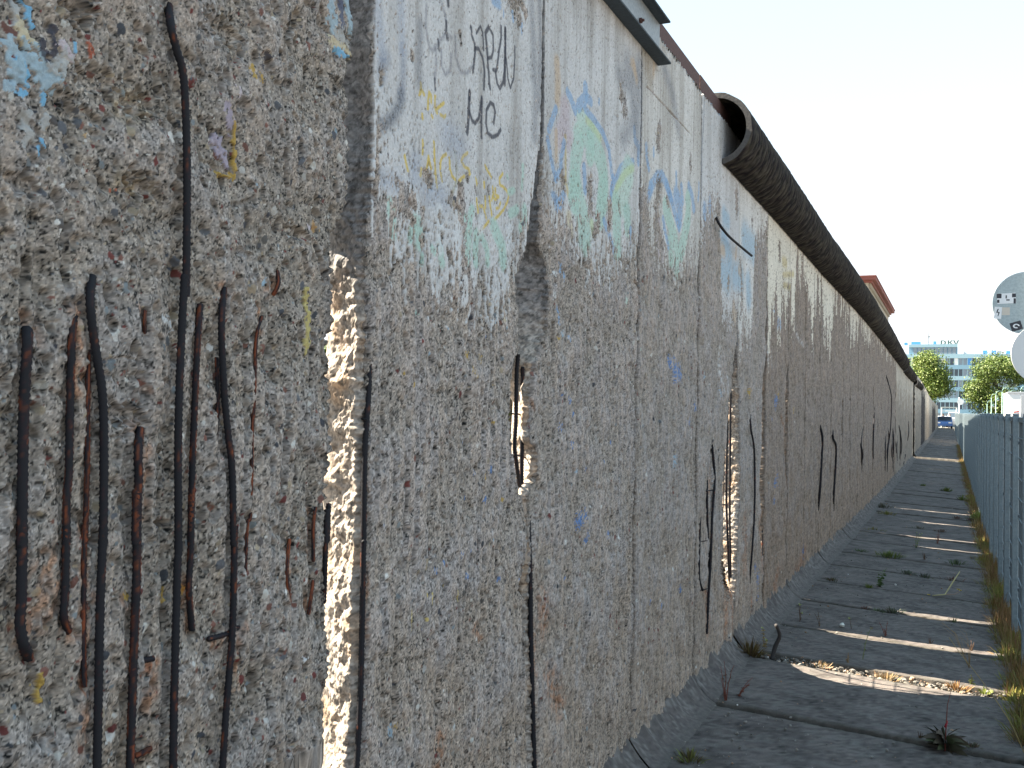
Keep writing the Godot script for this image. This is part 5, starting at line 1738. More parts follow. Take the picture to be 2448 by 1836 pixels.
func gravel() -> void:
	scatter("loose_grit", "loose grit and crumbs scattered over the foot slabs", "grit", 2600, 72, func(rg: RandomNumberGenerator) -> Array:
		var z := 0.12 + 1.62 * (pow(rg.randf(), 2.2) if rg.randf() < 0.6 else rg.randf())
		var u := 4.3 + 16.0 * pow(rg.randf(), 1.6)
		var s := 0.003 + 0.020 * pow(rg.randf(), 7.0)
		return [Vector3(u, ground_y(z) + s * 0.2, z), s])

func pale_stone(at: Vector3) -> void:
	var m := put("pale_stone", stone_mesh(5), mat(Color(0.6, 0.6, 0.55), 0.8), null, at + Vector3(0, 0.015, 0))
	m.scale = Vector3(0.06, 0.05, 0.05)
	tag(m, "single pale stone on the slab at the start of a light streak", "stone")

func sign_stickers(sg: Node3D) -> void:
	var q := [[-0.177, 0.045, 0.165, 0.10, M.sticker, 0.05], [-0.252, -0.095, 0.065, 0.115, M.sticker, -0.08], [-0.182, -0.08, 0.07, 0.075, M.beige, 0.0], [-0.09, -0.225, 0.10, 0.085, M.ink, 0.3]]
	for d in q:
		var m := put("sticker", bar_box(Vector3(-d[2] * 0.5, -d[3] * 0.5, 0.0062), Vector3(d[2] * 0.5, d[3] * 0.5, 0.0072), 0.0), d[4], sg, Vector3(d[0], d[1], 0))
		m.rotation.z = d[5]
	# print on the stickers: dark corners, a bolt and a swirl
	var st := begin()
	for r in [[-0.243, 0.070, 0.042, 0.044], [-0.112, 0.074, 0.034, 0.038], [-0.25, 0.018, 0.020, 0.03], [-0.105, 0.02, 0.02, 0.05], [-0.18, 0.06, 0.012, 0.03], [-0.165, 0.03, 0.03, 0.012]]:
		box(st, Vector3(r[0] - r[2] * 0.5, r[1] - r[3] * 0.5, 0.0074), Vector3(r[0] + r[2] * 0.5, r[1] + r[3] * 0.5, 0.0080))
	put("sticker_print", done(st), M.ink, sg)
	var bo := begin()
	quad(bo, Vector3(-0.2550, -0.0560, 0.0078), Vector3(-0.2445, -0.0560, 0.0078), Vector3(-0.2565, -0.0890, 0.0078), Vector3(-0.2670, -0.0890, 0.0078))
	quad(bo, Vector3(-0.2670, -0.0860, 0.0078), Vector3(-0.2385, -0.0860, 0.0078), Vector3(-0.2385, -0.0935, 0.0078), Vector3(-0.2670, -0.0935, 0.0078))
	quad(bo, Vector3(-0.2475, -0.0905, 0.0078), Vector3(-0.2370, -0.0905, 0.0078), Vector3(-0.2490, -0.1280, 0.0078), Vector3(-0.2550, -0.1250, 0.0078))
	put("bolt_print", done(bo), M.ink, sg)
	var sw := begin()
	for i in 16:
		var a := 5.2 * i / 16.0
		var b2 := 5.2 * (i + 1) / 16.0
		var c := Vector3(-0.09, -0.225, 0.0078)
		quad(sw, c + Vector3(cos(a) * 0.016, sin(a) * 0.012, 0), c + Vector3(cos(a) * 0.030, sin(a) * 0.022, 0), c + Vector3(cos(b2) * 0.030, sin(b2) * 0.022, 0), c + Vector3(cos(b2) * 0.016, sin(b2) * 0.012, 0))
	put("ring_print", done(sw), M.sticker, sg)

func far_sign(at: Vector3) -> void:
	var o := thing("far_sign", "small white round sign on a white post beyond the fence end", "sign", Vector3(at.x, -0.15, at.z))
	var st := begin(true)
	tube(st, PackedVector3Array([Vector3.ZERO, Vector3(0, at.y + 0.3, 0)]), PackedFloat32Array([0.05, 0.05]), 10)
	put("post", done(st), M.white, o)
	var d := begin()
	tube(d, PackedVector3Array([Vector3(-0.07, at.y - 0.05, 0.1), Vector3(-0.05, at.y - 0.05, 0.1)]), PackedFloat32Array([0.25, 0.25]), 24)
	put("disc", done(d), M.signpale, o)

func white_box(at: Vector3, h: float) -> void:
	var o := thing("box_truck", "white box truck body with a red and white hatched plate behind the fence", "truck", at)
	put("cargo_box", bar_box(Vector3(0, 0.75, -0.42), Vector3(5.6, h, 2.05), 0.03), M.white, o)
	put("roof_edge", bar_box(Vector3(-0.03, h - 0.08, -0.46), Vector3(5.63, h + 0.03, 2.09), 0.01), M.carsilver, o)
	put("bed", bar_box(Vector3(0.1, 0.5, -0.3), Vector3(7.6, 0.75, 1.9), 0.02), M.ink, o)
	put("cab", bar_box(Vector3(5.75, 0.6, -0.35), Vector3(7.7, 2.5, 1.95), 0.15), M.white, o)
	put("cab_window", bar_box(Vector3(7.66, 1.5, -0.15), Vector3(7.72, 2.25, 1.75), 0.02), M.glass, o)
	for x in [1.2, 6.6]:
		for z in [-0.15, 1.75]:
			var t := begin(true)
			tube(t, PackedVector3Array([Vector3(x, 0.45, z - 0.14), Vector3(x, 0.45, z + 0.14)]), PackedFloat32Array([0.45, 0.45]), 18)
			put("wheel", done(t), M.tyre, o)
	var pl := put("hazard_plate", bar_box(Vector3(-0.06, 1.62, -0.16), Vector3(-0.035, 2.02, 0.12), 0.0), M.white, o)
	var st := begin()
	for i in 3:
		var y := 1.64 + i * 0.13
		quad(st, Vector3(-0.064, y, -0.15), Vector3(-0.064, y + 0.06, -0.15), Vector3(-0.064, y + 0.12, 0.11), Vector3(-0.064, y + 0.06, 0.11))
	put("red_stripes", done(st), M.red, pl)
	put("rear_door", bar_box(Vector3(-0.03, 0.85, 0.2), Vector3(0.0, h - 0.15, 1.95), 0.01), M.carsilver, o)

func white_bollard(at: Vector3, h: float) -> void:
	var o := thing("white_post", "square white post standing left of the white truck", "post", at)
	put("shaft", bar_box(Vector3(-0.09, 0, -0.09), Vector3(0.09, h - 0.06, 0.09), 0.012), M.white, o)
	put("cap", bar_box(Vector3(-0.11, h - 0.06, -0.11), Vector3(0.11, h, 0.11), 0.012), M.signpale, o)

func frame_stand(at: Vector3, w: float, h: float) -> void:
	var o := thing("metal_gantry", "white metal gantry with a top bar standing at the street end", "gantry", at)
	for z in [0.0, w]:
		put("upright", bar_box(Vector3(-0.07, 0, z - 0.07), Vector3(0.07, h, z + 0.07), 0.01), M.white, o)
	put("top_bar", bar_box(Vector3(-0.06, h - 0.02, -0.07), Vector3(0.06, h + 0.12, w + 0.07), 0.01), M.signback, o)
	put("middle_bar", bar_box(Vector3(-0.04, h - 0.42, 0.07), Vector3(0.04, h - 0.36, w - 0.07), 0.01), M.white, o)

func back_shade_screen() -> void:  # leafy screen added out of view so the ground behind the gaps is shaded
	var rg := RandomNumberGenerator.new()
	rg.seed = 88
	var o := thing("shade_screen", "added screen of dark leaves behind the wall, shading the ground beyond the gaps", "shade_screen", Vector3(0, -0.28, -3.5))
	put("twig_core", bar_box(Vector3(1.0, 0.0, -0.28), Vector3(36.0, 2.3, 0.28), 0.05), M.bark, o)
	var vs := PackedVector3Array()
	var ns := PackedVector3Array()
	var cs := PackedColorArray()
	var ix := PackedInt32Array()
	for i in 16000:
		var a := rg.randf_range(-0.4, PI + 0.4)
		var p := Vector3(rg.randf_range(1.0, 36.0), 0, 0)
		if rg.randf() < 0.25:
			p += Vector3(0, 2.34 + rg.randf() * 0.08, rg.randf_range(-0.33, 0.33))
		else:
			p += Vector3(0, rg.randf() * 2.36, (0.31 + rg.randf() * 0.08) * (1.0 if rg.randf() < 0.6 else -1.0))
		blade(vs, ns, cs, ix, p, Vector3(cos(a) * 0.6, rg.randf_range(0.2, 1.0), signf(p.z) * 0.7).normalized(), 0.09, 0.025, 0.5, Color(0.03, 0.05, 0.015), Color(0.05, 0.085, 0.02), 2)
	put("foliage", arrays(vs, ns, cs, ix), M.plant, o)

# marks and bars, in millimetres on the wall
func marks() -> void:
	k("speckline", "palewash", 80, 0, [1085, 2309, 1084, 2274], [4])
	k("speckline", "sky", 70, 0, [1103, 2311, 1107, 2295, 1113, 2286], [4])
	k("speckline", "cream", 140, 0, [1092, 2271, 1096, 2254], [4])
	k("speckline", "cream", 80, 0, [1111, 2262, 1119, 2256], [4])
	k("speckline", "skyp", 200, 0, [1078, 2234, 1094, 2217, 1117, 2235], [4])
	k("speckline", "sky", 90, 0, [1084, 2217, 1105, 2211, 1104, 2191], [4])
	k("speckline", "skyp", 160, 0, [1083, 2209, 1089, 2190], [4])
	k("speckline", "skyp", 180, 0, [1131, 2225, 1140, 2202, 1163, 2226], [4])
	k("speckline", "sky", 90, 0, [1090, 2168, 1103, 2170], [4])
	k("speckline", "sky", 70, 0, [1139, 2171, 1144, 2181], [4])
	k("speckline", "skyp", 90, 0, [1068, 2172, 1075, 2176], [4])
	k("speckline", "ink", 70, 0, [1156, 2300, 1157, 2275], [4])
	k("speckline", "ink", 80, 0, [1136, 2262, 1138, 2247, 1148, 2238], [4])
	k("speckline", "ink", 70, 0, [1157, 2268, 1162, 2260, 1150, 2246], [4])
	k("speckline", "pink", 120, 0, [1178, 2268, 1186, 2258], [4])
	k("speckline", "palewash", 160, 0, [1178, 2248, 1163, 2230], [4])
	k("speckline", "sky", 40, 0, [1197, 2285, 1199, 2272], [4])
	k("speckline", "redp", 70, 0, [1229, 2291, 1233, 2273], [4])
	k("speckline", "palewash", 80, 0, [1144, 2146, 1142, 2129], [4])
	k("speckline", "sky", 50, 0, [1137, 2103, 1140, 2097], [4])
	k("speckline", "sky", 50, 0, [1129, 2089, 1130, 2084], [4])
	k("speckline", "palewash", 140, 0, [1106, 2127, 1108, 2103], [4])
	k("speckline", "skyp", 180, 0, [1930, 2641, 1935, 2593, 1946, 2571], [4])
	k("speckline", "skyp", 170, 0, [2010, 2672, 2019, 2634, 2027, 2612], [4])
	k("speckline", "inkblue2", 110, 0, [1978, 2660, 1978, 2623, 1977, 2592], [4])
	k("speckline", "cream", 130, 0, [1940, 2549, 1972, 2548, 2015, 2550], [4])
	k("speckline", "sky", 90, 0, [1962, 2530, 1983, 2531, 2008, 2534], [4])
	k("speckline", "palewash", 160, 0, [1964, 2569, 2006, 2574], [4])
	k("speckline", "pebblue", 60, 0, [1957, 2336, 1962, 2331], [4])
	k("speck", "ochre", 120, 0, [1656, 2385], [4])
	k("speck", "ochre", 90, 0, [1680, 2377], [4])
	k("speck", "ochre", 80, 0, [1609, 2149], [4])
	k("speck", "ochre", 60, 0, [1561, 2144], [4])
	k("speck", "peachs", 110, 0, [1902, 2094], [4])
	k("speck", "pink", 70, 0, [1881, 2094], [4])
	k("speck", "pink", 90, 0, [1608, 2325], [4])
	k("speck", "paleblue", 50, 0, [1682, 2146], [4])
	k("speck", "ink", 110, 0, [1705, 2431], [4])
	k("speck", "ink", 80, 0, [1685, 2405], [4])
	k("speck", "paleblue", 50, 0, [1680, 2537], [4])
	k("speck", "paleblue", 80, 0, [1713, 1942], [4])
	k("speck", "ochre", 100, 0, [1442, 1316], [4])
	k("speck", "ochre", 90, 0, [1504, 1313], [4])
	k("speck", "ochre", 60, 0, [1346, 1333], [4])
	k("speck", "redsp", 50, 0, [1292, 2054], [4])
	k("speck", "peachs", 50, 0, [1227, 2138], [4])
	k("speck", "ochre", 60, 0, [1168, 1213], [4])
	k("speck", "white", 90, 0, [1429, 1844], [4])
	k("speck", "white", 80, 0, [1443, 1825], [4])
	k("speck", "white", 70, 0, [1884, 1092], [4])
	k("speckline", "lilac", 120, 0, [1577, 2287, 1588, 2261, 1594, 2248], [4])
	k("speckline", "lilac", 140, 0, [1558, 2209, 1580, 2179], [4])
	k("speckline", "ochre", 50, 0, [1605, 2258, 1612, 2205, 1614, 2150], [4])
	k("speckline", "ochre", 40, 0, [1566, 2147, 1609, 2145], [4])
	k("speckline", "yellows", 90, 0, [1870, 1944, 1876, 1872, 1871, 1806], [4])
	k("speckline", "ochre", 50, 0, [1171, 1235, 1167, 1193], [4])
	k("pit", "", 300, 0.025, [1198, 2358, 1209, 2344], [4])
	k("pit", "", 220, 0.018, [1337, 2076, 1367, 2076], [4])
	k("pit", "", 200, 0.014, [1324, 2220, 1362, 2228], [4])
	k("pit", "", 280, 0.014, [1529, 2436, 1593, 2441], [4])
	k("pit", "", 220, 0.012, [1228, 2235, 1274, 2243], [4])
	k("pit", "", 140, 0.01, [1696, 2424, 1709, 2401], [4])
	k("pit", "", 80, 0.01, [1346, 2324, 1359, 2322], [4])
	k("pit", "", 60, 0.008, [1750, 2454, 1757, 2440], [4])
	k("pit", "", 180, 0.012, [1089, 2026, 1121, 2024], [4])
	k("pit", "", 160, 0.01, [1175, 2189, 1215, 2171], [4])
	k("pit", "", 120, 0.012, [1810, 2558, 1780, 2511], [4])
	k("pit", "", 160, 0.014, [1808, 2073, 1862, 2066], [4])
	k("pit", "", 90, 0.015, [1904, 2048, 1935, 1986], [4])
	k("pit", "", 140, 0.012, [1073, 1721, 1080, 1699], [4])
	k("pit", "", 100, 0.01, [1135, 1712, 1156, 1701], [4])
	k("pit", "", 200, 0.014, [1298, 1660, 1356, 1657], [4])
	k("pit", "", 80, 0.012, [1419, 1455, 1447, 1449], [4])
	k("pit", "", 120, 0.01, [1262, 1441, 1274, 1434], [4])
	k("pit", "", 70, 0.012, [1419, 1454, 1449, 1452], [4])
	k("pit", "", 100, 0.008, [1266, 1453, 1272, 1437], [4])
	k("pit", "", 140, 0.01, [1168, 1127, 1178, 1118], [4])
	k("pit", "", 140, 0.012, [1838, 910, 1872, 879], [4])
	k("groove", "", 40, 0.006, [1759, 2575, 1765, 2380, 1776, 2265, 1790, 2138], [4])
	k("groove", "", 80, 0.01, [1778, 2202, 1793, 2142], [4])
	k("ridge", "", 40, 0.005, [1395, 2414, 1400, 2336, 1395, 2221], [4])
	k("groove", "", 25, 0.006, [1904, 1206, 1895, 1171], [4])
	k("groove", "", 25, 0.006, [1861, 1186, 1846, 1121, 1839, 1063, 1809, 1004, 1792, 959, 1791, 893], [4])
	k("groove", "", 25, 0.004, [1275, 1753, 1323, 1761, 1365, 1757], [4])
	k("groove", "", 25, 0.004, [1295, 1617, 1336, 1622, 1378, 1638], [4])
	k("groove", "", 20, 0.003, [1071, 1798, 1132, 1803, 1180, 1813], [4])
	k("groove", "", 60, 0.012, [1933, 1827, 1932, 1776, 1922, 1755], [4])
	k("groove", "", 50, 0.012, [1909, 1430, 1915, 1364], [4])
	k("ridge", "", 60, 0.004, [1398, 1815, 1406, 1700, 1399, 1536, 1402, 1437], [4])
	k("stain", "rust", 200, 0.9, [1125, 1814, 1133, 1780], [4])
	k("stain", "rust", 150, 0.9, [1211, 1836, 1217, 1786, 1220, 1696], [4])
	k("stain", "rust", 100, 0.9, [1362, 1851, 1376, 1813], [4])
	k("stain", "rust", 140, 0.9, [1574, 1918, 1596, 1899], [4])
	k("stain", "rust", 160, 0.9, [1726, 1924, 1768, 1960], [4])
	k("stain", "rust", 140, 0.9, [1361, 1635, 1383, 1602, 1383, 1472], [4])
	k("stain", "rust", 120, 0.9, [1241, 1727, 1255, 1666], [4])
	k("stain", "rust", 120, 0.9, [1698, 1883, 1705, 1838], [4])
	k("stain", "rust", 100, 0.9, [1588, 1667, 1583, 1646], [4])
	k("stain", "rust", 80, 0.9, [1375, 1719, 1384, 1703], [4])
	k("stain", "rust", 200, 0.9, [1128, 1319, 1142, 1288], [4])
	k("stain", "rust", 350, 0.9, [1172, 1408, 1184, 1354, 1168, 1334], [4])
	k("stain", "rust", 180, 0.9, [1207, 1306, 1222, 1288], [4])
	k("stain", "rust", 120, 0.9, [1242, 1464, 1252, 1282, 1260, 1175], [4])
	k("stain", "rust", 160, 0.9, [1508, 1333, 1516, 1242], [4])
	k("stain", "rust", 140, 0.9, [1578, 1194, 1664, 1213], [4])
	k("stain", "rust", 120, 0.9, [1397, 1194, 1415, 1197], [4])
	k("stain", "rust", 140, 0.9, [1390, 1028, 1420, 1038], [4])
	k("stain", "rust", 100, 0.9, [1815, 1372, 1826, 1244], [4])
	k("stain", "rust", 100, 0.9, [1913, 1434, 1910, 1319], [4])
	k("stain", "rust", 140, 0.9, [1912, 1270, 1900, 1207], [4])
	k("stain", "rust", 200, 0.9, [1406, 1185, 1404, 1121], [4])
	k("stain", "rust", 180, 0.9, [1260, 1175, 1254, 1101], [4])
	k("stain", "rust", 120, 0.9, [1337, 1328, 1350, 1313], [4])
	k("stain", "rust", 140, 0.9, [1648, 1183, 1663, 1088], [4])
	k("stain", "rust", 100, 0.9, [1265, 1346, 1273, 1339], [4])
	k("stain", "moss", 300, 0.9, [1312, 2068, 1367, 2070], [4])
	k("stain", "moss", 300, 0.9, [1307, 2212, 1349, 2221], [4])
	k("paint", "haze", 220, 0.9, [2136, 2708, 2155, 2641, 2161, 2578], [5])
	k("paint", "inkblue", 240, 0.95, [2182, 2585, 2166, 2567, 2163, 2536], [5])
	k("paint", "inkblue", 180, 0.95, [2265, 2635, 2272, 2570, 2265, 2512], [5])
	k("paint", "ink2", 200, 0.9, [2265, 2512, 2258, 2480, 2221, 2439, 2168, 2403], [5])
	k("paint", "haze", 200, 0.9, [2251, 2765, 2258, 2700, 2265, 2635], [5])
	k("paint", "inkfade", 68, 0.85, [2473, 2851, 2505, 2819, 2511, 2792], [5])
	k("paint", "inkfade", 68, 0.85, [2391, 2805, 2388, 2748, 2400, 2709, 2415, 2691, 2430, 2689, 2473, 2730, 2512, 2768, 2544, 2765], [5])
	k("paint", "inkfade", 68, 0.85, [2449, 2698, 2455, 2664, 2447, 2614], [5])
	k("paint", "inkfade", 68, 0.85, [2484, 2710, 2485, 2662, 2512, 2646, 2542, 2670, 2543, 2717], [5])
	k("paint", "inkfade", 68, 0.85, [2567, 2780, 2572, 2720, 2606, 2683, 2650, 2695, 2683, 2726], [5])
	k("paint", "ink", 85, 0.5, [2518, 2869, 2521, 2855], [5])
	k("paint", "ink", 65, 0.5, [2511, 2802, 2512, 2768, 2523, 2755], [5])
	k("paint", "ink", 70, 0.7, [2465, 2730, 2469, 2705], [5])
	k("paint", "ink", 50, 0.6, [2447, 2614, 2451, 2584], [5])
	k("paint", "ink", 69, 0.35, [2672, 2843, 2679, 2815, 2703, 2795, 2699, 2757, 2689, 2712], [5])
	k("paint", "ink", 69, 0.35, [2698, 2788, 2727, 2795, 2757, 2776, 2771, 2741, 2770, 2683], [5])
	k("paint", "ink", 50, 0.35, [2707, 2838, 2736, 2869, 2754, 2854, 2762, 2804], [5])
	k("paint", "ink", 78, 0.35, [2795, 2888, 2772, 2861, 2786, 2812, 2802, 2738, 2813, 2698], [5])
	k("paint", "ink", 62, 0.35, [2795, 2890, 2827, 2875, 2832, 2828, 2818, 2799, 2793, 2788], [5])
	k("paint", "ink", 65, 0.35, [2889, 2924, 2890, 2889, 2868, 2813, 2857, 2769, 2832, 2763], [5])
	k("paint", "ink", 72, 0.35, [2851, 2759, 2865, 2730, 2885, 2719, 2910, 2747, 2926, 2832, 2922, 2928], [5])
	k("paint", "ink", 94, 0.35, [2922, 2928, 2922, 2831, 2923, 2745], [5])
	k("paint", "ink", 52, 0.35, [2932, 2834, 2948, 2770, 2970, 2746, 2995, 2785, 3003, 2858, 3003, 2897], [5])
	k("paint", "ink", 85, 0.35, [2669, 2644, 2668, 2606, 2664, 2553, 2658, 2513], [5])
	k("paint", "ink", 69, 0.35, [2672, 2581, 2690, 2560, 2710, 2557, 2736, 2581, 2754, 2649], [5])
	k("paint", "ink", 75, 0.35, [2757, 2650, 2753, 2591, 2757, 2526], [5])
	k("paint", "ink", 69, 0.35, [2845, 2595, 2856, 2633, 2843, 2653, 2818, 2653, 2791, 2620, 2787, 2579, 2803, 2551, 2841, 2548, 2878, 2565, 2900, 2588], [5])
	k("paint", "ink", 90, 0.3, [2668, 2641, 2668, 2623], [5])
	k("paint", "yellow", 56, 0.2, [2367, 2577, 2370, 2559, 2363, 2543], [5])
	k("paint", "yellow", 56, 0.2, [2377, 2557, 2387, 2550], [5])
	k("paint", "yellow", 56, 0.2, [2415, 2563, 2411, 2543, 2410, 2517], [5])
	k("paint", "yellow", 56, 0.2, [2415, 2566, 2427, 2560, 2428, 2541], [5])
	k("paint", "yellow", 56, 0.2, [2452, 2565, 2450, 2543, 2456, 2525, 2466, 2521], [5])
	k("paint", "yellow", 56, 0.2, [2505, 2561, 2475, 2540, 2456, 2527], [5])
	k("paint", "yellow", 56, 0.2, [2379, 2494, 2382, 2483], [5])
	k("paint", "yellow", 56, 0.2, [2432, 2504, 2437, 2501], [5])
	k("paint", "yellow", 56, 0.2, [2486, 2522, 2507, 2520, 2517, 2528], [5])
	k("paint", "yellow", 56, 0.2, [2291, 2355, 2298, 2338, 2307, 2320], [5])
	k("paint", "yellow", 56, 0.2, [2385, 2421, 2388, 2406, 2386, 2384], [5])
	k("paint", "yellow", 56, 0.2, [2381, 2341, 2378, 2322], [5])
	k("paint", "yellow", 56, 0.2, [2420, 2385, 2416, 2365, 2412, 2341], [5])
	k("paint", "yellow", 56, 0.2, [2422, 2379, 2436, 2354], [5])
	k("paint", "yellow", 56, 0.2, [2450, 2433, 2453, 2398, 2460, 2364, 2466, 2336, 2477, 2310], [5])
	k("paint", "yellow", 56, 0.2, [2526, 2416, 2506, 2406, 2491, 2388, 2490, 2366, 2496, 2348, 2504, 2333], [5])
	k("paint", "yellow", 56, 0.2, [2547, 2409, 2551, 2380, 2565, 2361, 2592, 2354], [5])
	k("paint", "yellow", 56, 0.2, [2608, 2355, 2641, 2377], [5])
	k("paint", "yellow", 56, 0.2, [2660, 2453, 2633, 2436, 2622, 2419, 2639, 2408, 2673, 2405, 2682, 2394, 2668, 2386], [5])
	k("paint", "yellow", 56, 0.2, [2786, 2444, 2808, 2431, 2837, 2418], [5])
	k("paint", "yellow", 56, 0.2, [2723, 2390, 2733, 2369], [5])
	k("paint", "yellow", 56, 0.2, [2783, 2390, 2786, 2375], [5])
	k("paint", "yellow", 56, 0.2, [2922, 2448, 2897, 2426, 2901, 2408, 2944, 2403, 2971, 2389, 2962, 2362, 2934, 2332, 2896, 2306, 2864, 2286], [5])
	k("paint", "yellow", 56, 0.2, [2731, 2327, 2735, 2307, 2742, 2288], [5])
	k("paint", "yellow", 56, 0.2, [2753, 2308, 2777, 2313, 2789, 2297, 2802, 2280], [5])
	k("paint", "yellow", 56, 0.2, [2794, 2345, 2795, 2311], [5])
	k("paint", "yellow", 56, 0.2, [2824, 2354, 2832, 2321, 2845, 2296], [5])
	k("paint", "yellow", 56, 0.2, [2848, 2388, 2855, 2365, 2843, 2344], [5])
	k("paint", "yellow", 56, 0.2, [2867, 2387, 2867, 2368, 2893, 2365, 2868, 2352, 2849, 2359], [5])
	k("paint", "yellow", 56, 0.2, [2907, 2349, 2895, 2330, 2876, 2324], [5])
	k("paint", "yellow", 56, 0.2, [2821, 2273, 2797, 2256, 2756, 2230], [5])
	k("paint", "olive", 60, 0.8, [2584, 2435, 2596, 2395, 2592, 2349, 2572, 2315, 2558, 2288], [5])
	k("paint", "haze", 500, 0.95, [2534, 2472, 2588, 2468, 2604, 2457], [5])
	k("paint", "haze", 400, 0.95, [2417, 2279, 2490, 2298, 2516, 2284], [5])
	k("paint", "haze", 300, 0.95, [2173, 2266, 2257, 2273], [5])
	k("paint", "haze", 300, 0.95, [2348, 2354, 2345, 2303], [5])
	k("paint", "mint", 200, 0.35, [2217, 2209, 2231, 2168, 2237, 2136], [5])
	k("paint", "mint", 220, 0.35, [2363, 2198, 2374, 2170, 2380, 2132], [5])
	k("paint", "mint", 160, 0.35, [2345, 2177, 2329, 2139], [5])
	k("paint", "mint", 180, 0.35, [2496, 2143, 2513, 2097], [5])
	k("paint", "mint", 180, 0.35, [2624, 2255, 2680, 2248, 2701, 2288], [5])
	k("paint", "mint", 240, 0.35, [2680, 2235, 2677, 2184, 2673, 2132], [5])
	k("paint", "mint", 200, 0.35, [2733, 2218, 2729, 2166, 2737, 2128], [5])
	k("paint", "mint", 160, 0.35, [2769, 2217, 2813, 2179, 2821, 2140], [5])
	k("paint", "mint", 300, 0.35, [2859, 2261, 2886, 2239, 2926, 2209, 2941, 2159], [5])
	k("paint", "mint", 90, 0.35, [3085, 2513, 3083, 2472, 3078, 2431], [5])
	k("paint", "mint", 200, 0.35, [3106, 2367, 3114, 2340, 3080, 2296], [5])
	k("paint", "mint", 120, 0.35, [2971, 2397, 3011, 2411], [5])
	k("paint", "mint", 60, 0.35, [2955, 2450, 2963, 2440], [5])
	k("paint", "mint", 180, 0.35, [2988, 2328, 3042, 2352], [5])
	k("paint", "mint", 120, 0.35, [2452, 2129, 2467, 2121], [5])
	k("paint", "mint", 100, 0.35, [2395, 2101, 2396, 2080], [5])
	k("paint", "white", 180, 0.6, [2492, 2250, 2499, 2203, 2497, 2131], [5])
	k("paint", "white", 200, 0.6, [2603, 2222, 2606, 2147, 2608, 2110], [5])
	k("paint", "white", 160, 0.6, [2352, 2247, 2367, 2220], [5])
	k("paint", "white", 180, 0.6, [2766, 2269, 2762, 2236], [5])
	k("paint", "white", 200, 0.6, [2989, 2289, 2978, 2232], [5])
	k("bare", "", 260, 0, [2620, 2330, 2628, 2289, 2634, 2257], [5])
	k("bare", "", 180, 0, [2563, 2294, 2595, 2275], [5])
	k("bare", "", 220, 0, [2414, 2335, 2430, 2310], [5])
	k("bare", "", 80, 0, [2652, 2235, 2638, 2177, 2640, 2117], [5])
	k("bare", "", 120, 0, [2657, 2384, 2666, 2370], [5])
	k("bare", "", 300, 0, [2271, 2258, 2325, 2241, 2264, 2218], [5])
	k("bare", "", 200, 0, [2317, 2206, 2336, 2186], [5])
	k("bare", "", 180, 0, [2564, 2131, 2570, 2107], [5])
	k("bare", "", 140, 0, [2390, 2226, 2390, 2219], [5])
	k("bare", "", 120, 0, [3095, 2279, 3089, 2249], [5])
	k("bare", "", 80, 0, [3018, 2266, 3015, 2243], [5])
	k("bare", "", 80, 0, [2721, 2356, 2731, 2340], [5])
	k("bare", "", 80, 0, [2817, 2382, 2823, 2367], [5])
	k("bare", "", 80, 0, [2493, 2231, 2499, 2211], [5])
	k("bare", "", 60, 0, [2731, 2278, 2731, 2267], [5])
	k("bare", "", 300, 0, [2957, 3038, 3020, 3028, 3028, 2992], [5])
	k("bare", "", 200, 0, [3054, 3067, 3083, 3044], [5])
	k("bare", "", 90, 0, [2601, 2800, 2608, 2767], [5])
	k("bare", "", 120, 0, [2167, 2543, 2170, 2520], [5])
	k("bare", "", 100, 0, [2318, 2640, 2321, 2627], [5])
	k("paint", "blue", 200, 0.3, [2829, 2989, 2867, 2992], [5])
	k("paint", "blue", 70, 0.3, [2979, 3007, 2984, 2978], [5])
	k("paint", "blue", 60, 0.3, [3056, 3002, 3058, 2962], [5])
	k("paint", "blue", 40, 0.3, [2906, 2983, 2907, 2964], [5])
	k("paint", "grime", 300, 0.9, [3132, 3106, 3161, 2969, 3185, 2770, 3183, 2636], [5])
	k("paint", "grime", 200, 0.9, [3207, 3135, 3223, 2961, 3224, 2751], [5])
	k("paint", "grime", 200, 0.9, [2360, 2738, 2355, 2643, 2362, 2575], [5])
	k("groove", "", 40, 0.006, [3264, 2929, 3254, 2881], [5])
	k("speck", "ochre", 120, 0, [2692, 1838], [5])
	k("speck", "ochre", 100, 0, [2731, 1791], [5])
	k("speck", "ochre", 60, 0, [2756, 1770], [5])
	k("speck", "ochre", 90, 0, [2792, 1832], [5])
	k("speck", "ochre", 60, 0, [2901, 1751], [5])
	k("speck", "ochre", 50, 0, [2868, 1722], [5])
	k("speck", "ochre", 50, 0, [2311, 1770], [5])
	k("speck", "ochre", 40, 0, [2365, 1738], [5])
	k("speck", "ochre", 60, 0, [2892, 1631], [5])
	k("speck", "ochre", 80, 0, [2833, 1457], [5])
	k("speck", "ochre", 60, 0, [2965, 1377], [5])
	k("speck", "bluesp", 90, 0, [2691, 1563], [5])
	k("speck", "bluesp", 110, 0, [2872, 1478], [5])
	k("speck", "bluesp", 90, 0, [2836, 1384], [5])
	k("speck", "bluesp", 60, 0, [3012, 1441], [5])
	k("speck", "bluesp", 40, 0, [2710, 1400], [5])
	k("speck", "bluesp", 70, 0, [2827, 1907], [5])
	k("speck", "paleblue", 80, 0, [2892, 1958], [5])
	k("speck", "paleblue", 80, 0, [2838, 1976], [5])
	k("speck", "paleblue", 60, 0, [2457, 1825], [5])
	k("speck", "paleblue", 60, 0, [2976, 1947], [5])
	k("speck", "cream", 90, 0, [2863, 2007], [5])
	k("speck", "cream", 60, 0, [2968, 1970], [5])
	k("speck", "mint", 80, 0, [2372, 1938], [5])
	k("speck", "paleblue", 50, 0, [2573, 1910], [5])
	k("speck", "bluesp", 60, 0, [2756, 1478], [5])
	k("speck", "bluesp", 40, 0, [2605, 1392], [5])
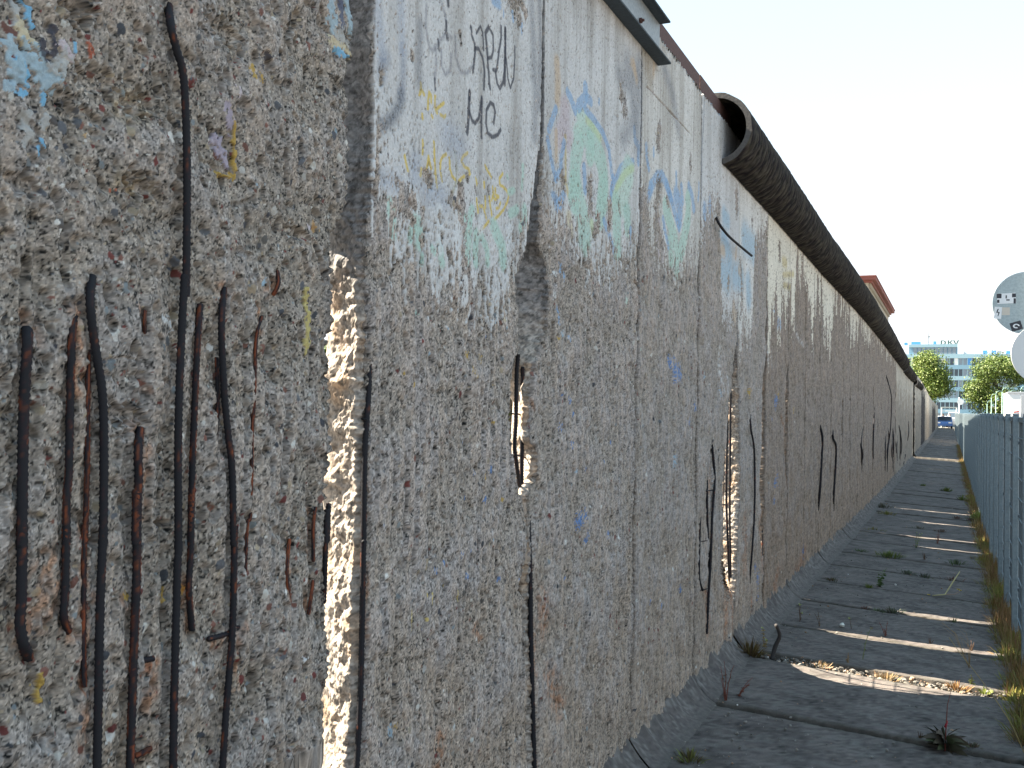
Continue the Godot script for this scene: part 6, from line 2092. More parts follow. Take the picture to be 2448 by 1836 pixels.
	k("speck", "bluesp", 40, 0, [2226, 1368], [5])
	k("speck", "bluesp", 70, 0, [2514, 1207], [5])
	k("speck", "bluesp", 60, 0, [2567, 1219], [5])
	k("speck", "bluesp", 90, 0, [2714, 1161], [5])
	k("speck", "bluesp", 90, 0, [2955, 1113], [5])
	k("speck", "bluesp", 60, 0, [2447, 1058], [5])
	k("speck", "bluesp", 60, 0, [2669, 1232], [5])
	k("speck", "bluesp", 40, 0, [2729, 1235], [5])
	k("speck", "paleblue", 60, 0, [2908, 1246], [5])
	k("speck", "bluesp", 50, 0, [3123, 1087], [5])
	k("speck", "yellow", 40, 0, [2467, 1074], [5])
	k("speck", "yellow", 40, 0, [2386, 1070], [5])
	k("speck", "ochre", 40, 0, [2649, 1150], [5])
	k("speck", "ochre", 40, 0, [2564, 1155], [5])
	k("speck", "cream", 50, 0, [2882, 1238], [5])
	k("speck", "cream", 50, 0, [3060, 1342], [5])
	k("speck", "pebblue", 120, 0, [2288, 813], [5])
	k("speck", "ochre", 60, 0, [2320, 813], [5])
	k("speck", "ochre", 50, 0, [2300, 868], [5])
	k("speckline", "yellow", 25, 0, [2384, 1128, 2380, 1100, 2385, 1060], [5])
	k("speckline", "yellow", 25, 0, [2650, 1128, 2661, 1095], [5])
	k("speckline", "yellow", 25, 0, [2463, 1154, 2464, 1139], [5])
	k("speckline", "yellow", 25, 0, [2489, 1150, 2491, 1114], [5])
	k("groove", "", 30, 0.004, [2276, 886, 2264, 843, 2266, 805], [5])
	k("groove", "", 30, 0.004, [2713, 1616, 2812, 1643], [5])
	k("stain", "rust", 80, 0.9, [2076, 1801, 2092, 1793], [5])
	k("stain", "rust", 220, 0.9, [1990, 1622, 2076, 1581], [5])
	k("stain", "rust", 120, 0.9, [2081, 1656, 2114, 1633], [5])
	k("stain", "rust", 140, 0.9, [2066, 1237, 2115, 1194], [5])
	k("stain", "rust", 120, 0.9, [2153, 1268, 2151, 1098], [5])
	k("stain", "rust", 300, 0.9, [2577, 713, 2569, 633], [5])
	k("stain", "rust", 200, 0.9, [2789, 990, 2841, 946], [5])
	k("paint", "peach", 300, 0.4, [3386, 2968, 3397, 2909, 3401, 2832], [6])
	k("paint", "pink", 500, 0.4, [3479, 2823, 3482, 2775, 3424, 2697, 3511, 2719], [6])
	k("paint", "peach", 160, 0.3, [3389, 2709, 3391, 2663, 3393, 2626, 3398, 2609], [6])
	k("paint", "ochrep", 100, 0.4, [3489, 2720, 3492, 2650, 3500, 2556, 3530, 2498], [6])
	k("paint", "mint", 550, 0.12, [3629, 2756, 3631, 2717, 3597, 2643, 3601, 2545, 3585, 2493], [6])
	k("paint", "mint", 600, 0.12, [3786, 2790, 3850, 2754, 3916, 2717, 3941, 2652, 3945, 2564], [6])
	k("paint", "mint", 500, 0.12, [3686, 2781, 3767, 2768, 3769, 2717], [6])
	k("paint", "mintpale", 300, 0.3, [3626, 2834, 3683, 2850, 3637, 2801], [6])
	k("paint", "lime", 200, 0.5, [3723, 2848, 3804, 2839, 3889, 2816], [6])
	k("paint", "blue", 200, 0.1, [3503, 2894, 3540, 2879, 3588, 2844], [6])
	k("paint", "blue", 280, 0.1, [3624, 2874, 3699, 2926, 3697, 2969], [6])
	k("paint", "blue", 220, 0.1, [3718, 2935, 3769, 2932], [6])
	k("paint", "blue", 180, 0.2, [3701, 2882, 3823, 2869, 3931, 2841, 4012, 2794, 4038, 2727, 4057, 2677, 4044, 2602], [6])
	k("paint", "blue", 180, 0.2, [3385, 2793, 3346, 2744, 3319, 2700], [6])
	k("paint", "blue", 160, 0.15, [3308, 2661, 3335, 2618, 3362, 2572, 3397, 2540], [6])
	k("paint", "blue", 180, 0.15, [3477, 2691, 3445, 2623, 3447, 2576, 3397, 2536], [6])
	k("paint", "blue", 220, 0.15, [3702, 2647, 3714, 2603, 3716, 2559], [6])
	k("paint", "blue", 200, 0.15, [4098, 2679, 4166, 2746, 4250, 2791, 4363, 2825], [6])
	k("paint", "blue", 240, 0.15, [4074, 2681, 4054, 2622, 4039, 2586], [6])
	k("paint", "blue", 200, 0.2, [4375, 2984, 4384, 2932, 4445, 2920, 4442, 2840], [6, 7])
	k("paint", "blue", 100, 0.2, [3873, 2970, 3874, 2956], [6])
	k("paint", "mintpale", 800, 0.2, [4289, 2758, 4230, 2677, 4196, 2618], [6])
	k("paint", "lime", 200, 0.5, [4364, 2799, 4239, 2744, 4122, 2655, 4079, 2594], [6])
	k("paint", "blue", 200, 0.2, [3375, 2467, 3435, 2448, 3485, 2499], [6])
	k("paint", "blue", 250, 0.2, [3410, 2434, 3452, 2448], [6])
	k("paint", "mint", 700, 0.3, [3601, 2559, 3642, 2495, 3702, 2440, 3725, 2366], [6])
	k("paint", "mint", 550, 0.15, [3942, 2632, 3923, 2557, 3905, 2484], [6])
	k("paint", "mint", 600, 0.2, [4114, 2577, 4132, 2470, 4147, 2398], [6])
	k("paint", "mint", 500, 0.3, [4286, 2572, 4289, 2508], [6])
	k("paint", "blue", 200, 0.2, [3960, 2476, 4029, 2427, 4089, 2371], [6])
	k("paint", "blue", 180, 0.2, [4340, 2509, 4343, 2448], [6])
	k("paint", "lime", 250, 0.4, [3802, 2437, 3824, 2407], [6])
	k("paint", "cream", 300, 0.5, [3534, 2416, 3564, 2363], [6])
	k("bare", "", 350, 0, [4173, 3102, 4212, 3057, 4226, 3016], [6])
	k("bare", "", 300, 0, [3774, 2605, 3777, 2534], [6])
	k("bare", "", 350, 0, [3785, 2598, 3787, 2554, 3780, 2488], [6])
	k("bare", "", 300, 0, [4023, 2563, 4036, 2515, 4028, 2463], [6])
	k("bare", "", 300, 0, [3885, 2466, 3845, 2403], [6])
	k("bare", "", 120, 0, [4161, 2593, 4176, 2548], [6])
	k("bare", "", 240, 0, [3473, 2564, 3475, 2526], [6])
	k("paint", "grime", 500, 0.95, [4134, 3157, 4320, 3158, 4367, 3017, 4207, 2898], [6])
	k("paint", "grime", 600, 0.95, [4252, 3252, 4382, 3236], [6, 7])
	k("paint", "grime", 400, 0.95, [3195, 2905, 3218, 2733, 3209, 2582], [6])
	k("paint", "peach", 200, 0.7, [4340, 3281, 4368, 3247], [6])
	k("paint", "ink2", 120, 0.9, [4479, 3326, 4485, 3208, 4485, 2930, 4471, 2669], [6, 7])
	k("paint", "grime", 500, 0.95, [4432, 3311, 4428, 3112, 4425, 2915], [6, 7])
	k("paint", "peach", 250, 0.8, [4315, 3272, 4354, 3262, 4396, 3220], [6])
	k("groove", "", 60, 0.008, [3249, 2908, 3255, 2879], [6])
	k("speck", "blue", 140, 0, [3461, 2211], [6])
	k("speck", "blue", 120, 0, [3509, 2184], [6])
	k("speck", "blue", 120, 0, [3451, 2051], [6])
	k("speck", "blue", 120, 0, [3464, 2010], [6])
	k("speck", "paleblue", 120, 0, [3507, 1962], [6])
	k("speck", "blue", 100, 0, [3580, 1951], [6])
	k("speck", "ochre", 80, 0, [3467, 1941], [6])
	k("speck", "white", 120, 0, [3399, 2182], [6])
	k("speck", "white", 120, 0, [3403, 2100], [6])
	k("speck", "bluesp", 120, 0, [3591, 1709], [6])
	k("speck", "bluesp", 80, 0, [3494, 1727], [6])
	k("speck", "bluesp", 80, 0, [3624, 1657], [6])
	k("speck", "bluesp", 120, 0, [3494, 1608], [6])
	k("speck", "bluesp", 120, 0, [3611, 1537], [6])
	k("speck", "paleblue", 80, 0, [3666, 1430], [6])
	k("speck", "bluesp", 300, 0, [3727, 1223], [6])
	k("speck", "bluesp", 200, 0, [3749, 1232], [6])
	k("speck", "bluesp", 220, 0, [3816, 1146], [6])
	k("speck", "bluesp", 140, 0, [4090, 1137], [6])
	k("speck", "bluesp", 200, 0, [3790, 1243], [6])
	k("speck", "bluesp", 200, 0, [3749, 1218], [6])
	k("speck", "bluesp", 100, 0, [3495, 1606], [6])
	k("speck", "bluesp", 300, 0, [5268, 1890], [7])
	k("speck", "bluesp", 150, 0, [5155, 1904], [7])
	k("speck", "bluesp", 80, 0, [3781, 1430], [6])
	k("speck", "bluesp", 120, 0, [4774, 719], [7])
	k("speck", "bluesp", 120, 0, [4973, 666], [7])
	k("speck", "bluesp", 80, 0, [3578, 1024], [6])
	k("speck", "mint", 100, 0, [3778, 1954], [6])
	k("speck", "mint", 80, 0, [4528, 1962], [7])
	k("speck", "mintpale", 200, 0, [4280, 2172], [6])
	k("speck", "white", 140, 0, [3797, 2238], [6])
	k("speck", "bluesp", 70, 0, [4027, 1454], [6])
	k("speck", "bluesp", 70, 0, [4119, 1535], [6])
	k("wash", "wash", 180, 0.8, [3832, 1275, 3845, 998, 3729, 776, 3697, 573], [6])
	k("wash", "wash", 200, 0.8, [4570, 1718, 4643, 1461], [7])
	k("wash", "wash", 200, 0.8, [4261, 1221, 4221, 989], [6])
	k("wash", "wash", 140, 0.8, [3926, 1615, 3908, 1526], [6])
	k("wash", "wash", 300, 0.8, [3515, 1997, 3522, 1849], [6])
	k("groove", "", 100, 0.02, [4417, 2280, 4500, 2243, 4514, 2221], [6, 7])
	k("stain", "rust", 500, 0.9, [3345, 983, 3367, 876], [6])
	k("stain", "rust", 600, 0.9, [3411, 678, 3544, 545], [6])
	k("stain", "rust", 200, 0.9, [3247, 575, 3304, 395], [6])
	k("stain", "rust", 120, 0.9, [3214, 1703, 3232, 1672], [6])
	k("stain", "rust", 300, 0.9, [3267, 870, 3274, 712], [6])
	k("groove", "", 60, 0.015, [3294, 1074, 3303, 990, 3302, 888], [6])
	k("groove", "", 60, 0.012, [3380, 977, 3381, 873], [6])
	k("groove", "", 200, 0.012, [4423, 1207, 4410, 914, 4369, 645], [6])
	k("speck", "bluesp", 500, 0, [5175, 1886], [7])
	k("speck", "bluesp", 400, 0, [5293, 1876], [7])
	k("speck", "bluesp", 300, 0, [5080, 1921], [7])
	k("speck", "paleblue", 300, 0, [6322, 1791], [8])
	k("speck", "bluesp", 200, 0, [5639, 1689], [7])
	k("speck", "bluesp", 200, 0, [5513, 1611], [7])
	k("speck", "bluesp", 200, 0, [6118, 1663], [8])
	k("speck", "paleblue", 300, 0, [5202, 1399], [7])
	k("speck", "ochre", 300, 0, [7347, 1810], [9])
	k("speck", "bluesp", 500, 0, [8526, 1748], [10])
	k("speck", "ochre", 250, 0, [8615, 1818], [10])
	k("speck", "ochreb", 300, 0, [9497, 1697], [11])
	k("speck", "bluesp", 200, 0, [8310, 1611], [10])
	k("speck", "bluesp", 500, 0, [8618, 1105], [10])
	k("speck", "bluesp", 400, 0, [8527, 1080], [10])
	k("speck", "bluesp", 450, 0, [7774, 377], [9])
	k("speck", "bluesp", 300, 0, [7691, 479], [9])
	k("speck", "bluesp", 300, 0, [7783, 242], [9])
	k("speck", "bluesp", 400, 0, [10260, 278], [11, 12])
	k("speck", "bluesp", 400, 0, [10263, 241], [11, 12])
	k("speck", "bluesp", 300, 0, [8493, 914], [10])
	k("speck", "bluesp", 200, 0, [5378, 689], [7])
	k("speck", "paleblue", 200, 0, [5905, 1882], [8])
	k("paint", "blue", 200, 0.2, [4568, 2950, 4585, 2894, 4623, 2854], [7])
	k("paint", "blue", 140, 0.2, [4698, 2970, 4700, 2938], [7])
	k("paint", "blue", 300, 0.2, [4644, 2740, 4685, 2790, 4773, 2850, 4865, 2871, 4948, 2837, 5050, 2788], [7])
	k("paint", "blue", 300, 0.2, [4616, 2715, 4657, 2776], [7])
	k("paint", "blue", 300, 0.2, [4947, 2847, 5050, 2789, 5122, 2723, 5213, 2668], [7])
	k("paint", "blue", 600, 0.2, [5152, 2823, 5225, 2779, 5211, 2713], [7])
	k("paint", "blue", 300, 0.2, [5255, 2894, 5277, 2826], [7])
	k("paint", "blue", 300, 0.2, [5421, 2934, 5502, 2894, 5545, 2831], [7])
	k("paint", "blue", 200, 0.3, [5136, 2941, 5147, 2899], [7])
	k("paint", "blue", 160, 0.4, [5658, 2999, 5643, 2898], [7])
	k("paint", "mint", 550, 0.15, [4937, 2724, 5023, 2666, 5129, 2595, 5186, 2514, 5182, 2424], [7])
	k("paint", "mint", 600, 0.15, [5407, 2851, 5412, 2758, 5342, 2653, 5274, 2550], [7])
	k("paint", "mint", 500, 0.2, [5029, 2557, 5067, 2475], [7])
	k("paint", "blue", 220, 0.2, [4893, 2655, 4945, 2587, 4997, 2530], [7])
	k("paint", "pink", 500, 0.4, [4801, 2605, 4821, 2524, 4871, 2464], [7])
	k("bare", "", 350, 0, [4791, 3099, 4780, 3003], [7])
	k("bare", "", 250, 0, [5451, 3099, 5454, 3039], [7])
	k("bare", "", 500, 0, [4806, 2808, 4780, 2719, 4771, 2600, 4867, 2531], [7])
	k("bare", "", 600, 0, [4533, 2678, 4593, 2609, 4571, 2484], [6, 7])
	k("bare", "", 160, 0, [4951, 2770, 4986, 2742], [7])
	k("paint", "grimewarm", 500, 0.9, [4584, 3336, 4615, 3289], [7])
	k("paint", "peach", 200, 0.8, [4684, 3381, 4672, 3331], [7])
	k("paint", "ink2", 100, 0.9, [5782, 3628, 5759, 3446, 5728, 3240, 5726, 2918], [7, 8])
	k("paint", "grime", 500, 0.95, [4884, 3416, 5054, 3337, 5167, 3190], [7])
	k("groove", "", 40, 0.003, [4560, 3239, 4894, 3238, 5424, 3234], [7])
	k("groove", "", 70, 0.006, [5691, 3526, 5710, 3383, 5705, 3283], [7, 8])
	k("stain", "rust", 500, 0.9, [6071, 309, 6037, 471, 6005, 587], [8])
	k("stain", "rust", 700, 0.9, [6626, 486, 6585, 204], [8])
	k("stain", "rust", 500, 0.9, [6742, 529, 6822, 206], [8, 9])
	k("stain", "rust", 300, 0.9, [7517, 301, 7527, 150], [9])
	k("stain", "rust", 500, 0.9, [7231, 912, 7256, 515], [9])
	k("stain", "rust", 400, 0.9, [7820, 856, 7970, 411], [9, 10])
	k("stain", "rust", 400, 0.9, [6085, 1359, 6069, 1191], [8])
	k("stain", "rust", 600, 0.9, [8544, 175, 8722, 302], [10])
	k("stain", "rust", 1000, 0.9, [10391, 243, 9674, 77], [11, 12])
	k("stain", "rust", 300, 0.9, [8820, 1631, 9085, 1451], [10])
	k("groove", "", 120, 0.02, [5579, 811, 5615, 401], [7])
	k("groove", "", 120, 0.02, [5744, 629, 5779, 410], [8])
	k("groove", "", 200, 0.02, [7169, 814, 7203, 288], [9])
	k("groove", "", 140, 0.02, [7272, 803, 7299, 377], [9])
	k("groove", "", 160, 0.02, [8134, 416, 8189, 232], [10])
	k("groove", "", 200, 0.02, [8004, 507, 8097, 349], [9, 10])
	k("groove", "", 160, 0.02, [9184, 792, 9150, 550], [10, 11])
	k("groove", "", 160, 0.02, [9037, 692, 9092, 637], [10])
	k("groove", "", 200, 0.015, [5587, 1433, 5599, 1224], [7])
	k("wash", "white", 350, 0.7, [6305, 2070, 6286, 1930, 6431, 1817], [8])
	k("wash", "white", 300, 0.7, [8092, 2279, 8062, 2087], [9, 10])
	k("wash", "white", 200, 0.7, [8273, 2157, 8280, 2052], [10])
	k("wash", "white", 300, 0.7, [10756, 2487, 10847, 2243], [12])
	k("wash", "white", 300, 0.7, [9614, 2404, 10102, 2331], [11])
	k("wash", "white", 200, 0.7, [6539, 1903, 6546, 1795], [8])
	k("pit", "", 900, 0.03, [6502, 637, 6656, 481], [8])
	k("pit", "", 350, 0.02, [6107, 1414, 6115, 1019, 6055, 579], [8])
	k("paint", "paleblue", 600, 0.6, [6356, 2946, 6487, 2926], [8])
	k("paint", "paleblue", 1000, 0.6, [6353, 2577, 6510, 2554], [8])
	k("paint", "paleblue", 1000, 0.6, [6726, 2598, 6958, 2598], [8, 9])
	k("paint", "paleblue", 1200, 0.6, [7059, 2909, 7380, 2887, 7588, 2836], [8, 9])
	k("paint", "paleblue", 800, 0.6, [6365, 2796, 6555, 2688], [8])
	k("paint", "peach", 400, 0.6, [6319, 2713, 6370, 2710], [8])
	k("paint", "peach", 300, 0.6, [6770, 2793, 6746, 2732], [8])
	k("paint", "peach", 600, 0.6, [6712, 2369, 6802, 2292], [8, 9])
	k("paint", "peach", 300, 0.6, [6865, 2657, 6895, 2649], [8, 9])
	k("paint", "blue", 500, 0.6, [5946, 2932, 5996, 2875], [8])
	k("paint", "blue", 500, 0.6, [5816, 2881, 5842, 2811], [8])
	k("paint", "paleblue", 1000, 0.6, [7204, 2599, 7241, 2512], [9])
	k("paint", "ochrep", 500, 0.6, [8768, 2983, 8951, 2994], [10])
	k("paint", "ochrep", 300, 0.6, [8776, 2867, 9393, 2954], [10, 11])
	k("paint", "ochrep", 300, 0.6, [8827, 2786, 9204, 2808], [10, 11])
	k("paint", "blue", 300, 0.6, [8369, 2509, 8544, 2426], [10])
	k("paint", "blue", 500, 0.6, [8416, 2429, 8808, 2419], [10])
	k("bare", "", 500, 0, [6761, 3170, 6783, 3048], [8])
	k("bare", "", 500, 0, [6180, 2972, 6208, 2903], [8])
	k("bare", "", 500, 0, [8582, 3099, 8612, 2989], [10])
	k("bare", "", 600, 0, [7969, 3137, 7938, 3025], [9, 10])
	k("bare", "", 300, 0, [6536, 2557, 6540, 2497], [8])
	k("bare", "", 300, 0, [6920, 2722, 6989, 2573, 6972, 2365], [8, 9])
	k("bare", "", 200, 0, [7334, 3090, 7339, 3004], [9])
	b(4, "rebar", 85, 0.25, 1, [1127, 1797, -9, 1115, 1770, 8, 1112, 1694, 8, 1112, 1610, 8, 1115, 1454, 8, 1115, 1478, 8, 1117, 1366, 8, 1116, 1325, 8, 1124, 1292, 8, 1148, 1264, -9])
	b(4, "rebar", 68, 0.45, 1, [1220, 1831, -7, 1205, 1791, 4, 1205, 1666, 4, 1206, 1563, 4, 1203, 1519, 4, 1205, 1442, 4, 1204, 1469, 4, 1205, 1365, 4, 1204, 1322, 4, 1225, 1290, -7])
	b(4, "rebar", 50, 0.75, 1, [1250, 1770, -6, 1246, 1727, -2, 1247, 1666, -2, 1250, 1545, -2, 1249, 1437, -2, 1247, 1464, -2, 1251, 1282, -2, 1260, 1189, -6])
	b(4, "rebar", 76, 0.05, 1, [1255, 1899, -8, 1232, 1847, 14, 1246, 1772, 14, 1263, 1697, 14, 1270, 1606, 14, 1274, 1435, 14, 1273, 1462, 14, 1271, 1310, 14, 1272, 1219, 14, 1274, 1037, 14])
	b(4, "rebar", 80, 0.5, 1, [1376, 1634, -9, 1354, 1587, 9, 1357, 1539, 9, 1354, 1425, 9, 1353, 1517, 9, 1358, 1389, 9, 1356, 1230, 9, 1354, 1010, 9])
	b(4, "rebar", 76, 0.06, 1, [1419, 2436, -8, 1397, 2382, 20, 1413, 2344, 20, 1430, 2310, 20, 1440, 2245, 20, 1449, 2112, 20, 1454, 1890, 20, 1449, 1919, 20, 1443, 1734, 20, 1443, 1601, 20, 1450, 1414, 20, 1449, 1377, 20, 1449, 1244, 20, 1449, 1112, 20, 1451, 979, 20])
	b(4, "rebar", 66, 0.5, 1, [1524, 1877, -7, 1505, 1788, 5, 1502, 1684, 5, 1500, 1598, 5, 1499, 1495, 5, 1500, 1407, 5, 1499, 1506, 5, 1500, 1386, 5, 1498, 1318, 5, 1523, 1233, -7])
	b(4, "rebar", 72, 0.25, 1, [1593, 1918, -8, 1566, 1845, 11, 1571, 1774, 11, 1582, 1685, 11, 1595, 1614, 11, 1609, 1541, 11, 1619, 1393, 11, 1621, 1424, 11, 1622, 1316, 11, 1621, 1208, 11, 1609, 1067, 11, 1600, 928, 11])
	b(4, "rebar", 40, 0.7, 1, [1711, 1869, -4, 1692, 1818, -2, 1690, 1686, -2, 1686, 1630, -2, 1687, 1536, -2, 1686, 1443, -2, 1676, 1418, -2, 1676, 1269, -4])
	b(4, "rebar", 45, 0.35, 1, [1573, 1774, -5, 1577, 1667, -3, 1573, 1578, -5])
	b(4, "rebar", 45, 0.95, 1, [1827, 1378, -5, 1814, 1305, 0, 1834, 1232, -5])
	b(4, "rebar", 45, 0.8, 1, [1925, 1441, -5, 1912, 1393, -1, 1921, 1313, -5])
	b(4, "rebar", 45, 0.8, 1, [1922, 1270, -5, 1909, 1233, -1, 1906, 1193, -5])
	b(4, "rebar", 66, 0.15, 1, [2014, 1440, -30, 1986, 1354, -12, 1980, 1427, -12, 1979, 1300, -12, 2003, 1200, -30])
	b(4, "cross_rebar", 55, 0.4, 1, [1554, 1211, 6, 1618, 1209, 2, 1678, 1217, -8])
	b(4, "cross_rebar", 55, 0.3, 1, [1375, 1205, -4, 1410, 1206, 6])
	b(4, "cross_rebar", 60, 0.75, 1, [1379, 1033, -4, 1409, 1041, 6])
	b(4, "rebar", 50, 0.85, 1, [1763, 1975, -6, 1757, 1951, 3, 1752, 1935, 3, 1750, 1919, -6])
	b(4, "rebar", 35, 0.8, 1, [1375, 1850, -4, 1370, 1829, 0, 1377, 1807, -4])
	b(5, "rebar", 76, 0.08, 1, [2169, 1824, -20, 2156, 1714, -12, 2140, 1642, -6, 2128, 1535, -2, 2128, 1330, 0, 2127, 1370, 0, 2129, 1103, 0, 2127, 926, 0, 2116, 754, 0])
	b(5, "tie_wire", 30, 0.1, 1, [2152, 1648, -50, 2146, 1646, -30, 2121, 1644, 6])
	b(5, "tie_wire", 40, 0.1, 1, [2187, 1317, -70, 2166, 1327, -40, 2115, 1338, 8])
	b(5, "rebar", 76, 0.05, 1, [3126, 1865, -20, 3127, 1797, -25, 3127, 1643, -25, 3131, 1547, -30, 3160, 1487, -35, 3228, 1389, -50])
	b(5, "rebar", 76, 0.05, 1, [3189, 1823, -30, 3226, 1682, -45, 3230, 1523, -45, 3245, 1388, -50])
	b(5, "rebar", 60, 0.1, 1, [3368, 1711, -90, 3371, 1558, -90, 3374, 1348, -90])
	b(5, "rebar", 40, 0.1, 1, [3270, 1823, -35, 3315, 1682, -55, 3323, 1520, -60, 3336, 1377, -60])
	b(5, "tie_wire", 30, 0.1, 1, [3098, 1658, -30, 3231, 1654, -50, 3326, 1646, -60])
	b(5, "tie_wire", 30, 0.1, 1, [3123, 1516, -30, 3248, 1503, -50, 3343, 1486, -60])
	b(6, "rebar", 30, 0.7, 1, [3331, 2122, -60, 3333, 2078, -60])
	b(9, "rebar", 60, 0.1, 1, [6964, 2033, -29, 7032, 1804, -59, 7044, 1184, -69, 7099, 791, -69, 7027, 480, -49, 6786, 421, -19])
	b(9, "rebar", 60, 0.1, 1, [7119, 1792, -79, 7132, 1570, -79, 7274, 1169, -78, 7244, 814, -78])
	b(8, "rebar", 90, 0.1, 1, [6548, 1638, -20, 6535, 1217, -30, 6519, 835, -30])
	b(8, "rebar", 90, 0.1, 1, [6337, 1428, -15, 6347, 1171, -22, 6352, 901, -22])
	b(9, "rebar", 40, 0.1, 1, [6935, 1712, -89, 6894, 1192, -89, 6868, 639, -89])
	b(8, "rebar", 80, 0.05, 1, [6149, 1463, -10, 6176, 1252, 4, 6113, 1019, 6, 6066, 745, 10, 6040, 560, 6, 6031, 306, 0])
	b(8, "rebar", 70, 0.1, 1, [6025, 1249, -10, 6022, 1028, -4, 6075, 799, -4, 6102, 683, -4])
	b(8, "rebar", 65, 0.1, 1, [5855, 1038, -10, 5804, 780, 0, 5819, 671, 0, 5873, 596, 8])
	b(9, "rebar", 70, 0.1, 1, [7027, 1759, -19, 7067, 1313, -29, 7044, 1057, -29])
	b(9, "rebar", 75, 0.05, 1, [7386, 1676, -6, 7335, 1543, 14, 7485, 1364, 14, 7519, 954, 15, 7438, 624, 14, 7430, 328, -6])
	b(10, "rebar", 60, 0.1, 1, [8218, 1580, -45, 8262, 1258, -65, 8240, 961, -65, 8211, 697, -45])
	b(9, "rebar", 60, 0.2, 1, [8038, 733, -16, 7998, 421, -1])
	b(10, "rebar", 60, 0.1, 1, [8176, 1633, -15, 8168, 1264, -15, 8171, 961, -15])
	b(11, "rebar", 60, 0.2, 1, [9361, 1781, -9, 9243, 1216, 7])
	b(11, "rebar", 50, 0.2, 1, [9572, 1594, -47, 9562, 1285, -47, 9336, 960, -19])
	b(8, "tie_wire", 35, 0.1, 1, [5963, 1187, -4, 6137, 1177, 2])
	b(8, "tie_wire", 35, 0.1, 1, [5861, 891, -4, 6004, 880, 2])
	b(8, "tie_wire", 35, 0.1, 1, [5883, 753, -4, 6037, 732, 2])
	b(8, "tie_wire", 35, 0.1, 1, [5854, 600, -4, 6021, 584, 2])
	b(8, "tie_wire", 40, 0.1, 1, [6466, 1339, -55, 6721, 1322, -54])
	b(8, "tie_wire", 40, 0.1, 1, [6475, 1184, -55, 6801, 1174, -54])
	b(8, "tie_wire", 40, 0.1, 1, [6456, 1048, -55, 6797, 1031, -54])
	b(9, "tie_wire", 40, 0.1, 1, [6842, 1775, -54, 7060, 1772, -54])
	b(8, "tie_wire", 40, 0.1, 1, [6531, 898, -55, 6748, 875, -54])
	b(9, "tie_wire", 40, 0.1, 1, [6802, 1743, -54, 7037, 1743, -54])
	b(9, "tie_wire", 40, 0.1, 1, [7075, 1014, -54, 7206, 997, -53])
	b(11, "tie_wire", 40, 0.1, 1, [9380, 1570, -43, 9618, 1562, -42])
	b(8, "rebar", 80, 0.05, 1, [6655, 1785, -20, 6613, 1456, -12, 6618, 1091, -12, 6678, 781, -11, 6829, 500, -29])
	b(8, "rebar", 80, 0.05, 1, [6793, 1887, -29, 6753, 1452, -19, 6771, 955, -19, 6877, 518, -29])
	b(6, "rebar", 100, 0.02, 1, [3292, 1408, -50, 3233, 1251, -16, 3238, 1063, -8, 3247, 874, -6, 3267, 681, -6, 3285, 519, -6, 3304, 356, -6])
	b(13, "rebar", 122, 0.1, 0, [11489, 1540, 14, 11560, 1395, 40, 11548, 1225, 40, 11411, 810, 39, 11439, 570, 13])
	b(14, "rebar", 122, 0.1, 0, [12710, 1491, 25, 12608, 1354, 49, 12906, 1252, 52, 12897, 988, 52, 12760, 714, 50, 12915, 428, 27])
	b(14, "rebar", 108, 0.1, 0, [13717, 1408, 35, 13654, 1109, 35])
	b(17, "rebar", 122, 0.1, 0, [16828, 1439, 62, 16322, 1173, 83, 16500, 976, 85, 16648, 620, 61])
	b(20, "rebar", 122, 0.1, 0, [19309, 1826, 79, 18821, 1455, 102, 18696, 1051, 101, 19152, 745, 78])
	b(22, "rebar", 135, 0.1, 0, [21989, 1405, 85, 22049, 1007, 85])
	b(23, "rebar", 189, 0.1, 0, [23182, 1357, 79, 23488, 1101, 112, 22951, 817, 112, 23252, 187, 79])
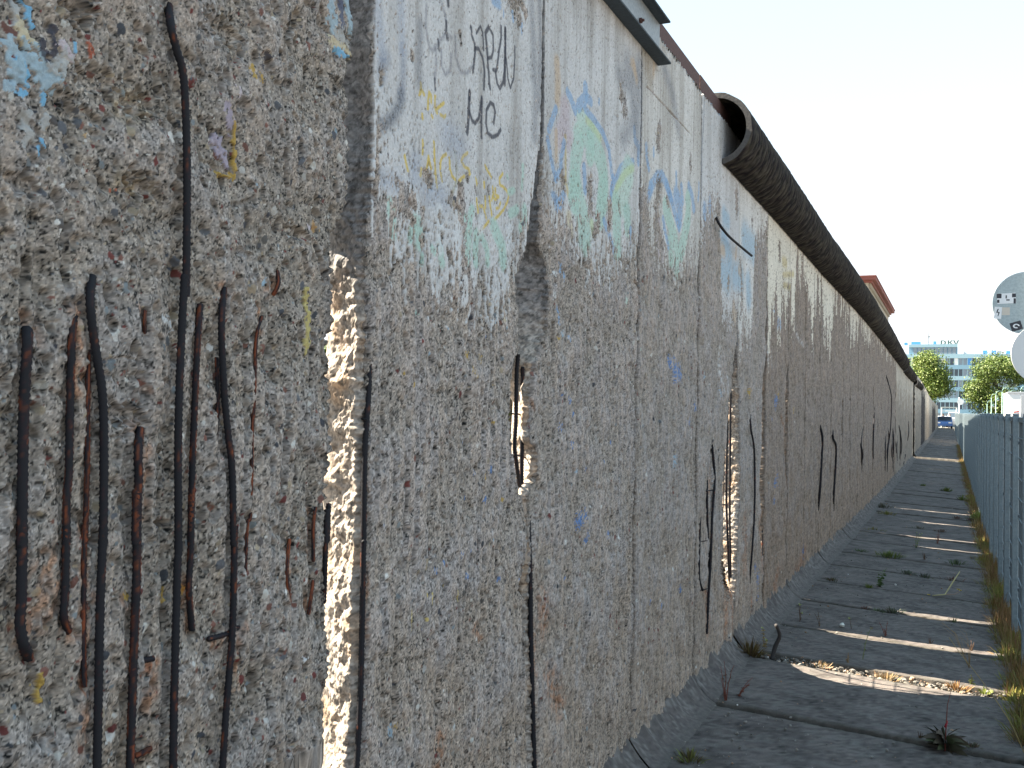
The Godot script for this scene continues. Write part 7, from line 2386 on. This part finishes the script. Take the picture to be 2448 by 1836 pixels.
	b(23, "rebar", 108, 0.1, 0, [22566, 2487, 88, 23191, 2143, 150, 23722, 1915, 150, 23329, 1307, 150, 23663, 943, 88])
	b(26, "rebar", 189, 0.1, 0, [25348, 1366, 79, 25439, 983, 112, 25888, 209, 79])
	b(100, "rebar", 189, 0.1, 0, [27871, 1070, 79, 27030, 685, 112, 28025, 231, 79])
	b(100, "rebar", 122, 0.1, 0, [29077, 1305, 87, 29211, 818, 140, 30007, 436, 87])
	b(100, "rebar", 189, 0.1, 0, [31387, 548, 79, 31755, 7, 79])
	b(100, "rebar", 122, 0.1, 0, [35322, 1482, 87, 34251, 1040, 140, 34438, 708, 87])
	b(100, "rebar", 122, 0.1, 0, [28340, 1382, 87, 28651, 1004, 130, 29304, 115, 87])
	b(100, "rebar", 135, 0.1, 0, [32249, 1190, 85, 32074, 734, 85])
	b(23, "rebar", 135, 0.1, 0, [22705, 1355, 85, 22164, 884, 112, 22539, 385, 85])
	b(22, "rebar", 135, 0.1, 0, [22041, 1350, 85, 21997, 1074, 85])
	b(25, "rebar", 135, 0.1, 0, [25539, 1226, 85, 24795, 794, 112, 25829, 203, 85])
	b(25, "rebar", 135, 0.1, 0, [24837, 1416, 85, 24447, 1185, 85])
	b(100, "rebar", 135, 0.1, 0, [28507, 666, 85, 28377, 231, 85])
	b(14, "rebar", 135, 0.1, 0, [12583, 1472, 22, 12625, 1286, 22])
	b(14, "rebar", 135, 0.1, 0, [12710, 1501, 23, 12567, 1364, 22])
	b(14, "rebar", 135, 0.1, 0, [13701, 1406, 32, 13653, 1107, 32])
	b(17, "rebar", 135, 0.1, 0, [16519, 1176, 58, 16599, 1014, 86, 16836, 902, 61])
	b(20, "rebar", 135, 0.1, 0, [19001, 1564, 76, 19058, 1104, 76])
	b(100, "rebar", 135, 0.1, 0, [32154, 350, 85, 32561, 373, 112, 31343, 47, 85])
	b(8, "bent_rebar", 85, 0.05, 0, [6176, 2906, -10, 6097, 2839, 30, 6253, 2796, 50, 6525, 2780, 60, 6975, 2767, 71])
